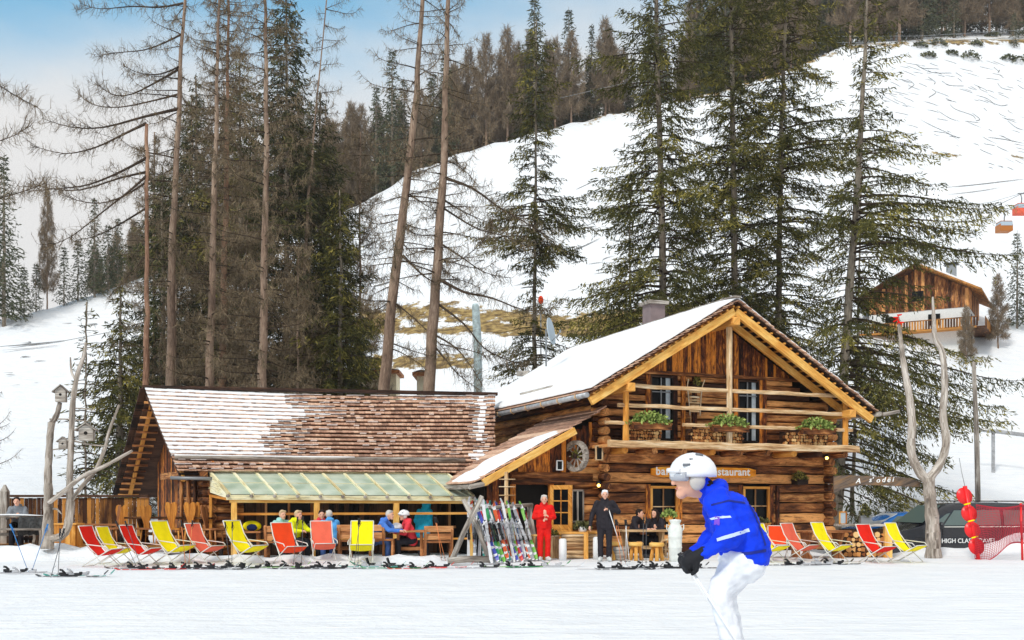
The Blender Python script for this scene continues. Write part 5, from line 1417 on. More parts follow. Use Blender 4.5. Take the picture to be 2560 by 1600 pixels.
# ---- deck chairs
def cloth(name, c):
    t = NT(name); tcn = t.n('ShaderNodeTexCoord'); n = t.n('ShaderNodeTexNoise', {'Vector': tcn.outputs['Object'], 'Scale': 5.0, 'Detail': 3.0})
    t.set(Base_Color=t.ramp(n.outputs['Fac'], [(.3, tuple(q*.86 for q in c[:3])+(1,)), (.7, c)]), Roughness=.75, Specular_IOR_Level=.2); t.bump(n.outputs['Fac'], .25, .02); return t.m
M['yellow'] = cloth('yellow_canvas', srgb(255, 236, 0)); M['red'] = cloth('red_canvas', srgb(232, 34, 14)); M['coral'] = cloth('faded_red_canvas', srgb(238, 108, 82)); M['orangered'] = cloth('orange_red_canvas', srgb(238, 72, 22))
M['frame_white'] = flat('white_tube', (.72, .70, .64, 1), .4)
def make_deckchair(mat):
    """faces +X; base at ground"""
    t_ = thing('deck_chair', 'x', 'deck chair', (0, 0, 0), 0, 'deck chairs standing in the snow')
    w = .27; mb = MB(3)
    for y in (-w, w):
        mb.tube([(-.42, y, .98), (-.30, y, .70), (.05, y, .25), (.32, y, .02)], .013, 6)      # long back rail running to front foot
        mb.tube([(-.34, y*.92, .02), (.02, y*.92, .22), (.44, y*.92, .44)], .013, 6)          # rear foot to seat front
        mb.tube([(-.20, y*1.08, .55), (.12, y*1.12, .52), (.34, y*1.12, .50), (.40, y*1.1, .44)], .012, 6)   # arm
        mb.tube([(-.20, y*1.05, .55), (.10, y*1.05, .29)], .009, 5)
    for x, z in ((.44, .44), (-.34, .02), (.32, .02)): mb.tube([(x, -w*.95, z), (x, w*.95, z)], .011, 6)
    mb.tube([(-.42, -w, .98), (-.42, w, .98)], .014, 6)
    mb.build('frame', M['frame_white'], t_)
    P = []; prof = [(-.415, .985), (-.37, .86), (-.29, .68), (-.19, .50), (-.07, .36), (.06, .30), (.20, .315), (.33, .37), (.435, .435)]
    mb = MB(4)
    for i, (x, z) in enumerate(prof): P.append([(x+.004*sin(j), -w*.93+2*w*.93*j/6, z-.02*sin(pi*j/6)*(sin(pi*i/8)+.2)) for j in range(7)])
    mb.grid(P); mb.grid([[(x+.006, y, z-.01) for x, y, z in row] for row in P]); mb.grid([P[0], [(x-.0, y, z-.012) for x, y, z in P[0]]])
    mb.build('canvas_sling', mat, t_)
    return t_
chp = {}
def deck(mat, px, Y, rz, label, s=1.0, tilt=0.0):
    if mat not in chp: o = chp[mat] = make_deckchair(M[mat])
    else: o = copy_tree(chp[mat])
    p = gpt(px, Y); o.location = p; o.rotation_euler = (0, tilt, radians(rz)); o.scale = (s, s, s); o['label'] = label; return o
deck('red', 252, 24.6, -12, 'leftmost red deck chair, seen side-on with a yellow one behind it', 1.0)
deck('yellow', 290, 25.6, -12, 'yellow deck chair half hidden between the two leftmost red ones', .95)
deck('red', 352, 25.0, -14, 'red deck chair second from the left among the red, beside the narrow yellow one', 1.0)
deck('yellow', 432, 25.3, -24, 'yellow deck chair in front of the heart-carved wooden chair', 1.08)
deck('coral', 512, 25.6, -26, 'faded red deck chair in front of the porch corner chairs')
deck('yellow', 614, 25.3, -28, 'yellow deck chair in front of the first porch post', 1.10)
deck('orangered', 722, 25.4, -52, 'orange red deck chair in front of the person in the yellow jacket', 1.04)
deck('coral', 808, 25.8, -72, 'pale red deck chair facing forward in front of the light blue jacket')
deck('yellow', 904, 25.6, -84, 'yellow deck chair seen square-on beside the laid out snowboard', 1.05)
deck('yellow', 1925, 26.4, -52, 'yellow deck chair right behind the blue skier', 1.0)
deck('orangered', 1945, 28.0, -100, 'orange chair back half hidden behind the yellow deck chair near the skier', .9)
deck('coral', 2000, 26.7, -50, 'faded red deck chair between two yellow ones right of the skier')
deck('yellow', 2078, 26.4, -50, 'yellow deck chair under the house corner beside the log stack', 1.03)
deck('red', 2190, 26.2, -58, 'red deck chair with tall white legs beside the log stack')
deck('yellow', 2264, 26.4, -50, 'rightmost yellow deck chair, in front of the van wheel', 1.03)
# ---- skis and poles
SKICOL = [('white', (.7, .7, .72, 1)), ('red', srgb(214, 50, 46)), ('green', srgb(40, 150, 90)), ('black', (.02, .02, .025, 1)), ('blue', srgb(60, 70, 170)), ('lime', srgb(120, 190, 70)), ('grey', srgb(150, 150, 155)), ('purple', srgb(110, 80, 140)), ('orange', srgb(215, 90, 40)), ('teal', srgb(60, 160, 150))]
def ski_mat(nm, c):
    t = NT(nm+'_ski_paint'); tcn = t.n('ShaderNodeTexCoord')
    m = t.n('ShaderNodeMapping', {'Vector': tcn.outputs['Object'], 'Scale': (3.4, 1, 1)})
    n = t.n('ShaderNodeTexVoronoi', {'Vector': m.outputs[0], 'Scale': 3.0}); c2 = t.ramp(n.outputs['Color'], [(.32, c), (.36, (.75, .75, .76, 1)), (.55, (.75, .75, .76, 1)), (.58, c), (.80, c), (.82, (.03, .03, .035, 1))], 'CONSTANT')
    t.set(Base_Color=c2, Roughness=.35); return t.m
M['skis'] = {n: ski_mat(n, c) for n, c in SKICOL}
def ski_mesh(L, seed):
    mb = MB(seed); n = 14; T = []; B = []
    for i in range(n+1):
        x = -L/2+L*i/n; k = i/n
        w = .058-.018*sin(pi*k); w *= min(1, (1-k)*7+.15)**.5 * min(1, k*9+.5)
        z = .012+.13*max(0, (k-.88)/.12)**2+.04*max(0, (.06-k)/.06)**2
        T.append([(x, -w, z), (x, w, z)]); B.append([(x, -w, z-.012), (x, w, z-.012)])
    mb.grid(T, smooth=False); mb.grid(B, smooth=False); mb.grid([[T[i][0], B[i][0]] for i in range(n+1)]); mb.grid([[T[i][1], B[i][1]] for i in range(n+1)]); mb.grid([T[0], B[0]]); mb.grid([T[-1], B[-1]])
    return mb
def binding(seed):
    mb = MB(seed); mb.box((-.02, 0, .022), (.40, .07, .02)); mb.box((.15, 0, .05), (.13, .075, .05)); mb.box((.21, 0, .075), (.05, .05, .05))
    mb.box((-.19, 0, .055), (.12, .07, .06)); mb.tube([(-.14, 0, .07), (-.20, 0, .13), (-.25, 0, .14)], .025, 6); mb.box((-.1, 0, .04), (.03, .10, .035)); return mb
skp = {}
M['bind2'] = flat('pale_binding', (.45, .45, .47, 1), .5)
def ski(colr, label=None, group=None, bm='black'):
    colr_, colr = colr, (colr, bm)
    if colr not in skp:
        t_ = thing('ski', 'ski', 'ski'); ski_mesh(1.62, 3).build('blade', M['skis'][colr_], t_); binding(4).build('binding', M[bm], t_); skp[colr] = t_; o = t_; first = True
    else: o = copy_tree(skp[colr])
    if label: o['label'] = label
    if group: o['group'] = group
    return o
def lay_ski(colr, px, Y, rz, label, group='skis lying on the snow', roll=0):
    o = ski(colr, label, group, random.Random(px).choice(['black', 'black', 'bind2'])); Y += random.Random(px+1).uniform(-.25, .25); rz += random.Random(px+2).uniform(-14, 14); p = gpt(px, Y, .012); o.location = p; o.rotation_euler = (roll, 0, radians(rz)); return o
L_ = [(40, 22.6, 14, 'grey', 'pale ski lying at the foot of the blue ski poles, nearer the frame edge'), (62, 22.2, 12, 'white', 'pale ski lying beside the foot of the blue poles, nearer the camera'),
      (178, 21.2, 4, 'black', 'black ski lying by the crossed grey poles, nearest the camera'), (196, 21.6, 6, 'teal', 'dark ski behind the one by the crossed grey poles'),
      (345, 24.0, 6, 'black', 'black ski on the snow below the second red deck chair'), (372, 23.8, 7, 'red', 'red tipped ski on the snow below the narrow yellow deck chair'),
      (450, 24.0, 3, 'red', 'red ski on the snow below the yellow deck chair at the carved chair'), (480, 23.8, 4, 'black', 'black ski below the faded red deck chair, left end'), (512, 24.1, 3, 'grey', 'grey ski below the faded red deck chair'), (545, 23.9, 5, 'black', 'black ski between faded red and yellow deck chairs'),
      (590, 24.2, 2, 'black', 'black ski below the yellow deck chair at the porch post'), (628, 24.0, 3, 'grey', 'grey ski below the yellow deck chair at the porch post'),
      (690, 24.1, 0, 'lime', 'green ski below the orange red deck chair'), (730, 24.3, -3, 'black', 'black ski below the orange red deck chair'), (765, 24.1, 2, 'black', 'black ski between orange red and pale red deck chairs'), (815, 24.4, 0, 'grey', 'grey ski below the pale red deck chair'), (845, 24.2, 2, 'black', 'black ski right of the pale red deck chair'),
      (930, 24.2, 2, 'teal', 'teal ski by the square-on yellow deck chair'), (985, 24.0, 0, 'green', 'green ski in the middle of the row left of the rack'), (1050, 24.1, 2, 'red', 'red ski lying left of the ski rack'), (1100, 24.4, -4, 'red', 'short red ski beside the rack foot'),
      (1290, 24.3, 1, 'lime', 'light green ski lying in front of the rack'), (1345, 24.4, 2, 'green', 'green ski lying in front of the person in red'), (1225, 24.2, 0, 'grey', 'grey ski lying under the rack'), (1380, 24.1, 1, 'white', 'white ski lying right of the person in red'),
      (1520, 24.0, 3, 'white', 'white ski at the feet of the person in black'), (1570, 23.7, -2, 'black', 'black ski lying nearest the camera by the tables'), (1620, 24.1, 8, 'black', 'black ski in the tangle below the two diners'), (1650, 24.3, -5, 'grey', 'grey ski in the tangle below the two diners'), (1690, 24.0, 2, 'black', 'black ski left of the skier in the tangle'), (1730, 24.1, -3, 'black', 'black ski close to the skier\'s glove'),
      (1985, 25.1, 2, 'black', 'black ski below the yellow chair right of the skier'), (2020, 25.2, 0, 'white', 'white ski below the faded red chair at right'), (2060, 25.2, 3, 'black', 'black ski below the yellow chair at the log stack'), (2085, 25.3, 4, 'black', 'black ski at the right end of the row by the log stack')]
for px, Y, rz, c, lab in L_: lay_ski(c, px, Y, rz, lab)
# snowboard
t_ = thing('snowboard', 'teal and dark red snowboard lying flat on the snow', 'snowboard', gpt(955, 24.8, .03)); mb = MB(2); P = []
for i in range(15):
    k = i/14; w = .14*min(1, sin(pi*min(max(k, .02), .98))*2.2)**.5; z = .10*max(0, abs(k-.5)*2-.8)/.2
    P.append([(-.78+1.56*k, -w, z), (-.78+1.56*k, w, z)])
mb.grid(P); mb.grid([[(x, y, z-.012) for x, y, z in r_] for r_ in P]); mb.build('board', M['skis']['teal'], t_)
for x in (-.25, .25):
    mb = MB(2); mb.box((x, 0, .03), (.16, .24, .03)); mb.tube([(x-.08, -.1, .04), (x-.12, -.1, .16), (x-.12, .1, .16), (x-.08, .1, .04)], .02, 6); mb.build('binding', M['black'], t_)
# ski poles
def pole_pair(px, Y, dx1, dx2, h, colr, label, base=0.0, dy=.1):
    """two poles stuck in the snow, tops spread by dx1, dx2 metres"""
    for k, (dx, lab) in enumerate(((dx1, 'left leaning'), (dx2, 'right leaning'))):
        p = gpt(px, Y, -.05)+Vector((base*(k-.5), 0, 0)); q = p+Vector((dx, dy*(k-.5), h))
        t_ = thing('ski_pole', label % lab, 'ski pole', p); 
        mb = MB(3); mb.tube([p, q], [.006, .009], 6); put(mb, 'shaft', M['pole_'+colr], t_)
        d = (q-p).normalized(); mb = MB(3); mb.tube([q-d*.14, q-d*.02, q+d*.01], [.016, .019, .021], 8); put(mb, 'grip', M['pole_blue' if colr == 'blue' else 'black'], t_)
        mb = MB(3); b = p+d*.12; mb.tube([b, b+d*.012], [.045, .02], 10); put(mb, 'basket', M['black'], t_)
        mb = MB(3); mb.tube([q-d*.02, q-d*.12+Vector((.05, -.02, 0)), q-d*.22, q-d*.12+Vector((-.02, 0, 0)), q-d*.02], .006, 5); put(mb, 'strap', M['pole_blue' if colr == 'blue' else 'black'], t_)
M['pole_blue'] = flat('blue_pole', srgb(30, 120, 190), .35); M['pole_grey'] = flat('grey_pole', srgb(90, 92, 96), .3, .5); M['pole_orange'] = flat('orange_pole', srgb(224, 130, 70), .4); M['pole_white'] = flat('white_pole', srgb(235, 235, 235), .35)
upd()
pole_pair(75, 22.9, -.40, .36, 1.12, 'blue', 'blue ski pole of the V-shaped pair at the far left, %s', .03)
pole_pair(135, 21.2, .07, .27, 1.06, 'grey', 'grey ski pole of the crossed pair in front of the forked grey tree, %s', -.16)
pole_pair(350, 24.3, -.5, -.42, 1.15, 'grey', 'dark ski pole leaning on the second red deck chair, %s', .1)
pole_pair(468, 24.6, -.1, .08, 1.15, 'orange', 'ski pole with yellow basket in front of the carved chairs, %s', .06)
pole_pair(577, 24.8, -.1, .0, 1.1, 'grey', 'grey ski pole leaning at the yellow chair by the porch post, %s', .05)
pole_pair(743, 24.6, .05, .10, 1.25, 'grey', 'grey ski pole standing right of the orange red chair, %s', -.2)
pole_pair(890, 25.0, .02, .14, 1.2, 'grey', 'grey ski pole rising behind the square-on yellow chair, %s', -.1)
pole_pair(1560, 25.4, -.16, -.24, 1.15, 'orange', 'orange ski pole right of the person in black, %s', .12)
pole_pair(1610, 25.2, -.0, .05, 1.22, 'grey', 'dark ski pole standing before the two diners, %s', -.1)
pole_pair(1570, 25.3, -.0, -.12, 1.15, 'white', 'white ski pole standing left of the diners, %s', .1)
pole_pair(1110, 26.0, -.15, -.30, 1.15, 'orange', 'orange ski pole at the right end of the porch, %s', .1)
# ---- ski rack with leaning skis
rk = thing('ski_rack', 'A-shaped rack of pale grey logs carrying many coloured skis', 'ski rack', gpt(1180, 25.6))
upd()
def Rk(px, py, Y): return S(px, py, Y)
mb = MB(5)
mb.tube([Rk(1128, 1405, 25.2), Rk(1160, 1330, 25.3), Rk(1205, 1240, 25.4)], [.075, .07, .06], 8, noise=.1); put(mb, 'leg', M['grey_wood'], rk)
mb = MB(6); mb.tube([Rk(1224, 1402, 25.6), Rk(1195, 1320, 25.6), Rk(1158, 1248, 25.6)], [.075, .07, .06], 8, noise=.1); put(mb, 'leg', M['grey_wood'], rk)
mb = MB(7); mb.tube([Rk(1120, 1402, 25.0), Rk(1170, 1398, 25.1), Rk(1230, 1399, 25.3)], .085, 8, noise=.12); put(mb, 'foot_log', M['grey_wood'], rk)
mb = MB(8); mb.tube([Rk(1182, 1272, 25.5), Rk(1330, 1262, 27.6)], .05, 8, noise=.1); put(mb, 'cross_bar', M['grey_wood'], rk)
mb = MB(9); mb.tube([Rk(1345, 1400, 27.4), Rk(1322, 1262, 27.6)], .06, 8); put(mb, 'leg', M['grey_wood'], rk); mb = MB(9); mb.tube([Rk(1305, 1400, 27.8), Rk(1328, 1262, 27.7)], .06, 8); put(mb, 'leg', M['grey_wood'], rk)
cols = ['white', 'red', 'grey', 'blue', 'green', 'purple', 'lime', 'black', 'orange', 'white', 'teal', 'red', 'white', 'grey', 'blue', 'lime', 'red', 'purple', 'white', 'black', 'green', 'orange', 'grey', 'white', 'lime', 'red']
rq = random.Random(8)
def lean_ski(colr, foot, top, label, spin=0.0):
    o = ski(colr, label, 'skis leaning on the ski rack', rq.choice(['bind2', 'bind2', 'black'])); d = (top-foot); d.normalize()
    nrm_ = Vector((rq.uniform(-.4, .4), -1, 0)); y = nrm_.cross(d).normalized(); z = d.cross(y).normalized(); 
    o.matrix_basis = Matrix.Translation(foot+d*.82) @ Matrix((d, y, z)).transposed().to_4x4() @ Matrix.Diagonal((rq.uniform(.9, 1.05), rq.uniform(.7, .95), 1, 1))
    return o
NSK = 26
pos = ['first', 'second', 'third', 'fourth', 'fifth', 'sixth', 'seventh', 'eighth', 'ninth', 'tenth', 'eleventh', 'twelfth', 'thirteenth']
for i in range(NSK):
    k = i/(NSK-1); c = cols[i]
    bx = 1232+112*k+rq.uniform(-5, 5); tx = 1190+100*k+rq.uniform(-13, 13); Yb = 25.2+1.7*k+rq.uniform(-.2, .2)
    f = S(bx, 1404-3*k, Yb); f.z = gz(f.x, f.y)+.02
    tp = S(tx, 1240, Yb+.45); tp.z = f.z+1.56; tp.x += rq.uniform(-.12, .12); tp.y += rq.uniform(-.15, .15)
    lab = '%s ski, %s %s in the %s of the leaning row' % (c, pos[i//2], 'front one' if i % 2 else 'back one', 'left part' if k < .33 else 'middle' if k < .66 else 'right part')
    lean_ski(c, f, tp, lab)
for i in range(9):
    c = ['white', 'grey', 'red', 'white', 'teal', 'black', 'white', 'orange', 'grey'][i]; bx = 1176+9*i+rq.uniform(-6, 6); tx = 1172+8*i+rq.uniform(-16, 16); Yb = 25.9+.1*i
    f = S(bx, 1400, Yb); f.z = gz(f.x, f.y)+.02; tp = S(tx, 1240, Yb+.3); tp.z = f.z+1.56
    lean_ski(c, f, tp, '%s ski, number %s of the loose group inside the log A-frame' % (c, ['one', 'two', 'three', 'four', 'five', 'six', 'seven', 'eight', 'nine'][i]))
# a few poles with straps hanging at the rack
for i in range(7):
    px = 1180+22*i; p = S(px+14, 1400, 25.6+.2*i); q = S(px, 1275+8*(i % 3), 25.8+.2*i); p.z = gz(p.x, p.y)
    t_ = thing('ski_pole', 'ski pole leaning inside the ski rack', 'ski pole', p, 0, 'poles leaning in the rack'); upd()
    mb = MB(i); mb.tube([p, q], .007, 6); put(mb, 'shaft', M[['pole_grey', 'pole_white', 'pole_blue'][i % 3]], t_); d = (q-p).normalized(); mb = MB(i); mb.tube([q-d*.12, q], .019, 7); put(mb, 'grip', M['black'], t_)
# post with rungs behind the rack
pp = gpt(1266, 27.5); t_ = thing('rung_post', 'pinkish post with short crossbars rising behind the leaning skis', 'post', pp); upd()
mb = MB(3); mb.tube([pp, pp+ZZ*2.35], [.07, .05], 8, noise=.1); put(mb, 'pole', M['pale'], t_)
mb = MB(4)
for zz in (1.5, 1.72, 1.95, 2.15): mb.tube([pp+Vector((-.2, -.05, zz)), pp+Vector((.24, -.05, zz))], .013, 6)
put(mb, 'crossbars', M['pale'], t_)

# ---- tables, benches, carved chairs
def tabletop(t_, a, b, z, w, th, mat, name='tabletop'):
    mb = MB(3); a = Vector(a); b = Vector(b); mb.beam(Vector((a.x, a.y, z)), Vector((b.x, b.y, z)), w, th); return put(mb, name, mat, t_, bevel=.008)
def trestle_table(x0, x1, Y0, Y1, label, mat='brownfurn', z=.76, w=.8, shaped=True, group=None, name='trestle_table'):
    a = Vector((SX(x0, Y0), Y0, 0)); b = Vector((SX(x1, Y1), Y1, 0)); c = (a+b)/2; t_ = thing(name, label, 'table', (c.x, c.y, gz(c.x, c.y)), 0, group); upd()
    g0 = t_.location.z; tabletop(t_, a, b, g0+z, w, .05, M[mat]); d = (b-a).normalized(); sd = Vector((-d.y, d.x, 0))
    for k in (.14, .86):
        p = a.lerp(b, k); mb = MB(int(k*10)); prof = [(.26, 0), (.26, .08), (.13, .16), (.11, .3), (.19, .48), (.28, .66), (.30, z-.03)]
        poly = [p+sd*s_+ZZ*(g0+zz) for s_, zz in prof]+[p-sd*s_+ZZ*(g0+zz) for s_, zz in reversed(prof)]
        mb.prism([q-d*.035 for q in poly], d*.07); put(mb, 'leg', M[mat], t_)
    mb = MB(7); mb.beam(a.lerp(b, .14)+ZZ*(g0+.3), a.lerp(b, .86)+ZZ*(g0+.3), .05, .09); put(mb, 'stretcher', M[mat], t_)
    return t_
def bench(x0, x1, Y0, Y1, label, mat='brownfurn', back=True, z=.46, w=.36, endshape=True, bh=.9, group=None, side_=1):
    a = Vector((SX(x0, Y0), Y0, 0)); b = Vector((SX(x1, Y1), Y1, 0)); c = (a+b)/2; t_ = thing('bench', label, 'bench', (c.x, c.y, gz(c.x, c.y)), 0, group); upd(); g0 = t_.location.z
    d = (b-a).normalized(); sd = Vector((-d.y, d.x, 0))*side_
    mb = MB(3); mb.beam(a+ZZ*(g0+z), b+ZZ*(g0+z), w, .05); put(mb, 'seat', M[mat], t_, bevel=.008)
    for k in (.04, .96):
        p = a.lerp(b, k); mb = MB(4); poly = [p-sd*.2+ZZ*g0, p+sd*.2+ZZ*g0, p+sd*.17+ZZ*(g0+.3), p+sd*.2+ZZ*(g0+z-.03), p-sd*.2+ZZ*(g0+z-.03), p-sd*.15+ZZ*(g0+.3)]
        if back: poly = [p-sd*.2+ZZ*g0, p+sd*.22+ZZ*g0, p+sd*.22+ZZ*(g0+z), p+sd*.30+ZZ*(g0+bh), p+sd*.2+ZZ*(g0+bh+.04), p+sd*.12+ZZ*(g0+z+.04), p-sd*.2+ZZ*(g0+z)]
        mb.prism([q-d*.03 for q in poly], d*.06); put(mb, 'end_board', M[mat], t_)
    if back:
        mb = MB(5); n = 2
        for i in range(n): mb.beam(a+sd*(.20+.035*i)+ZZ*(g0+z+.14+.2*i), b+sd*(.20+.035*i)+ZZ*(g0+z+.14+.2*i), .03, .16)
        put(mb, 'backrest', M[mat], t_)
    return t_
def carved_chair(px, Y, rz, label, mat='orange', heart=True, h=1.0):
    p = gpt(px, Y); t_ = thing('carved_chair', label, 'chair', p, radians(rz), 'carved wooden chairs on the terrace')
    mb = MB(3); mb.box((0, 0, .46), (.42, .42, .04)); mb.build('seat', M[mat], t_)
    # fiddle shaped back, at +Y side facing -Y
    prof = [(.10, .42), (.09, .55), (.13, .66), (.19, .80), (.21, .92), (.185, 1.02), (.12, 1.05), (.05, 1.03), (0, .985)]
    poly = [Vector((x*.82, .19+(z-.42)*.14, z*h)) for x, z in prof]+[Vector((-x*.82, .19+(z-.42)*.14, z*h)) for x, z in reversed(prof[:-1])]
    mb = MB(4); mb.prism(poly[::-1], Vector((0, .035, 0))); bk = mb.build('backrest', M[mat], t_)
    if heart:
        mb = MB(5); hp = []
        for k in range(16):
            a = 2*pi*k/16; hp.append(Vector((.0026*16*sin(a)**3, .19+.42*.14-.004, .88*h+.0026*(13*cos(a)-5*cos(2*a)-2*cos(3*a)-cos(4*a)))))
        mb.prism(hp, Vector((0, -.004, 0))); mb.build('heart_cutout', M['void'], bk)
    for x, y in ((-.16, -.16), (.16, -.16), (-.16, .16), (.16, .16)):
        mb = MB(6); mb.tube([(x, y, .45), (x*1.25, y*1.25, 0)], [.025, .018], 7); mb.build('leg', M[mat], t_)
    return t_
# rustic terrace, left
DK = .33
t_ = thing('terrace_deck', 'low weathered wooden deck carrying the tables left of the barn', 'deck', (-11, 29.2, 0)); mb = MB(9)
for k in range(16): mb.beam(Vector((-15.5, 28.0+.16*k, DK-.03)), Vector((-7.9, 28.1+.16*k, DK-.03)), .15, .05)
put(mb, 'planks', M['fence_wood'], t_)
mb = MB(8)
for k in range(9): mb.beam(Vector((-15.4+.93*k, 28.0, -.1)), Vector((-15.4+.93*k, 28.0, DK-.06)), .1, .1, up=(0, 1, 0))
put(mb, 'posts', M['dark_wood'], t_)
ZOFF = 0.0
_gz = gz
def gz(x, y): return (DK if (-15.6 < x < -7.8 and 27.85 < y < 30.6) else _gz(x, y))
trestle_table(330, 545, 29.6, 29.0, 'long wooden table among the carved chairs left of the porch', 'fence_wood')
bench(318, 400, 28.9, 28.9, 'plain brown bench front of the long table, by the fence', 'brownfurn', back=False)
bench(205, 330, 29.9, 29.6, 'narrow bench along the plank fence', 'brownfurn', back=False, z=.55)
for px, Y, rz, lab, ht, mt in [(272, 29.0, -60, 'narrow side-on carved chair next to the plank fence', False, 'brownfurn'), (302, 29.4, 15, 'low carved chair beside the fence, second from the left', False, 'orange'), (374, 29.0, 178, 'carved chair with plain fiddle back standing between fence and table', False, 'orange'),
                               (436, 28.8, 180, 'tallest carved chair with a heart hole in its back', True, 'orange'), (484, 28.9, 176, 'carved chair just right of the heart chair', True, 'orange'), (508, 29.0, 150, 'carved chair half behind, right of the heart pair', True, 'orange'), (533, 28.4, 75, 'carved chair side-on at the right end of the long table', False, 'brownfurn')]:
    carved_chair(px, max(Y, 28.4), rz, lab, mt, ht, 1.16 if ht else 1.08)
# snowy table far left + planter
t_ = trestle_table(-60, 112, 28.8, 29.2, 'weathered grey table with snow on it at the far left', 'grey_wood', z=.80, w=.9)
mb = MB(5); P = [[Vector((SX(-60+172*i/14, 28.95), 28.6+.7*j/5, .83+DK+.05*sin(pi*min(max(i/14, .04), .96))*sin(pi*min(max(j/5, .1), .9))+.03*mnoise.noise(Vector((i, j, 0))))) for j in range(6)] for i in range(15)]
mb.grid(P); put(mb, 'snow', M['roofsnow'], t_)
bench(-50, 112, 28.2, 28.4, 'low grey bench before the snowy table at the far left', 'grey_wood', back=False, z=.46)
t_ = thing('blanket', 'dark grey fur blanket hanging over the far left table edge', 'blanket', (SX(85, 28.35), 28.35, .5)); upd(); mb = MB(4)
P = [[Vector((SX(48+60*i/10, 28.5), 28.48-.05*sin(i*1.3)-.1*(1-j/6), .63+.5*j/6+.02*sin(i*2.1))) for j in range(7)] for i in range(11)]
mb.grid(P); M['fur'] = flat('dark_fur', (.05, .05, .05, 1), .95, var=.6, scale=14, bump=.8); put(mb, 'cloth', M['fur'], t_)
p = gpt(173, 28.3); t_ = thing('wooden_planter', 'orange wooden planter box behind the forked grey tree', 'planter', p); mb = MB(4)
for k in range(4): mb.box((-.21+.14*k, -.24, .30), (.13, .03, .6))
for k in range(4): mb.box((.26, -.18+.12*k, .30), (.03, .11, .6)); 
for k in range(4): mb.box((-.28, -.18+.12*k, .30), (.03, .11, .6))
mb.box((0, 0, .61), (.62, .56, .04)); mb.box((0, 0, .3), (.5, .44, .58)); mb.build('box', M['orange'], t_)
# ---- porch furniture
trestle_table(735, 900, 27.15, 27.3, 'long brown table in the middle of the porch terrace')
bench(665, 742, 26.75, 26.75, 'brown bench behind the orange red deck chair', back=True, bh=.86, side_=-1)
bench(845, 965, 26.75, 26.8, 'brown bench with rounded end board right of the light blue jacket', back=True, bh=.80, side_=-1)
trestle_table(985, 1065, 27.0, 27.05, 'brown table with curved trestle leg between the blue and red jackets', w=.7)
bench(925, 985, 26.6, 26.6, 'low bench with scrolled end below the blue jacket', back=False, z=.42)
bench(1058, 1130, 26.85, 27.0, 'orange brown bench at the right end of the porch', back=True, bh=.78, side_=-1)
trestle_table(590, 655, 28.2, 28.3, 'table at the left end inside the porch', z=.72)
t_ = thing('backpack', 'yellow and blue backpack on the table at the left porch end', 'backpack', (SX(630, 28.2), 28.2, .75)); mb = MB(3); mb.ball((0, 0, .13), .2, 14, 9, sx=1.3, sy=.7, sz=.75); mb.build('bag', M['yellow'], t_)
mb = MB(3); mb.ball((.02, -.09, .1), .13, 12, 8, sx=1.2, sy=.6, sz=.8); M['navy'] = flat('navy_cloth', srgb(24, 50, 110), .8); mb.build('pocket', M['navy'], t_)
t_ = thing('ski_helmet', 'black ski helmet lying on the porch table beside the yellow jacket', 'helmet', (SX(781, 27.1), 27.1, .79)); mb = MB(3); mb.ball((0, 0, .09), .15, 14, 9, sx=1.15, sy=.95, sz=.85); mb.build('shell', M['black'], t_)
mb = MB(3); mb.tube([(-.16, -.08, .05), (0, -.17, .06), (.16, -.08, .05)], .025, 8); mb.build('visor', M['grey'], t_)
t_ = thing('ski_helmet', 'white ski helmet on the table in front of the leaning blue jacket', 'helmet', (SX(992, 27.0), 27.0, .79)); mb = MB(3); mb.ball((0, 0, .09), .14, 14, 9, sx=1.15, sy=.95, sz=.9); mb.build('shell', M['white'], t_)
mb = MB(3); mb.tube([(-.15, -.08, .05), (0, -.16, .06), (.15, -.08, .05)], .02, 8); mb.build('visor', M['grey'], t_)
t_ = flower_box(Vector((SX(1375, 28), 28, .0)), .5, Matrix.Identity(3), 'wooden crate planter with low white heather at the entrance', M['pale'], 240, .16, boxh=.62, boxd=.4, dens=.05, lm='needle')
for lab, px, Y, wd in (('slatted log counter with orange post right of the person in red', 1432, 27.7, .62), ('rough log counter left of the person in black', 1475, 28.0, .5)):
    p = gpt(px, Y); t_ = thing('log_counter', lab, 'counter', p); mb = MB(int(px))
    for k in range(6): mb.tube([(-wd/2, -.2, .07+.11*k), (wd/2, -.2, .07+.11*k)], .055, 7, noise=.1)
    for k in range(6): mb.tube([(-wd/2, .2, .07+.11*k), (wd/2, .2, .07+.11*k)], .055, 7, noise=.1)
    mb.build('logs', M['pale'], t_); mb = MB(2); mb.box((0, 0, .70), (wd+.15, .5, .05)); mb.build('top', M['orange'], t_)
    mb = MB(2); mb.box((wd/2+.03, -.22, .35), (.12, .1, .7)); mb.build('post', M['orange'], t_)
V, rn = leafy(260, 0, 0, 0, .26, .2, .2, .05, 9)
t_ = thing('fir_arrangement', 'fir and red berry arrangement in a white pot on the log counter', 'plant', (SX(1455, 27.8), 27.6, .86)); link('sprigs', np_mesh('sprigs', V, 4, M['needle_blue'], rn), t_); mb = MB(2); mb.lathe([(.09, -.14), (.14, .02)], (0, 0, 0), 12); mb.build('pot', M['white'], t_)
for px, Y, lab, h in ((1407, 27.0, 'slim white cylinder on the snow right of the person in red', .58), (1492, 27.3, 'slim white cylinder between counter and person in black', .6)):
    t_ = thing('snow_bollard', lab, 'bollard', gpt(px, Y)); mb = MB(2); mb.lathe([(.10, 0), (.105, h*.5), (.10, h-.03), (.06, h)], (0, 0, 0), 14); mb.build('body', M['white'], t_)
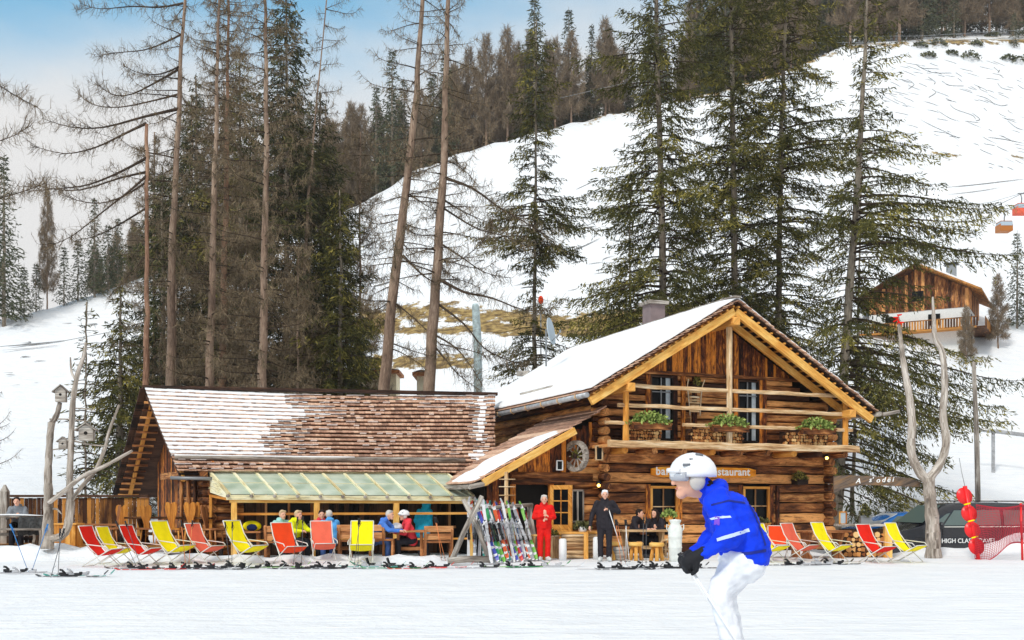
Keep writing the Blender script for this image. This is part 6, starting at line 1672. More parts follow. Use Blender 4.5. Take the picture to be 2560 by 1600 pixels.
# sign board / frame right of rack (cream easel)
p = gpt(1345, 27.2); t_ = thing('wooden_easel', 'cream wooden frame stand between the leaning skis and the person in red', 'stand', p); mb = MB(2)
mb.box((-.10, 0, .32), (.05, .05, .66)); mb.box((.16, 0, .32), (.07, .05, .66)); mb.box((.02, 0, .66), (.42, .08, .05)); mb.box((.02, 0, .3), (.24, .04, .04)); mb.build('frame', M['beam'], t_)
# ---- dining table right of the person in black
trestle_table(1545, 1668, 27.9, 28.1, 'pale table where two people in black sit', 'pale', shaped=True)
bench(1560, 1665, 28.8, 28.9, 'pale bench against the log wall behind the two diners', 'pale', back=False)
for px, Y, lab in ((1590, 26.9, 'yellow wooden stool with thick round seat before the diners'), (1642, 26.8, 'three-legged yellow stool nearer the white churn'), (1535, 27.0, 'pale stool behind the orange poles')):
    t_ = thing('stool', lab, 'stool', gpt(px, Y), 0, 'stools by the diners'); mb = MB(2); mb.lathe([(.19, .38), (.2, .46), (.18, .48), (0.0001, .48)], (0, 0, 0), 14); mb.build('seat', M['beam'], t_)
    for k in range(3):
        a = 2*pi*k/3+.4; mb = MB(3); mb.tube([(.1*cos(a), .1*sin(a), .4), (.17*cos(a), .17*sin(a), 0)], [.045, .055], 8); mb.build('leg', M['beam'], t_)
t_ = thing('wooden_bucket', 'grey wooden bucket on the ground behind the orange poles', 'bucket', gpt(1548, 26.9)); mb = MB(2); mb.lathe([(.14, 0), (.18, .36), (.16, .36), (.13, .05), (0.001, .05)], (0, 0, 0), 16); mb.build('body', M['grey_wood'], t_); mb = MB(2); mb.lathe([(.17, .26), (.182, .26), (.184, .29), (.173, .29)], (0, 0, 0), 16); mb.build('hoop', M['grey'], t_)
t_ = thing('milk_churn', 'tall white milk churn post with ribbed sides left of the skier', 'milk churn', gpt(1688, 26.6)); mb = MB(2)
mb.lathe([(.16, 0), (.15, .1), (.16, .12), (.17, .35), (.185, .37), (.17, .39), (.18, .62), (.195, .64), (.18, .66), (.19, .86), (.16, .90), (.12, .98), (.15, 1.04), (.16, 1.08), (0.001, 1.10)], (0, 0, 0), 18); M['cream_paint'] = flat('chipped_white_paint', (.74, .76, .72, 1), .6, var=.15, scale=6, bump=.2); mb.build('body', M['cream_paint'], t_)
for sx_ in (-1, 1): mb = MB(3); mb.tube([(sx_*.14, 0, .92), (sx_*.22, 0, .96), (sx_*.22, 0, .84), (sx_*.18, 0, .8)], .015, 6); mb.build('handle', M['cream_paint'], t_)
V, rn = leafy(320, 0, 0, .16, .22, .18, .18, .05, 19); t_ = thing('potted_plant', 'bright green plant in an orange pot above the white churn', 'potted plant', (SX(1673, 27.4), 27.4, 1.02)); link('plant', np_mesh('plant', V, 4, M['leaf'], rn), t_); mb = MB(2); mb.lathe([(.08, 0), (.13, .16), (.11, .16)], (0, 0, 0), 12); mb.build('pot', M['orange'], t_); mb = MB(2); mb.box((0, 0, -.5), (.05, .05, 1.0)); mb.build('stand', M['orange'], t_)
p = gpt(1672, 26.9); t_ = thing('cart_wheel', 'small spoked wooden wheel leaning against the milk churn', 'wheel', p+ZZ*.3); mb = MB(2); ring = [[Vector((cos(a*2*pi/24)*r_, o_, sin(a*2*pi/24)*r_)) for a in range(24)] for r_, o_ in ((.24, -.02), (.29, -.02), (.29, .02), (.24, .02), (.24, -.02))]
mb.grid(ring, closeu=True, smooth=False); mb.build('rim', M['pale'], t_); mb = MB(3)
for k in range(8): mb.tube([(0, 0, 0), (cos(k*pi/4)*.25, 0, sin(k*pi/4)*.25)], .012, 5)
mb.build('spokes', M['pale'], t_)
# ---- right side: bench under window, log stack, planter, notice
bench(1985, 2095, 28.6, 29.0, 'brown bench in front of the house behind the red and yellow deck chairs', 'brownfurn', back=False, z=.46)
trestle_table(2000, 2110, 27.9, 28.2, 'brown table behind the deck chairs at the house corner', 'brownfurn', z=.74)
lo = Vector((SX(2112, 28.6), 28.6, gz(SX(2112, 28.6), 28.6)))
mb, back = wood_stack(0, 1.22, 0, .82, 'x', lambda u, v, z: lo+Vector((u, v+.04*u, z)), 0, dv=.5, rr=(.05, .085))
t_ = thing('log_stack', 'stack of round cut logs with a dark slab on top beside the house corner', 'log stack', lo); upd(); put(mb, 'logs', [M['endgrain'], M['log']], t_); put(back, 'stack_core', M['dark_wood'], t_)
mb = MB(2); mb.beam(lo+Vector((-.12, .25, .90)), lo+Vector((1.36, .3, .90)), .62, .06); put(mb, 'top_slab', M['grey_wood'], t_)
mb = MB(3); mb.beam(lo+Vector((1.20, .02, 0)), lo+Vector((1.20, .02, .88)), .2, .2); put(mb, 'post', M['beam'], t_)
t_ = flower_box(lo+Vector((.62, .15, .93)), .30, Matrix.Identity(3), 'grey pot with fir greenery on the log stack slab', M['grey'], 220, .3, boxh=.22, boxd=.2, dens=.05, lm='needle_blue')
p = lo+Vector((-.02, .1, .93)); t_ = thing('menu_frame', 'small wooden menu frame standing on the log stack at the house corner', 'menu board', p); mb = MB(2)
for x in (-.09, .09): mb.box((x, 0, .17), (.035, .04, .36))
for z in (.0, .34): mb.box((0, 0, z+.0), (.21, .04, .035))
mb.build('frame', M['orange'], t_); mb = MB(2); mb.box((0, .005, .17), (.15, .012, .3)); mb.build('sheet', M['dish'], t_)
# ---- forked dead tree with sign board
ft = thing('forked_dead_tree', 'bare silver grey forked tree trunk standing in front of the black van', 'dead tree', gpt(2330, 28.3)); upd()
def gt(pts, name, w, root, Y, seed=1, seg=10):
    mb = MB(seed); P = [S(x, y, Y+dy) for x, y, dy in pts]; Q = []; R_ = []
    n = len(P)
    for k in range((n-1)*4+1):
        t = k/4; i = min(int(t), n-2); f = t-i; a = P[max(i-1, 0)]; b = P[i]; c = P[i+1]; d = P[min(i+2, n-1)]
        Q.append(.5*((2*b)+(c-a)*f+(2*a-5*b+4*c-d)*f*f+(3*b-a-3*c+d)*f**3)); R_.append(.84*(w[i]*(1-f)+w[min(i+1, n-1)]*f)/2/2560*Y*(1+.08*sin(k*2.3)))
    mb.tube(Q, R_, seg, noise=.14); return put(mb, name, M['deadwood'], root)
M['deadwood'] = wood('dead_wood', srgb(104, 92, 82), srgb(168, 156, 144), srgb(214, 204, 194), gx=1.6, gy=14, rvar=.2, bump=.8, crack=.35)
gt([(2334, 1402, 0), (2332, 1330, 0), (2326, 1250, 0), (2320, 1195, 0)], 'trunk', [50, 42, 36, 38], ft, 28.3, 4)
gt([(2322, 1205, 0), (2298, 1178, 0), (2278, 1130, 0), (2280, 1060, 0), (2272, 985, .1), (2259, 911, .2), (2252, 850, .2), (2246, 792, .2)], 'limb', [30, 26, 26, 24, 21, 18, 13, 6], ft, 28.3, 5)
gt([(2320, 1200, 0), (2350, 1160, 0), (2366, 1105, 0), (2357, 1040, 0), (2362, 970, 0), (2356, 884, .1), (2338, 845, .1), (2334, 790, .1), (2332, 742, .1)], 'limb', [28, 24, 24, 22, 20, 18, 15, 11, 5], ft, 28.3, 6)
t_ = thing('red_ribbon', 'red cloth tied to the top of the forked tree', 'ribbon', S(2248, 800, 28.4)); upd(); mb = MB(1)
for k in range(7): a = k*.9; mb.beam(S(2246, 806-3*k, 28.4), S(2246+14*cos(a), 806+10*sin(a)-2*k, 28.4+.1*sin(a)), .02, .05, w2=.005, h2=.03)
put(mb, 'cloth', M['red'], t_)
# knots
mb = MB(3)
for x, y in ((2316, 1243), (2340, 1290), (2318, 1330), (2342, 1345)): mb.ball(S(x, y, 28.12), .045, 8, 6)
put(mb, 'knots', M['deadwood'], ft)
t_ = thing('plank_sign', 'arched grey wooden plank with white letters between house corner and forked tree', 'sign', S(2180, 1215, 28.7)); upd(); mb = MB(6)
top = [(2085, 1190), (2120, 1188), (2170, 1190), (2230, 1192), (2275, 1195), (2302, 1205)]; bot = [(2085, 1232), (2110, 1222), (2160, 1212), (2220, 1214), (2270, 1217), (2300, 1217)]
poly = [S(x, y, 28.6) for x, y in bot]+[S(x, y, 28.6) for x, y in reversed(top)]; mb.prism(poly, Vector((0, .06, 0))); M['signgrey'] = wood('sign_plank', srgb(58, 50, 46), srgb(106, 92, 82), srgb(146, 112, 78), gy=10, rvar=.2, bump=.4); put(mb, 'plank', M['signgrey'], t_)
upd()
for txt, x, y, rot in (('A', 2139, 1208, .0), ("s'", 2172, 1205, .0), ('o', 2190, 1206, 0), ('d', 2204, 1205, .0), ('ë', 2217, 1205, 0), ('i', 2230, 1204, 0)):
    text_obj(txt, 'lettering', .20, S(x, y, 28.585), (1, 0, -.02), (0, 0, 1), M['lettering'], t_, bold=.002, shear=.25)
# ---- grey dead tree with birdhouses, left
dt = thing('weathered_tree', 'silver grey dead tree with bird boxes, bent limbs and no bark, left of the barn', 'dead tree', gpt(128, 26.8)); upd()
YD = 26.8
gt([(118, 1372, 0), (120, 1300, 0), (121, 1237, 0), (120, 1180, 0), (124, 1110, 0), (129, 1056, 0)], 'trunk', [40, 30, 26, 22, 20, 20], dt, YD, 7)
gt([(128, 1060, 0), (142, 1036, 0), (150, 1006, 0)], 'limb', [16, 15, 13], dt, YD, 8)
gt([(126, 1345, 0), (152, 1342, 0), (170, 1315, 0), (175, 1260, 0), (174, 1200, 0), (178, 1100, 0), (183, 1000, 0), (194, 935, 0), (208, 895, 0), (215, 856, 0)], 'second_trunk', [26, 24, 24, 23, 20, 18, 16, 14, 11, 8], dt, YD, 9)
gt([(190, 950, 0), (179, 930, 0), (176, 893, 0)], 'limb', [8, 7, 4], dt, YD, 10)
gt([(122, 1256, -.1), (160, 1228, -.2), (205, 1192, -.4), (260, 1166, -.6), (330, 1127, -.8)], 'limb', [14, 14, 13, 11, 8], dt, YD, 11)
gt([(180, 1250, 0), (205, 1216, 0), (240, 1174, .1), (262, 1120, .2), (272, 1080, .2), (298, 1012, .2)], 'limb', [14, 13, 12, 11, 9, 6], dt, YD, 12)
for pts, w in (([(124, 1048), (170, 1048), (228, 1054)], 5), ([(184, 1102), (230, 1112), (276, 1116)], 6), ([(122, 1275), (140, 1272), (154, 1285)], 7), ([(124, 1125), (150, 1122), (178, 1120)], 4), ([(185, 1020), (210, 1022), (240, 1026)], 4)):
    gt([(x, y, 0) for x, y in pts], 'twig', [w, w*.9, w*.5], dt, YD, 13, 6)
def birdhouse(px, py, w, h, lab, Y=26.8, rz=.2):
    c = S(px, py, Y); t_ = thing('bird_box', lab, 'bird box', c, rz, 'bird boxes on the dead tree'); mb = MB(int(px)); s_ = Y/2560; w *= s_; h *= s_
    mb.prism([Vector((-w*.36, -w*.3, 0)), Vector((w*.36, -w*.3, 0)), Vector((w*.36, -w*.3, h*.66)), Vector((0, -w*.3, h*.93)), Vector((-w*.36, -w*.3, h*.66))], Vector((0, w*.6, 0))); bx_ = mb.build('box', M['grey_wood'], t_)
    mb = MB(2); mb.tube([(0, -w*.31, h*.42), (0, -w*.29, h*.42)], w*.1, 10); mb.build('entry_hole', M['void'], bx_)
    mb = MB(3); mb.beam((-w*.56, 0, h*.56), (.0, 0, h), w*.9, .02, up=(0, 1, 0)); 
    for sg in (-1, 1): mb.hexa([Vector((sg*w*.56, -w*.45, h*.54)), Vector((sg*w*.56, w*.45, h*.54)), Vector((sg*w*.56, w*.45, h*.60)), Vector((sg*w*.56, -w*.45, h*.60)), Vector((0, -w*.45, h*.96)), Vector((0, w*.45, h*.96)), Vector((0, w*.45, h*1.03)), Vector((0, -w*.45, h*1.03))])
    mb.v = mb.v[8:]; nf = 6; mb.f = [tuple(i-8 for i in f) for f in mb.f[nf:]]; mb.uv = mb.uv[nf*4:]; mb.rn = mb.rn[nf:]; mb.mi = mb.mi[nf:]; mb.sm = mb.sm[nf:]
    mb.build('roof', M['grey_wood'], t_); return t_
birdhouse(153, 1005, 34, 42, 'bird box on top of the left broken trunk end')
birdhouse(217, 1102, 46, 44, 'largest bird box with gabled roof standing on the horizontal twig')
birdhouse(158, 1122, 26, 30, 'smallest bird box between the two grey trunks')
# ------------------------------------------------------------------ vehicles
M['carblack'] = flat('black_car_paint', (.014, .015, .020, 1), .14, 0, .5); M['carblack'].node_tree.nodes['Principled BSDF'].inputs['Coat Weight'].default_value = .35
M['carblue'] = flat('blue_car_paint', srgb(30, 110, 190), .2, .3, .6); M['rubber'] = flat('tyre_rubber', (.02, .02, .02, 1), .85); M['carglass'] = flat('car_glass', (.10, .145, .135, 1), .05, 0, .8)  # car glass base colour is pale greenish to stand in for reflections
M['headlight'] = flat('headlight_glass', (.6, .65, .7, 1), .08, .3, .8)
def loft_car(t_, prof, W2, tumble, paint, belt, nsec=None, name='body'):
    """prof: list of (x, roof height, half width factor)"""
    mb = MB(3); P = []
    for x, h, wf in prof:
        w = W2*wf; b = min(belt, h-.06); 
        half = [(w*.90, .20), (w*.99, .34), (w, .62), (w*.985, b), (w*(1-tumble*(h-b)*.75), b+(h-b)*.72), (w*(1-tumble*(h-b))*.93, h-.045), (w*.62*(1-tumble*.3), h), (0, h+.012)]
        ring = [(x, -y, z) for y, z in half]+[(x, y, z) for y, z in reversed(half[:-1])]
        P.append(ring)
    mb.grid(P); n = len(P[0])
    for e in (0, -1):
        b0 = len(mb.v); mb.v.extend(P[e]); mb._face(tuple(b0+i for i in (range(n) if e else reversed(range(n)))), [(0, 0)]*n, .5)
    return mb.build(name, paint, t_)
def wheel(t_, x, y, r, w=.24):
    mb = MB(4); prof = [(r*.62, -w/2), (r*.93, -w/2), (r, -w*.35), (r, w*.35), (r*.93, w/2), (r*.62, w/2), (r*.62, -w/2)]
    R90 = Matrix.Rotation(radians(90), 3, 'X'); mb.lathe(prof, (x, y, r), 28, R90); o = mb.build('wheel', M['rubber'], t_)
    mb = MB(5); mb.lathe([(r*.62, -.02), (r*.60, .02), (.05, .03), (.04, .05), (.001, .05)], (x, y-(.06 if y < 0 else -.06), r), 20, R90)
    for k in range(5):
        a = 2*pi*k/5; mb.beam((x+.04*cos(a), y-(w*.42 if y < 0 else -w*.42), r+.04*sin(a)), (x+r*.6*cos(a), y-(w*.42 if y < 0 else -w*.42), r+r*.6*sin(a)), .02, .07, up=(0, 1, 0))
    mb.build('rim', M['steel'], o)
a_ = radians(9); vx = Vector((cos(a_), sin(a_), 0)); VP = Vector((SX(2196, 33.3), 33.3, -.37))
van = thing('passenger_van', 'long black passenger van with white lettering parked behind the forked tree', 'van', VP, a_)
prof = [(0, .62, .70), (.05, .80, .84), (.18, .95, .93), (.5, 1.05, .98), (.95, 1.16, 1.0), (1.05, 1.20, 1), (1.4, 1.50, 1), (1.75, 1.76, 1), (2.1, 1.86, 1), (2.6, 1.89, 1), (3.6, 1.90, 1), (4.5, 1.88, 1), (4.85, 1.84, .99), (5.02, 1.70, .975), (5.12, 1.2, .97), (5.15, .7, .96), (5.10, .45, .93)]
body = loft_car(van, prof, .96, .20, M['carblack'], 1.12)
def vside(x, z, off=.012, h=1.89):
    b = 1.12; w = .96
    y = w*(.985-(.985-(1-.2*(h-b)*.75))*max(0, min(1, (z-b)/((h-b)*.72)))) if z > b else .96
    return Vector((x, -y-off, z))
def side_panel(pts, name, mat, parent, hh=1.89, off=.012, d=.006):
    mb = MB(2); P = [vside(x, z, off, hh) for x, z in pts]; mb.prism(P, Vector((0, d, 0))); return mb.build(name, mat, parent)
side_panel([(1.72, 1.16), (2.55, 1.16), (2.55, 1.64), (2.12, 1.64)], 'side_window', M['carglass'], van)
side_panel([(1.30, 1.17), (1.66, 1.17), (1.98, 1.55), (1.86, 1.53)], 'side_window', M['carglass'], van)
side_panel([(2.66, 1.16), (3.72, 1.16), (3.72, 1.65), (2.66, 1.65)], 'side_window', M['carglass'], van)
side_panel([(3.84, 1.17), (4.85, 1.17), (4.72, 1.64), (3.84, 1.65)], 'side_window', M['carglass'], van)
mb = MB(3)
for x0 in (1.68, 2.60, 3.78): mb.beam(vside(x0, .4, .004), vside(x0, 1.12, .004), .012, .006)
mb.build('door_gap', M['black'], van)
side_panel([(1.4, 1.10), (5.0, 1.10), (5.0, 1.125), (1.4, 1.125)], 'chrome_strip', M['frame_white'], van, off=.014)
mb = MB(4); R_ = [Vector((1.08, 0, 1.24)), Vector((1.78, 0, 1.79))]; nrmw = Vector((-.62, 0, .78))
mb.hexa([Vector((1.06, -.80, 1.235))+nrmw*.012, Vector((1.06, .80, 1.235))+nrmw*.012, Vector((1.78, .66, 1.79))+nrmw*.012, Vector((1.78, -.66, 1.79))+nrmw*.012, Vector((1.06, -.80, 1.235)), Vector((1.06, .80, 1.235)), Vector((1.78, .66, 1.79)), Vector((1.78, -.66, 1.79))])
mb.build('windscreen', M['carglass'], van)
mb = MB(5); mb.ball((.18, -.80, .82), .17, 12, 8, sx=1.3, sy=.5, sz=.55); mb.build('headlight', M['headlight'], van)
mb = MB(5); mb.ball((.18, .80, .82), .17, 12, 8, sx=1.3, sy=.5, sz=.55); mb.build('headlight', M['headlight'], van)
mb = MB(6); mb.ball((1.55, -1.08, 1.16), .13, 12, 8, sx=.7, sy=.9, sz=.9); mb.tube([(1.6, -.95, 1.12), (1.56, -1.06, 1.14)], .03, 6); mb.build('wing_mirror', M['carblack'], van)
mb = MB(7); mb.hexa([(-.01, -.5, .45), (-.01, .5, .45), (-.01, .5, .68), (-.01, -.5, .68), (.06, -.5, .45), (.06, .5, .45), (.06, .5, .68), (.06, -.5, .68)]); mb.build('grille', M['steel'], van)
mb = MB(8)
for y in (-.72, .72): mb.tube([(2.2, y, 1.90), (2.3, y, 1.94), (4.6, y, 1.93), (4.75, y, 1.88)], .018, 6)
mb.build('roof_rail', M['black'], van)
mb = MB(9)
for x in (2.50, 3.2): mb.beam(vside(x, 1.02, .03), vside(x+.2, 1.02, .03), .03, .03)
mb.build('door_handle', M['carblack'], van)
for x in (.92, 4.2):
    for y in (-.84, .84): wheel(van, x, y, .34)
mb = MB(10)
for x in (.92, 4.2):
    ring = [[Vector((x+cos(k*pi/14)*r_, -.965-o_, .34+sin(k*pi/14)*r_)) for k in range(15)] for r_, o_ in ((.38, .0), (.44, .0), (.44, -.05), (.38, -.05))]; mb.grid(ring)
mb.build('wheel_arch', M['black'], van)
mb = MB(11); mb.ball((5.1, -.86, 1.2), .1, 10, 8, sx=.5, sy=.7, sz=2.2); M['taillight'] = flat('red_lens', (.4, .02, .02, 1), .2); mb.build('tail_light', M['taillight'], van)
upd()
tx = text_obj('HIGH CLASS TRAVEL', 'lettering', .205, (0, 0, 0), (1, 0, 0), (0, 0, 1), M['lettering'], thing('tmp', 'x', 'x'), bold=.001)
tmpo = tx.parent; tx.parent = van; bpy.data.objects.remove(tmpo); tx.location = (1.62, -.975, .60)
mb = MB(3); 
for k in range(3): a = k*.9; mb.tube([(4.35+.18*cos(a+j*.5)*(1-.1*j), -.985, .80+.12*sin(a+j*.5)) for j in range(7)], .008, 5)
mb.build('door_emblem', M['lettering'], van)
car = thing('blue_car', 'blue hatchback parked behind the log stack and pot', 'car', Vector((SX(2095, 37.0), 37.0, -.30)), radians(6))
prof = [(0, .58, .75), (.1, .72, .9), (.5, .86, .98), (1.0, .98, 1), (1.2, 1.03, 1), (1.6, 1.28, 1), (2.0, 1.43, 1), (2.6, 1.47, 1), (3.3, 1.42, 1), (3.7, 1.25, .99), (3.95, 1.0, .97), (4.05, .75, .95), (4.02, .5, .93)]
loft_car(car, prof, .88, .28, M['carblue'], .95)
for pts in ([(1.45, .99), (2.2, .99), (2.2, 1.33), (1.85, 1.33)], [(2.28, .99), (3.35, .99), (3.1, 1.33), (2.28, 1.34)]):
    mb = MB(2); mb.prism([Vector((x, -.875+.22*max(0, z-.95), z)) for x, z in pts], Vector((0, .01, 0))); mb.build('side_window', M['carglass'], car)
mb = MB(3); mb.hexa([(1.18, -.72, 1.05), (1.18, .72, 1.05), (1.92, .62, 1.425), (1.92, -.62, 1.425), (1.2, -.72, 1.03), (1.2, .72, 1.03), (1.95, .62, 1.41), (1.95, -.62, 1.41)]); mb.build('windscreen', M['headlight'], car)
for x in (.75, 3.25):
    for y in (-.76, .76): wheel(car, x, y, .31, .2)
for y in (-.68, .68): mb = MB(4); mb.ball((.16, y, .68), .13, 10, 8, sx=1.2, sy=.7, sz=.6); mb.build('headlight', M['headlight'], car)

# ------------------------------------------------------------------ slope marker of red discs, safety net
t_ = thing('slope_marker', 'leaning red marker pole carrying four crossed red discs before the van', 'slope marker', gpt(2447, 27.4)); upd()
M['netred'] = flat('net_cord', srgb(176, 22, 44), .6); M['redplastic'] = flat('red_plastic', srgb(236, 26, 30), .35, 0, .5)
mb = MB(2); mb.tube([S(2447, 1402, 27.4), S(2412, 1215, 27.4)], .055, 10); put(mb, 'pole', M['redplastic'], t_)
for x, y in ((2411, 1240), (2423, 1284), (2431, 1325), (2441, 1366)):
    c = S(x, y, 27.4)
    for ang, rs in ((.16, .225),):
        mb = MB(3); u_ = Vector((cos(ang), sin(ang)*.9, 0)).normalized(); n_ = u_.cross(ZZ); P = [[c+(u_*cos(q*2*pi/26)+Vector((-.12, 0, 1))*sin(q*2*pi/26))*r_+n_*o_ for q in range(26)] for r_, o_ in ((.004, -.012), (rs, -.012), (rs, .012), (.004, .012))]
        mb.grid(P, closeu=True); put(mb, 'disc', M['redplastic'], t_)
mb = MB(3)
for i, (x, y) in enumerate(((2418, 1262), (2428, 1304), (2437, 1345))): mb.tube([S(x-8, y, 27.25), S(x+8, y-4, 27.25)], .02, 6)
put(mb, 'clip', M['yellow'], t_)
mb = MB(4); mb.tube([S(2412, 1215, 27.4), S(2404, 1180, 27.4), S(2398, 1145, 27.4)], .008, 5); put(mb, 'antenna', M['grey'], t_)
t_ = thing('safety_net', 'sagging red safety net stretched from the disc marker past the van', 'net', gpt(2500, 27.4)); upd()
mb = MB(5); NX, NZ = 52, 30
def netp(i, j):
    u = i/NX; v = j/NZ; x = 2440+200*u; top = 1262+8*sin(pi*min(1, u*1.6)); low = 1396-34*ss(.1, .45, np.array(u))+6*sin(u*9); 
    return S(x+3*sin(v*5+u*9), top+(float(low)-top)*v, 27.3+.10*sin(v*7+u*11)+.25*u)
G_ = [[netp(i, j) for j in range(NZ+1)] for i in range(NX+1)]
wn_ = .006
for i in range(NX+1):
    for j in range(NZ):
        a, b = G_[i][j], G_[i][j+1]; mb.quad(a-Vector((wn_, 0, 0)), a+Vector((wn_, 0, 0)), b+Vector((wn_, 0, 0)), b-Vector((wn_, 0, 0)))
for j in range(NZ+1):
    w_ = wn_*(3 if j in (0, NZ) else 1)
    for i in range(NX):
        a, b = G_[i][j], G_[i+1][j]; mb.quad(a-ZZ*w_, b-ZZ*w_, b+ZZ*w_, a+ZZ*w_)
put(mb, 'mesh', M['netred'], t_)
mb = MB(6); mb.tube([gpt(2556, 27.5), S(2552, 1258, 27.5)], .03, 8); put(mb, 'post', M['redplastic'], t_)
# ------------------------------------------------------------------ guard rail, grey posts and wires on the right
t_ = thing('guard_rail', 'grey steel guard rail crossing the snow at the right edge', 'guard rail', gpt(2500, 60)); upd()
def hz_at(px, Y): return float(ground(np.array([SX(px, Y)]), np.array([Y]))[0])
mb = MB(3); pts_ = [S(2440, 1073, 60), S(2485, 1078, 60), S(2600, 1092, 59)]; mb.tube(pts_, .12, 8); put(mb, 'rail', M['zinc'], t_)
for px, py in ((2485, 1078), (2580, 1090)): mb = MB(4); p = S(px, py, 60); mb.beam(Vector((p.x, p.y+.1, hz_at(px, 60)-.3)), p+Vector((0, .1, .1)), .15, .15); put(mb, 'post', M['zinc'], t_)
for x0, y0, x1, Y, lab in ((2448, 1185, 2434, 37, 'thin leaning grey post in front of the long spruce boughs'),):
    p = gpt(x0, Y, -.2); t_ = thing('wooden_pole', lab, 'post', p); upd(); mb = MB(3); mb.tube([p, S(2442, 1100, Y), S(2434, 905, Y)], [.10, .09, .07], 8, noise=.1); put(mb, 'shaft', M['grey_wood'], t_)

# ------------------------------------------------------------------ chalet on the slope at right
def chalet(c, rz, label, W_, D_, hw, hr, lower, upper, name='chalet'):
    t_ = thing(name, label, 'house', c, rz); mb = MB(2)
    mb.box((0, 0, hw*.30), (W_, D_, hw*.62)); mb.build('lower_wall', lower, t_)
    mb = MB(3); n = 26
    for k in range(n):
        x = -W_/2+W_*(k+.5)/n; top = hw+(hr-hw)*(1-abs(x)/(W_/2))
        mb.beam((x, -D_/2-.02, hw*.60), (x, -D_/2-.02, top-.1), W_/n*.94, .06, up=(0, 1, 0))
    mb.hexa([(-W_/2, -D_/2, hw*.6), (W_/2, -D_/2, hw*.6), (W_/2, -D_/2, hw), (-W_/2, -D_/2, hw), (-W_/2, D_/2, hw*.6), (W_/2, D_/2, hw*.6), (W_/2, D_/2, hw), (-W_/2, D_/2, hw)])
    mb.build('upper_wall', upper, t_)
    return t_
cY = 84.0; cb = onhill(2255, 862, 60, 110)
cb2 = onhill(2300, 868, 60, 110); cY = cb2.y+4.2; cc_ = Vector((SX(2312, cY), cY, cb2.z-.2))
t_ = thing('chalet', 'white and brown alpine chalet with wooden balcony half hidden by the big spruce', 'house', cc_, radians(-30)); t_.scale = (.80*cY/84, .80*cY/84, .72*cY/84); upd()
sc_ = cY/2560
Wf, Wd, z1, z2, zr = 9.2, 9.0, 4.4, 6.3, 9.0
M['plaster'] = flat('white_plaster', (.78, .77, .74, 1), .9, var=.05)
mb = MB(1); mb.box((0, 0, z1/2-1), (Wf, Wd, z1+2)); mb.build('plaster_wall', M['plaster'], t_)
mb = MB(2); n = 30
for k in range(n):
    x = -Wf/2+Wf*(k+.5)/n; top = z2+(zr-z2)*(1-abs(x)/(Wf/2)); mb.beam((x, -Wd/2, z1-.1), (x, -Wd/2, top-.05), Wf/n*.95, .12, up=(0, 1, 0))
    y = -Wd/2+Wd*(k+.5)/n
    for sg in (-1, 1): mb.beam((sg*Wf/2, y, z1-.1), (sg*Wf/2, y, z2), Wd/n*.95, .12, up=(1, 0, 0))
mb.build('timber_wall', M['log'], t_)
mb = MB(3)
for sg in (-1, 1):
    A = Vector((0, -Wd/2-1.5, zr+.1)); B = Vector((sg*(Wf/2+1.3), -Wd/2-1.5, z2-.65)); dv = Vector((0, Wd+2.4, 0)); 
    mb.hexa([A, B, B+ZZ*.2, A+ZZ*.2, A+dv, B+dv, B+dv+ZZ*.2, A+dv+ZZ*.2])
rf = mb.build('roof', M['fence_wood'], t_)
mb = MB(4)
for sg in (-1, 1):
    A = Vector((0, -Wd/2-1.3, zr+.31)); B = Vector((sg*(Wf/2+1.2), -Wd/2-1.3, z2-.42)); dv = Vector((0, Wd+2.1, 0)); mb.hexa([A, B, B+ZZ*.22, A+ZZ*.25, A+dv, B+dv, B+dv+ZZ*.22, A+dv+ZZ*.25])
mb.build('roof_snow', M['roofsnow'], t_)
mb = MB(5); mb.box((2.4, 1.0, zr+.1), (.9, .9, 2.2)); o = mb.build('chimney', M['grey'], rf); mb = MB(5); mb.box((2.4, 1.0, zr+1.35), (1.3, 1.3, .15)); mb.build('chimney_cap', M['black'], rf)
mb = MB(6); zb2 = 1.9
mb.box((0, -Wd/2-.8, zb2), (Wf+1.6, 1.6, .18)); mb.box((Wf/2+.8, 1.5, zb2), (1.6, Wd+5, .18))
bal_ = mb.build('balcony', M['fence_wood'], t_)
mb = MB(7)
for k in range(44): mb.box((-Wf/2-.7+(Wf+1.6)*k/43, -Wd/2-1.6, zb2+.5), (.17, .05, .95))
for k in range(50): mb.box((Wf/2+1.6, -Wd/2-1.5+(Wd+6)*k/49, zb2+.5), (.05, .19, .95))
mb.box((0, -Wd/2-1.6, zb2+1.0), (Wf+1.8, .1, .1)); mb.build('railing', M['fence_wood'], bal_)
for x, y, z, w, h, sd in ((-2.5, 0, 3.2, 1.1, 1.2, 0), (1.5, 0, 3.2, 1.1, 1.2, 0), (-1, 0, .6, 1.2, 1.5, 0), (0, -2.2, 3.1, .9, 1.5, 1), (0, .8, 3.1, .9, 1.5, 1), (0, -2.4, .6, .9, 1.9, 1), (0, 2.5, .8, 2.8, 1.5, 1), (0, 0, 5.9, 1.1, 1.1, 0)):
    mb = MB(8)
    if sd == 0: mb.box((x, -Wd/2-.07, z), (w, .06, h))
    else: mb.box((Wf/2+.07, y, z), (.06, w, h))
    mb.build('window', M['window'], t_)
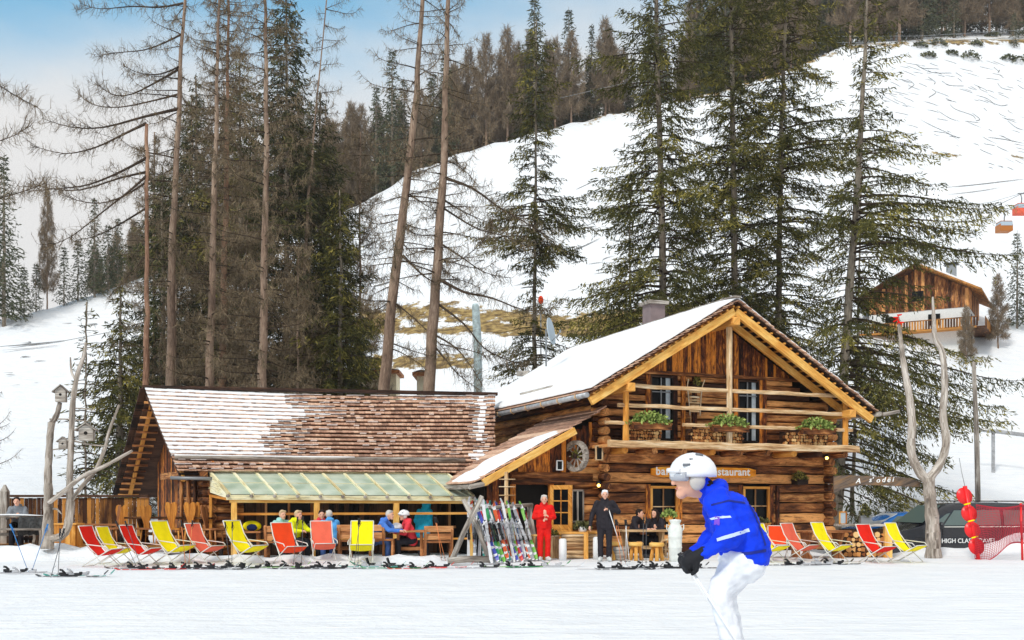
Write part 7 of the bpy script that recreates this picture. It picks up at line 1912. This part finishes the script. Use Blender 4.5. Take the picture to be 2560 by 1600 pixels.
# orange timber house seen through the dark spruces + pale shed behind the larches
for (px, Y, lab, w, d, z0, zt, matn) in ((850, 62, 'orange timber hut glimpsed between the dark spruces', 3.6, 3.0, 0, 4.6, 'orange'), (745, 64, 'orange balcony front of a hut behind the grey larch trunk', 3.0, 3.0, 0, 5.4, 'orange')):
    X = SX(px, Y); g0 = hz_at(px, Y); t_ = thing('timber_hut', lab, 'hut', (X, Y, g0)); mb = MB(3)
    for k in range(16): mb.beam((-w/2+w*(k+.5)/16, -d/2, 0), (-w/2+w*(k+.5)/16, -d/2, zt*.8), w/16*.93, .06, up=(0, 1, 0))
    mb.box((0, 0, zt*.4), (w, d-.05, zt*.78)); mb.build('wall', M[matn], t_)
    mb = MB(4); 
    for sg in (-1, 1): mb.hexa([(0, -d/2-.5, zt), (sg*(w/2+.5), -d/2-.5, zt*.74), (sg*(w/2+.5), -d/2-.5, zt*.74+.15), (0, -d/2-.5, zt+.15), (0, d/2+.5, zt), (sg*(w/2+.5), d/2+.5, zt*.74), (sg*(w/2+.5), d/2+.5, zt*.74+.15), (0, d/2+.5, zt+.15)])
    mb.build('roof', M['brownfurn'], t_); mb = MB(5); mb.box((0, -d/2-.4, zt*.45), (w+.4, .8, .12)); mb.box((0, -d/2-.8, zt*.45+.4), (w+.4, .06, .7)); mb.build('balcony', M['orange'], t_)
    mb = MB(6); mb.box((0, -d/2-.05, zt*.25), (.8, .05, 1.2)); mb.build('window', M['window'], t_)
for (px0, px1, pyt, pyb, Y, lab) in ((905, 990, 934, 975, 66, 'low cream shed with flat snowy roof between spruces and larches'), (1042, 1066, 940, 985, 64, 'narrow cream wall glimpsed between the leaning larches')):
    a = SX(px0, Y); b = SX(px1, Y); t_ = thing('cream_shed', lab, 'shed', ((a+b)/2, Y, hz_at((px0+px1)/2, Y)-.2)); zt = S(0, pyt, Y).z-t_.location.z; mb = MB(2); M['creamwall'] = flat('cream_render', srgb(236, 226, 196), .9, var=.05)
    mb.box((0, 1.2, zt/2), (b-a, 2.4, zt)); mb.build('wall', M['creamwall'], t_); mb = MB(3); mb.box((0, 1.1, zt+.1), (b-a+.5, 3.0, .2)); mb.build('roof', M['brownfurn'], t_); mb = MB(4)
    P = [[(-(b-a)/2-.2+(b-a+.4)*i/8, -.3+2.8*j/4, zt+.2+.35*sin(pi*min(max(i/8, .08), .92))*sin(pi*min(max(j/4, .15), .85))) for j in range(5)] for i in range(9)]; mb.grid(P); mb.build('roof_snow', M['roofsnow'], t_)
# pale padded lift mast, orange marker, hydrant board
p = Vector((SX(1198, 60), 60, hz_at(1198, 60)-.3)); t_ = thing('lift_mast', 'pale blue grey speckled lift mast standing behind the larch branches', 'mast', p); upd(); mb = MB(3); mb.tube([p, S(1194, 860, 60), S(1189, 768, 60), S(1188, 760, 60)], [.27, .25, .22, .16], 12)
M['mastpaint'] = flat('speckled_mast_paint', srgb(186, 204, 208), .6, var=.35, scale=5); put(mb, 'shaft', M['mastpaint'], t_)
p = S(1352, 770, 62); t_ = thing('orange_snow_marker', 'small orange and red marker sign high beside the thin spruce', 'sign', (p.x, p.y, hz_at(1352, 62))); upd(); mb = MB(3); mb.ball(S(1352, 750, 62), .2, 10, 8, sx=.8, sy=.5, sz=1.3); put(mb, 'head', M['orangered'], t_)
mb = MB(3); mb.tube([Vector((p.x, p.y, hz_at(1352, 62)-.2)), S(1352, 765, 62)], .05, 6); put(mb, 'pole', M['grey'], t_)
# gondola lift: cables, cabins
def cable(pts, r, label, sag=0.0, name='lift_cable'):
    t_ = thing(name, label, 'cable', pts[0]); upd(); P = []
    for k in range(len(pts)-1):
        for i in range(10): f = i/10; P.append(pts[k].lerp(pts[k+1], f)-ZZ*sag*4*f*(1-f))
    P.append(pts[-1]); mb = MB(2); mb.tube(P, r, 5); put(mb, 'strand', M['grey'], t_); return t_
cable([S(2220, 628, 95), S(2410, 560, 92), S(2515, 527, 90), S(2700, 470, 86)], .025, 'lower lift cable carrying the orange cabin')
cable([S(2220, 610, 96), S(2420, 548, 93), S(2551, 486, 90), S(2700, 440, 86)], .025, 'upper lift cable carrying the cabin at the right edge')
cable([S(2340, 524, 110), S(2480, 505, 105), S(2700, 440, 98)], .02, 'thin lift cable above both cabins')
cable([S(1960, 92, 120), S(2300, 90, 120), S(2700, 66, 120)], .022, 'upper power wire crossing before the top forest', name='power_wire')
cable([S(1960, 108, 120), S(2300, 104, 120), S(2700, 90, 120)], .022, 'lower power wire crossing before the top forest', name='power_wire')
cable([S(1400, 245, 120), S(1500, 222, 118), S(1640, 190, 116)], .02, 'pale wire crossing the ridge forest left of the tall spruces', name='power_wire')
cable([S(-60, 872, 60), S(160, 852, 60), S(330, 820, 60)], .02, 'thin wire over the snow at the left', name='power_wire')
M['cabin'] = flat('orange_cabin', srgb(176, 104, 34), .5)
for px, py, Y, lab in ((2510, 568, 90, 'orange and glass gondola cabin hanging above the bare tree'), (2553, 524, 90, 'reddish gondola cabin cut by the right edge')):
    c = S(px, py, Y); t_ = thing('gondola_cabin', lab, 'gondola', c, 0); mb = MB(2); s_ = Y/2560
    mb.box((0, 0, -.12), (34*s_*.95, 1.0, .62)); mb.box((0, 0, .42), (31*s_*.95, .95, .08)); mb.build('shell', M['cabin'] if px < 2540 else M['coral'], t_, .06)
    mb = MB(3); mb.box((0, -.02, .20), (29*s_, 1.0, .34)); mb.build('window', M['dish'], t_)
    mb = MB(4); mb.tube([(0, 0, .45), (.05, 0, 1.0), (-.05, 0, 1.36)], .05, 6); mb.beam((-.3, 0, 1.4), (.3, 0, 1.42), .1, .1); mb.build('hanger', M['grey'], t_)
# ------------------------------------------------------------------ people
M['lips'] = flat('lips', srgb(190, 120, 104), .6); M['lens'] = flat('goggle_lens', srgb(176, 178, 186), .15, 0, .6); M['skin'] = flat('skin', srgb(226, 172, 146), .55, 0, .3, var=.05); M['skin2'] = flat('tanned_skin', srgb(206, 150, 120), .55, 0, .3, var=.05)
def fabric(name, c, v=.18, sc2=9):
    return flat(name, c, .75, 0, .25, var=v, scale=sc2, bump=.35)
for k, c in dict(redsuit=srgb(222, 24, 18), blacksuit=srgb(38, 34, 40), yellowj=srgb(222, 226, 10), cyanj=srgb(30, 170, 206), skyj=srgb(84, 160, 222), blueb=srgb(74, 124, 208), pinkj=srgb(226, 62, 74), royal=srgb(6, 58, 222), whitep=srgb(232, 234, 244),
               darkp=srgb(36, 36, 44), jeans=srgb(70, 100, 160), greyh=srgb(196, 190, 184), blond=srgb(196, 168, 132), brownhair=srgb(40, 26, 20), greyj=srgb(126, 130, 136), minth=srgb(160, 212, 206), helmetw=srgb(240, 240, 240), boot=srgb(60, 62, 66), bootw=srgb(206, 208, 206), glove=srgb(34, 34, 38)).items():
    M[k] = fabric(k+'_fabric', c)
M['helmetw'] = flat('white_helmet_shell', srgb(238, 238, 240), .25, 0, .5)
def rcone(mb, p, q, r1, r2, seg=12):
    p = Vector(p); q = Vector(q); d = q-p; L = d.length
    if L < 1e-5: mb.ball(p, max(r1, r2), seg, 8); return
    d.normalize(); pts = []; rad = []
    for a in (-.98, -.8, -.5, 0): pts.append(p+d*r1*a); rad.append(r1*sqrt(max(0.0004, 1-a*a)))
    for a in (0, .5, .8, .98): pts.append(q+d*r2*a); rad.append(r2*sqrt(max(0.0004, 1-a*a)))
    mb.tube(pts, rad, seg)
def remesh(mb, name, mat, parent, vox, smooth=4, fold=0.0, fscale=9.0, seed=0):
    me_ = mb.mesh('tmp', mat); tmp = bpy.data.objects.new('tmp', me_); COL.objects.link(tmp)
    m = tmp.modifiers.new('r', 'REMESH'); m.mode = 'VOXEL'; m.voxel_size = vox; m.use_smooth_shade = True
    m2 = tmp.modifiers.new('s', 'SMOOTH'); m2.factor = .5; m2.iterations = smooth
    dg = bpy.context.evaluated_depsgraph_get(); out = bpy.data.meshes.new_from_object(tmp.evaluated_get(dg)); bpy.data.objects.remove(tmp)
    if fold:
        n = len(out.vertices); co = np.empty(n*3, np.float32); out.vertices.foreach_get('co', co); nn = np.empty(n*3, np.float32); out.vertices.foreach_get('normal', nn); co = co.reshape(-1, 3); nn = nn.reshape(-1, 3)
        f = np.array([mnoise.noise(Vector((c[0]*fscale+seed, c[1]*fscale, c[2]*fscale*1.7)))-abs(mnoise.noise(Vector((c[0]*fscale*1.9, c[1]*fscale*1.9+seed, c[2]*fscale*2.6))))*.7 for c in co])
        co = co+nn*(f*fold)[:, None]; out.vertices.foreach_set('co', co.astype(np.float32).ravel())
    out.polygons.foreach_set('use_smooth', np.ones(len(out.polygons), bool)); out.materials.clear(); out.materials.append(mat); out.update()
    o = link(name, out, parent); return o
def hand(mb, wr, d, palm_n, s=1.0, curl=.5, side_=1, thick=1.0):
    """wrist, direction, palm normal; four fingers and a thumb"""
    d = Vector(d).normalized(); n = Vector(palm_n); n = (n-d*n.dot(d)).normalized(); x = d.cross(n)*side_
    wr = Vector(wr); rcone(mb, wr, wr+d*.07*s, .026*s*thick, .03*s*thick)
    for o_ in (-.024, 0, .024): rcone(mb, wr+x*o_*.6*s, wr+d*.085*s+x*o_*s, .016*s*thick, .014*s*thick)
    for k, (o_, L) in enumerate(((-.030, .060), (-.010, .075), (.010, .080), (.030, .070))):
        b = wr+d*.09*s+x*o_*s; c1 = b+(d*cos(curl)+n*sin(curl))*L*.5*s; c2 = c1+(d*cos(curl*2.1)+n*sin(curl*2.1))*L*.45*s
        rcone(mb, b, c1, .0105*s*thick, .0095*s*thick, 8); rcone(mb, c1, c2, .0095*s*thick, .008*s*thick, 8)
    b = wr+d*.03*s+x*.03*s; c1 = b+(x*.7+d*.6+n*.3).normalized()*.045*s; rcone(mb, b, c1, .013*s*thick, .011*s*thick, 8); rcone(mb, c1, c1+(d*.9+n*.4).normalized()*.03*s, .011*s*thick, .009*s*thick, 8)
def person(label, J, cl, vox=.014, fold=.008, head='hair', facing=(0, -1, 0), hs=1.0, skinm='skin', gloves=None, hoodup=None, group=None, tilt=(0, 0, 1), curl=.6, palm=None, goggles=None, loc=None, cat='person', fat=1.0, backpackc=None):
    """J: joints in world coordinates"""
    base = Vector(loc if loc else ((J['hipL']+J['hipR'])/2*1.0)); base = Vector((base.x, base.y, min(J['ankL'].z, J['ankR'].z)-.08 if not loc else base.z))
    t_ = thing('person', label, cat, base, 0, group); iv = -base
    K = {k: v+iv for k, v in J.items()}
    f = Vector(facing).normalized(); up = Vector(tilt).normalized(); f = (f-up*f.dot(up)).normalized(); sd = f.cross(up)
    hc = K['head']
    def HP(a, b, c): return hc+sd*a*hs+f*b*hs+up*c*hs
    mb = MB(1)
    # body (one continuous figure)
    mb.lathe([(max(1e-4, .5*sin(pi*i/10)), -cos(pi*i/10)*.5) for i in range(11)], hc, 16, Matrix((sd*.158*hs, f*.196*hs, up*.235*hs)).transposed())
    rcone(mb, HP(0, .035, -.06), HP(0, .062, -.095), .052*hs, .036*hs); rcone(mb, HP(0, .092, .0), HP(0, .112, -.028), .012*hs, .018*hs, 8)
    rcone(mb, HP(-.03, .080, -.062), HP(.03, .080, -.062), .012*hs, .012*hs, 8); rcone(mb, HP(-.028, .082, .028), HP(.028, .082, .028), .012*hs, .012*hs, 8)
    for s_ in (-1, 1): rcone(mb, HP(.080*s_, -.005, .01), HP(.084*s_, -.008, -.03), .017*hs, .012*hs, 8)
    rcone(mb, K['neck'], HP(0, -.015, -.07), .055*hs, .052*hs)
    rcone(mb, K['pelvis'], K['chest'], .11, .12); rcone(mb, K['chest'], K['neck'], .10, .055); rcone(mb, K['shL'], K['shR'], .055, .055); rcone(mb, K['hipL'], K['hipR'], .09, .09)
    for s_ in 'LR':
        rcone(mb, K['sh'+s_], K['el'+s_], .050, .038); rcone(mb, K['el'+s_], K['wr'+s_], .038, .026)
        rcone(mb, K['hip'+s_], K['kn'+s_], .080, .052); rcone(mb, K['kn'+s_], K['ank'+s_], .052, .038); rcone(mb, K['ank'+s_], K['toe'+s_], .038, .030)
        dirh = (K['wr'+s_]-K['el'+s_]).normalized(); 
        pn = Vector(palm[s_]) if palm else Vector((0, 0, -1)) if abs(dirh.z) < .7 else -f*0+((K['chest']-K['wr'+s_]).normalized())
        if not gloves: hand(mb, K['wr'+s_], dirh, pn, 1.0*hs, curl, 1 if s_ == 'L' else -1)
    b_ = remesh(mb, 'body', M[skinm], t_, min(vox, .012), 2)
    # eyes and mouth
    for s_ in (-1, 1):
        mb = MB(1); mb.ball(HP(.032*s_, .088, .008), .011*hs, 8, 6); mb.build('eye', M['black'], b_)
    mb = MB(1); mb.tube([HP(-.022, .093, -.062), HP(0, .099, -.064), HP(.022, .093, -.062)], .0045*hs, 6); mb.build('mouth', M['lips'], b_)
    # jacket
    w = fat
    mb = MB(2); P_, C_, N_ = K['pelvis'], K['chest'], K['neck']
    spine = (C_-P_).normalized(); side_v = (K['shR']-K['shL']).normalized()
    for o_ in (-1, -.33, .33, 1):
        rcone(mb, P_+side_v*.075*o_*w-spine*cl.get('hem', .05), C_+side_v*.095*o_*w, .128*w, .115*w); rcone(mb, C_+side_v*.095*o_*w, C_.lerp(N_, .72)+side_v*.07*o_, .112*w, .075)
    rcone(mb, K['shL'], K['shR'], .075, .075); rcone(mb, N_-spine*.06, N_+(hc-N_)*.28, .085, .078)
    for s_ in 'LR':
        rcone(mb, K['sh'+s_], K['el'+s_], .080*w, .064*w); rcone(mb, K['el'+s_], K['wr'+s_].lerp(K['el'+s_], .06), .064*w, .046)
    if hoodup is None: rcone(mb, N_-f*.07+up*.02-side_v*.05, N_-f*.07+up*.02+side_v*.05, .065, .065)
    jk = remesh(mb, 'jacket', M[cl['jacket']], t_, vox, 4, fold, seed=len(label))
    # trousers
    mb = MB(3); rcone(mb, K['hipL'], K['hipR'], .125*w, .125*w); rcone(mb, K['hipL'].lerp(K['hipR'], .5), P_, .12*w, .12*w)
    for s_ in 'LR':
        rcone(mb, K['hip'+s_], K['kn'+s_], .108*w, .080); rcone(mb, K['kn'+s_], K['ank'+s_].lerp(K['kn'+s_], .08), .080, .075)
    remesh(mb, 'trousers', M[cl['trousers']], t_, vox, 4, fold*.6, seed=3)
    for s_ in 'LR':
        mb = MB(4); A, T = K['ank'+s_], K['toe'+s_]; A2 = A.lerp(K['kn'+s_], .28); d = (T-A).normalized()
        rcone(mb, A2, A, .070, .066); rcone(mb, A-Vector((0, 0, .035)), T-Vector((0, 0, .0)), .058, .048); rcone(mb, A-Vector((0, 0, .05))-d*.05, A-Vector((0, 0, .05)), .045, .05)
        remesh(mb, 'boot', M[cl.get('boots', 'boot')], t_, vox, 1)
        if gloves:
            mb = MB(5); dirh = (K['wr'+s_]-K['el'+s_]).normalized(); pn = Vector(palm[s_]) if palm else Vector((0, 0, -1)); hand(mb, K['wr'+s_], dirh, pn, 1.12*hs, curl, 1 if s_ == 'L' else -1, 1.35); rcone(mb, K['wr'+s_]-dirh*.04, K['wr'+s_]+dirh*.01, .045, .038)
            remesh(mb, 'glove', M[gloves], t_, min(vox, .01), 1)
    # head wear
    if head == 'helmet':
        mb = MB(6); mt_ = Matrix((sd*.235*hs, f*.30*hs, up*.255*hs)).transposed()
        prof = [(.5*cos(a), .5*sin(a)) for a in [radians(q) for q in (-12, 0, 15, 30, 45, 60, 75, 89.5)]]; prof = [(max(1e-4, r_), z_) for r_, z_ in prof]
        mb.lathe(prof, HP(0, -.012, .035), 22, mt_); inner = [(r_*.93, z_*.93) for r_, z_ in prof]; mb.lathe(inner, HP(0, -.012, .035), 22, mt_)
        pass
        mb.tube([HP(-.095, .09, .045), HP(-.05, .132, .05), HP(0, .145, .052), HP(.05, .132, .05), HP(.095, .09, .045)], .014*hs, 8)
        hl_ = mb.build('helmet', M[cl.get('helmet', 'helmetw')], t_)
        mb = MB(8)
        for s_ in (-1, 1): mb.lathe([(max(1e-4, .5*sin(pi*i/8)), -cos(pi*i/8)*.5) for i in range(9)], HP(.082*s_, -.020, -.020), 14, Matrix((sd*.05*hs, f*.10*hs, up*.115*hs)).transposed())
        mb.build('ear_pad', M['greyh'], hl_); mb = MB(8)
        for s_ in (-1, 1):
            for q_ in range(3): mb.tube([HP(s_*(.055+.022*q_), -.06+.045*q_, .155-.030*q_-.012), HP(s_*(.06+.022*q_), -.015+.045*q_, .162-.034*q_-.012)], .0085*hs, 6)
        mb.build('vents', M['greyj'], hl_)
    elif head in ('hair', 'longhair'):
        mb = MB(6); hm = M[cl.get('hair', 'greyh')]
        mb.lathe([(max(1e-4, .5*sin(pi*i/10)), -cos(pi*i/10)*.5) for i in range(11)], HP(0, -.022, .022), 16, Matrix((sd*.182*hs, f*.196*hs, up*.225*hs)).transposed())
        rcone(mb, HP(-.05, .045, .088), HP(.05, .045, .088), .032*hs, .032*hs)
        if head == 'longhair':
            for o_ in (-.07, 0, .07): rcone(mb, HP(o_, -.06, 0), HP(o_*1.1, -.06, -.24), .05*hs, .035*hs)
            for s_ in (-1, 1): rcone(mb, HP(.078*s_, .01, .03), HP(.085*s_, .0, -.2), .028*hs, .026*hs)
        remesh(mb, 'hair', hm, t_, vox, 1, .004, 30)
    elif head == 'hood':
        mb = MB(6); mb.lathe([(max(1e-4, .5*sin(pi*i/10)), -cos(pi*i/10)*.5) for i in range(11)], HP(0, -.03, .01), 16, Matrix((sd*.27*hs, f*.27*hs, up*.33*hs)).transposed()); rcone(mb, HP(0, -.06, -.06), K['neck'], .11, .12)
        remesh(mb, 'hood', M[cl['jacket']], t_, vox, 2, .006)
    if goggles:
        mb = MB(7); mb.tube([HP(-.095, .045, .012), HP(-.06, .088, .012), HP(0, .108, .012), HP(.06, .088, .012), HP(.095, .045, .012)], .031*hs, 10, squash=1); mb.build('goggles', M[goggles], t_)
    return t_
def joints_standing(px, Y, rz=0, h=1.75, lean=0.0, arms=None, g=None):
    b = gpt(px, Y) if g is None else g; R = Matrix.Rotation(rz, 3, 'Z'); s_ = h/1.75
    L = dict(ankL=(.10, 0, .09), ankR=(-.10, 0, .09), toeL=(.13, -.16, .05), toeR=(-.13, -.16, .05), knL=(.105, -.02, .50), knR=(-.105, -.02, .50), hipL=(.09, 0, .92), hipR=(-.09, 0, .92), pelvis=(0, 0, .98), chest=(0, -.01-lean*.3, 1.27), neck=(0, -lean*.6, 1.48),
             head=(0, -.02-lean, 1.63), shL=(.185, -lean*.5, 1.42), shR=(-.185, -lean*.5, 1.42), elL=(.25, .02, 1.14), elR=(-.25, .02, 1.14), wrL=(.22, -.16, .95), wrR=(-.22, -.16, .95))
    if arms: L.update(arms)
    return {k: b+R @ (Vector(v)*s_) for k, v in L.items()}
def joints_sitting(px, Y, z_seat, rz=0, lean=.1, arms=None, s_=1.0, gz_=0.0):
    b = Vector((SX(px, Y), Y, gz_)); R = Matrix.Rotation(rz, 3, 'Z')
    zs = z_seat
    L = dict(pelvis=(0, 0, zs+.13), chest=(0, -lean*.6, zs+.42), neck=(0, -lean*1.1, zs+.62), head=(0, -lean*1.5-.02, zs+.77), shL=(.18, -lean, zs+.56), shR=(-.18, -lean, zs+.56), elL=(.24, -lean-.12, zs+.30), elR=(-.24, -lean-.12, zs+.30),
             wrL=(.12, -lean-.36, zs+.33), wrR=(-.12, -lean-.36, zs+.33), hipL=(.09, 0, zs+.10), hipR=(-.09, 0, zs+.10), knL=(.12, -.42, zs+.08), knR=(-.12, -.42, zs+.08), ankL=(.12, -.40, .10), ankR=(-.12, -.40, .10), toeL=(.13, -.55, .05), toeR=(-.13, -.55, .05))
    if arms: L.update(arms)
    return {k: b+R @ (Vector(v)*s_) for k, v in L.items()}
# person in red ski suit
J = joints_standing(1360, 27.0, radians(6), 1.73, arms=dict(elL=(.27, -.02, 1.16), wrL=(.05, -.20, 1.12), elR=(-.27, 0, 1.15), wrR=(-.03, -.22, 1.20)))
person('person standing in a full red ski suit before the dark doorway', J, dict(jacket='redsuit', trousers='redsuit', hair='greyh', boots='bootw'), head='hair')
# person in black
J = joints_standing(1512, 26.6, radians(-5), 1.86, arms=dict(elL=(.33, 0, 1.22), wrL=(.08, -.24, 1.27), elR=(-.31, .02, 1.13), wrR=(-.36, -.10, .86)))
person('person in black ski clothes and white cap standing with a white pole', J, dict(jacket='blacksuit', trousers='blacksuit', hair='helmetw', boots='bootw', hem=.14), head='hair', fat=1.1)
t_ = thing('ski_pole', 'white and black ski pole held against the chest by the person in black', 'ski pole', J['wrL']); upd(); mb = MB(2); mb.tube([J['wrL']+Vector((-.0, -.10, .02)), S(1553, 1372, 26.3)], [.012, .009], 7); put(mb, 'shaft', M['pole_white'], t_); mb = MB(2); mb.tube([J['wrL']+Vector((-.0, -.10, -.05)), J['wrL']+Vector((0, -.1, .08))], .019, 7); put(mb, 'grip', M['black'], t_)
# porch group
J = joints_sitting(731, 26.75, .44, radians(60), .12, arms=dict(elL=(.24, -.30, .82), wrL=(.18, -.50, .80), elR=(-.22, -.22, .80), wrR=(-.16, -.46, .80)))
person('person in a bright yellow jacket seated at the porch table, facing right', J, dict(jacket='yellowj', trousers='darkp', hair='blond'), facing=(.86, -.5, 0), fat=1.12)
J = joints_sitting(699, 27.1, .44, radians(40), .1); person('person in mint green half hidden behind the yellow jacket', J, dict(jacket='minth', trousers='darkp', hair='blond'), facing=(.6, -.7, 0))
J = joints_sitting(826, 26.75, .44, radians(200), .12); person('person in a light blue jacket with grey hair seated with back turned', J, dict(jacket='skyj', trousers='jeans', hair='greyh'), facing=(-.3, .95, 0), fat=1.1)
J = joints_sitting(801, 27.6, .44, radians(20), .12); person('person in a faded red top opposite the light blue jacket', J, dict(jacket='pinkj', trousers='darkp', hair='brownhair'), facing=(.3, -.95, 0))
J = joints_sitting(938, 26.85, .44, radians(75), .26, arms=dict(elL=(.2, -.50, .80), wrL=(.1, -.74, .80), elR=(-.2, -.46, .82), wrR=(-.08, -.70, .80)))
person('person in a blue jacket leaning over the table toward a white helmet', J, dict(jacket='blueb', trousers='jeans', hair='greyh'), facing=(.9, -.35, -.2))
J = joints_sitting(1030, 27.1, .44, radians(-70), .14, s_=.98); person('person in pink and red with a white helmet seated at the right table', J, dict(jacket='pinkj', trousers='darkp', helmet='helmetw'), head='helmet', facing=(-.95, -.3, -.15))
J = joints_standing(1058, 29.5, radians(160), 1.56, lean=.2); person('person in a turquoise hooded coat standing with back turned in the porch', J, dict(jacket='cyanj', trousers='darkp', hem=.22), head='hood', facing=(-.5, .85, -.3), hoodup=1, fat=1.15)
# diners in black
J = joints_sitting(1583, 28.5, .46, radians(55), .12); person('dark haired person in black seated left at the pale table, facing right', J, dict(jacket='blacksuit', trousers='darkp', hair='brownhair'), head='hair', facing=(.9, -.35, 0))
J = joints_sitting(1642, 28.6, .46, radians(-25), .12); person('long haired person in black seated right at the pale table, facing left', J, dict(jacket='blacksuit', trousers='darkp', hair='brownhair'), head='longhair', facing=(-.6, -.75, 0))
# person at far left table
J = joints_sitting(48, 29.4, .46+.33, radians(15), .2); person('dark haired person in grey bent over the snowy table at the far left', J, dict(jacket='greyj', trousers='darkp', hair='brownhair'), facing=(.2, -.9, -.3))
# the skier in front
SKY = 7.2
def sk(x, y, dy=0.0): return S(x, y, SKY+dy)
gs = gz(SX(1830, SKY), SKY)
J = dict(head=sk(1728, 1196), neck=sk(1772, 1226, .01), chest=sk(1824, 1285), pelvis=sk(1858, 1364), shL=sk(1796, 1256, -.17), shR=sk(1790, 1250, .17), elL=sk(1830, 1338, -.27), elR=sk(1800, 1335, .27),
         wrL=sk(1748, 1388, -.26), wrR=sk(1735, 1382, .24), hipL=sk(1858, 1400, -.10), hipR=sk(1858, 1400, .10), knL=sk(1796, 1480, -.15), knR=sk(1812, 1482, .13))
J['ankL'] = Vector((SX(1848, SKY), SKY-.16, gs+.14)); J['ankR'] = Vector((SX(1864, SKY), SKY+.14, gs+.14)); J['toeL'] = J['ankL']+Vector((-.19, 0, -.05)); J['toeR'] = J['ankR']+Vector((-.19, 0, -.05))
skr = person('crouching skier in a royal blue jacket, white trousers and white helmet, nearest the camera', J, dict(jacket='royal', trousers='whitep', boots='bootw', helmet='helmetw', hem=.03), vox=.009, fold=.022, head='helmet', facing=(-1, -.05, -.22), gloves='glove', curl=1.15, palm=dict(L=(.2, .6, -.5), R=(.2, -.6, -.5)), goggles='lens', loc=(SX(1842, SKY), SKY, gs), cat='skier', fat=1.38, hs=1.12)
upd()
def trims(pts, r, name, mat):
    mb = MB(3); P = [sk(*p)-skr.location for p in pts]; mb.tube(P, r, 6); o = mb.build(name, M[mat], skr); return o
for s_, dy in (('L', -.26), ('R', .24)):
    w_ = J['wr'+s_]; d_ = (J['wr'+s_]-J['el'+s_]).normalized(); h_ = w_+d_*.09+Vector((0, 0, -.01)); tip = h_+Vector((.62, .05*(-1 if s_ == 'L' else 1), -1.0))
    a0 = h_-(tip-h_).normalized()*.07
    t_ = thing('ski_pole', 'ski pole in the skier\'s %s hand trailing back' % ('near' if s_ == 'L' else 'far'), 'ski pole', h_); upd(); mb = MB(1); mb.tube([a0, tip], [.010, .006], 8); put(mb, 'shaft', M['pole_white'], t_); mb = MB(1); mb.tube([a0, h_+(tip-h_).normalized()*.06], .017, 8); put(mb, 'grip', M['black'], t_)
    mb = MB(1); q = tip-(tip-h_).normalized()*.08; mb.tube([q, q+(tip-h_).normalized()*.01], [.05, .03], 10); put(mb, 'basket', M['black'], t_)
    o = ski('white' if s_ == 'L' else 'grey', 'ski under the skier\'s %s boot' % ('near' if s_ == 'L' else 'far'), 'skis worn by the skier'); a_k = J['ank'+s_]; o.matrix_basis = Matrix.Translation((a_k.x-.05, a_k.y, gs+.02)) @ Matrix.Rotation(pi, 4, 'Z')

# jacket trims of the skier: built as raised strips on the cloth
jk = [c for c in skr.children if c.name.startswith('jacket')][0]
from mathutils.bvhtree import BVHTree
def on_cloth(obj, pts, off=.004):
    bm = bmesh.new(); bm.from_mesh(obj.data); bv = BVHTree.FromBMesh(bm); out = []
    for p in pts:
        o_ = Vector((p.x, p.y-2.0, p.z))-skr.location; hit = bv.ray_cast(o_, Vector((0, 1, 0)))
        if hit[0] is not None: out.append(hit[0]+hit[1]*off)
    bm.free(); return out
def strip(obj, px_pts, w, name, mat, n=24):
    P = []
    for i in range(n+1):
        t = i/n*(len(px_pts)-1); k = min(int(t), len(px_pts)-2); f = t-k; a = px_pts[k]; b = px_pts[k+1]; P.append(sk(a[0]*(1-f)+b[0]*f, a[1]*(1-f)+b[1]*f))
    d = sk(*px_pts[-1])-sk(*px_pts[0]); d.normalize(); n_ = Vector((-d.z, 0, d.x))*w/2
    A = on_cloth(obj, [p+n_ for p in P]); B = on_cloth(obj, [p-n_ for p in P]); m = min(len(A), len(B))
    if m < 3: return
    mb = MB(2); mb.grid([[a, b] for a, b in zip(A[:m], B[:m])]); mb.build(name, M[mat], obj)
mb = MB(3); hh_ = J['head']-Vector(skr.location)
rcone(mb, hh_+Vector((.10, 0, -.05)), hh_+Vector((.19, 0, -.13)), .06, .05); remesh(mb, 'hair', M['brownhair'], skr, .01, 1, .006, 30)
M['palestripe'] = flat('pale_trim', srgb(196, 212, 246), .6); M['purpletrim'] = flat('violet_trim', srgb(120, 70, 200), .6); M['navytrim'] = flat('navy_trim', srgb(8, 30, 130), .7)
strip(jk, [(1760, 1262), (1800, 1252), (1845, 1258)], .012, 'shoulder_seam', 'navytrim')
strip(jk, [(1750, 1300), (1775, 1292), (1805, 1290)], .016, 'chest_stripe', 'palestripe')
strip(jk, [(1770, 1345), (1815, 1330), (1850, 1322)], .022, 'sleeve_stripe', 'palestripe')
strip(jk, [(1856, 1262), (1880, 1310), (1892, 1360)], .014, 'back_seam', 'navytrim')
strip(jk, [(1775, 1290), (1772, 1310)], .03, 'badge', 'purpletrim')
strip(jk, [(1800, 1385), (1850, 1378), (1895, 1372)], .02, 'hem_band', 'navytrim')
# ------------------------------------------------------------------ the air of the valley
t = NT('valley_haze'); t.t.nodes.remove(t.b)
pv = t.n('ShaderNodeVolumePrincipled', {'Color': (.93, .95, 1.0, 1), 'Density': 0.00035, 'Anisotropy': 0.2})
t.l(pv.outputs[0], t.o.inputs['Volume'])
mb = MB(1); mb.box((0, 119, 82), (604, 366, 172)); o = mb.build('haze', t.m); tag(o, kind='stuff')
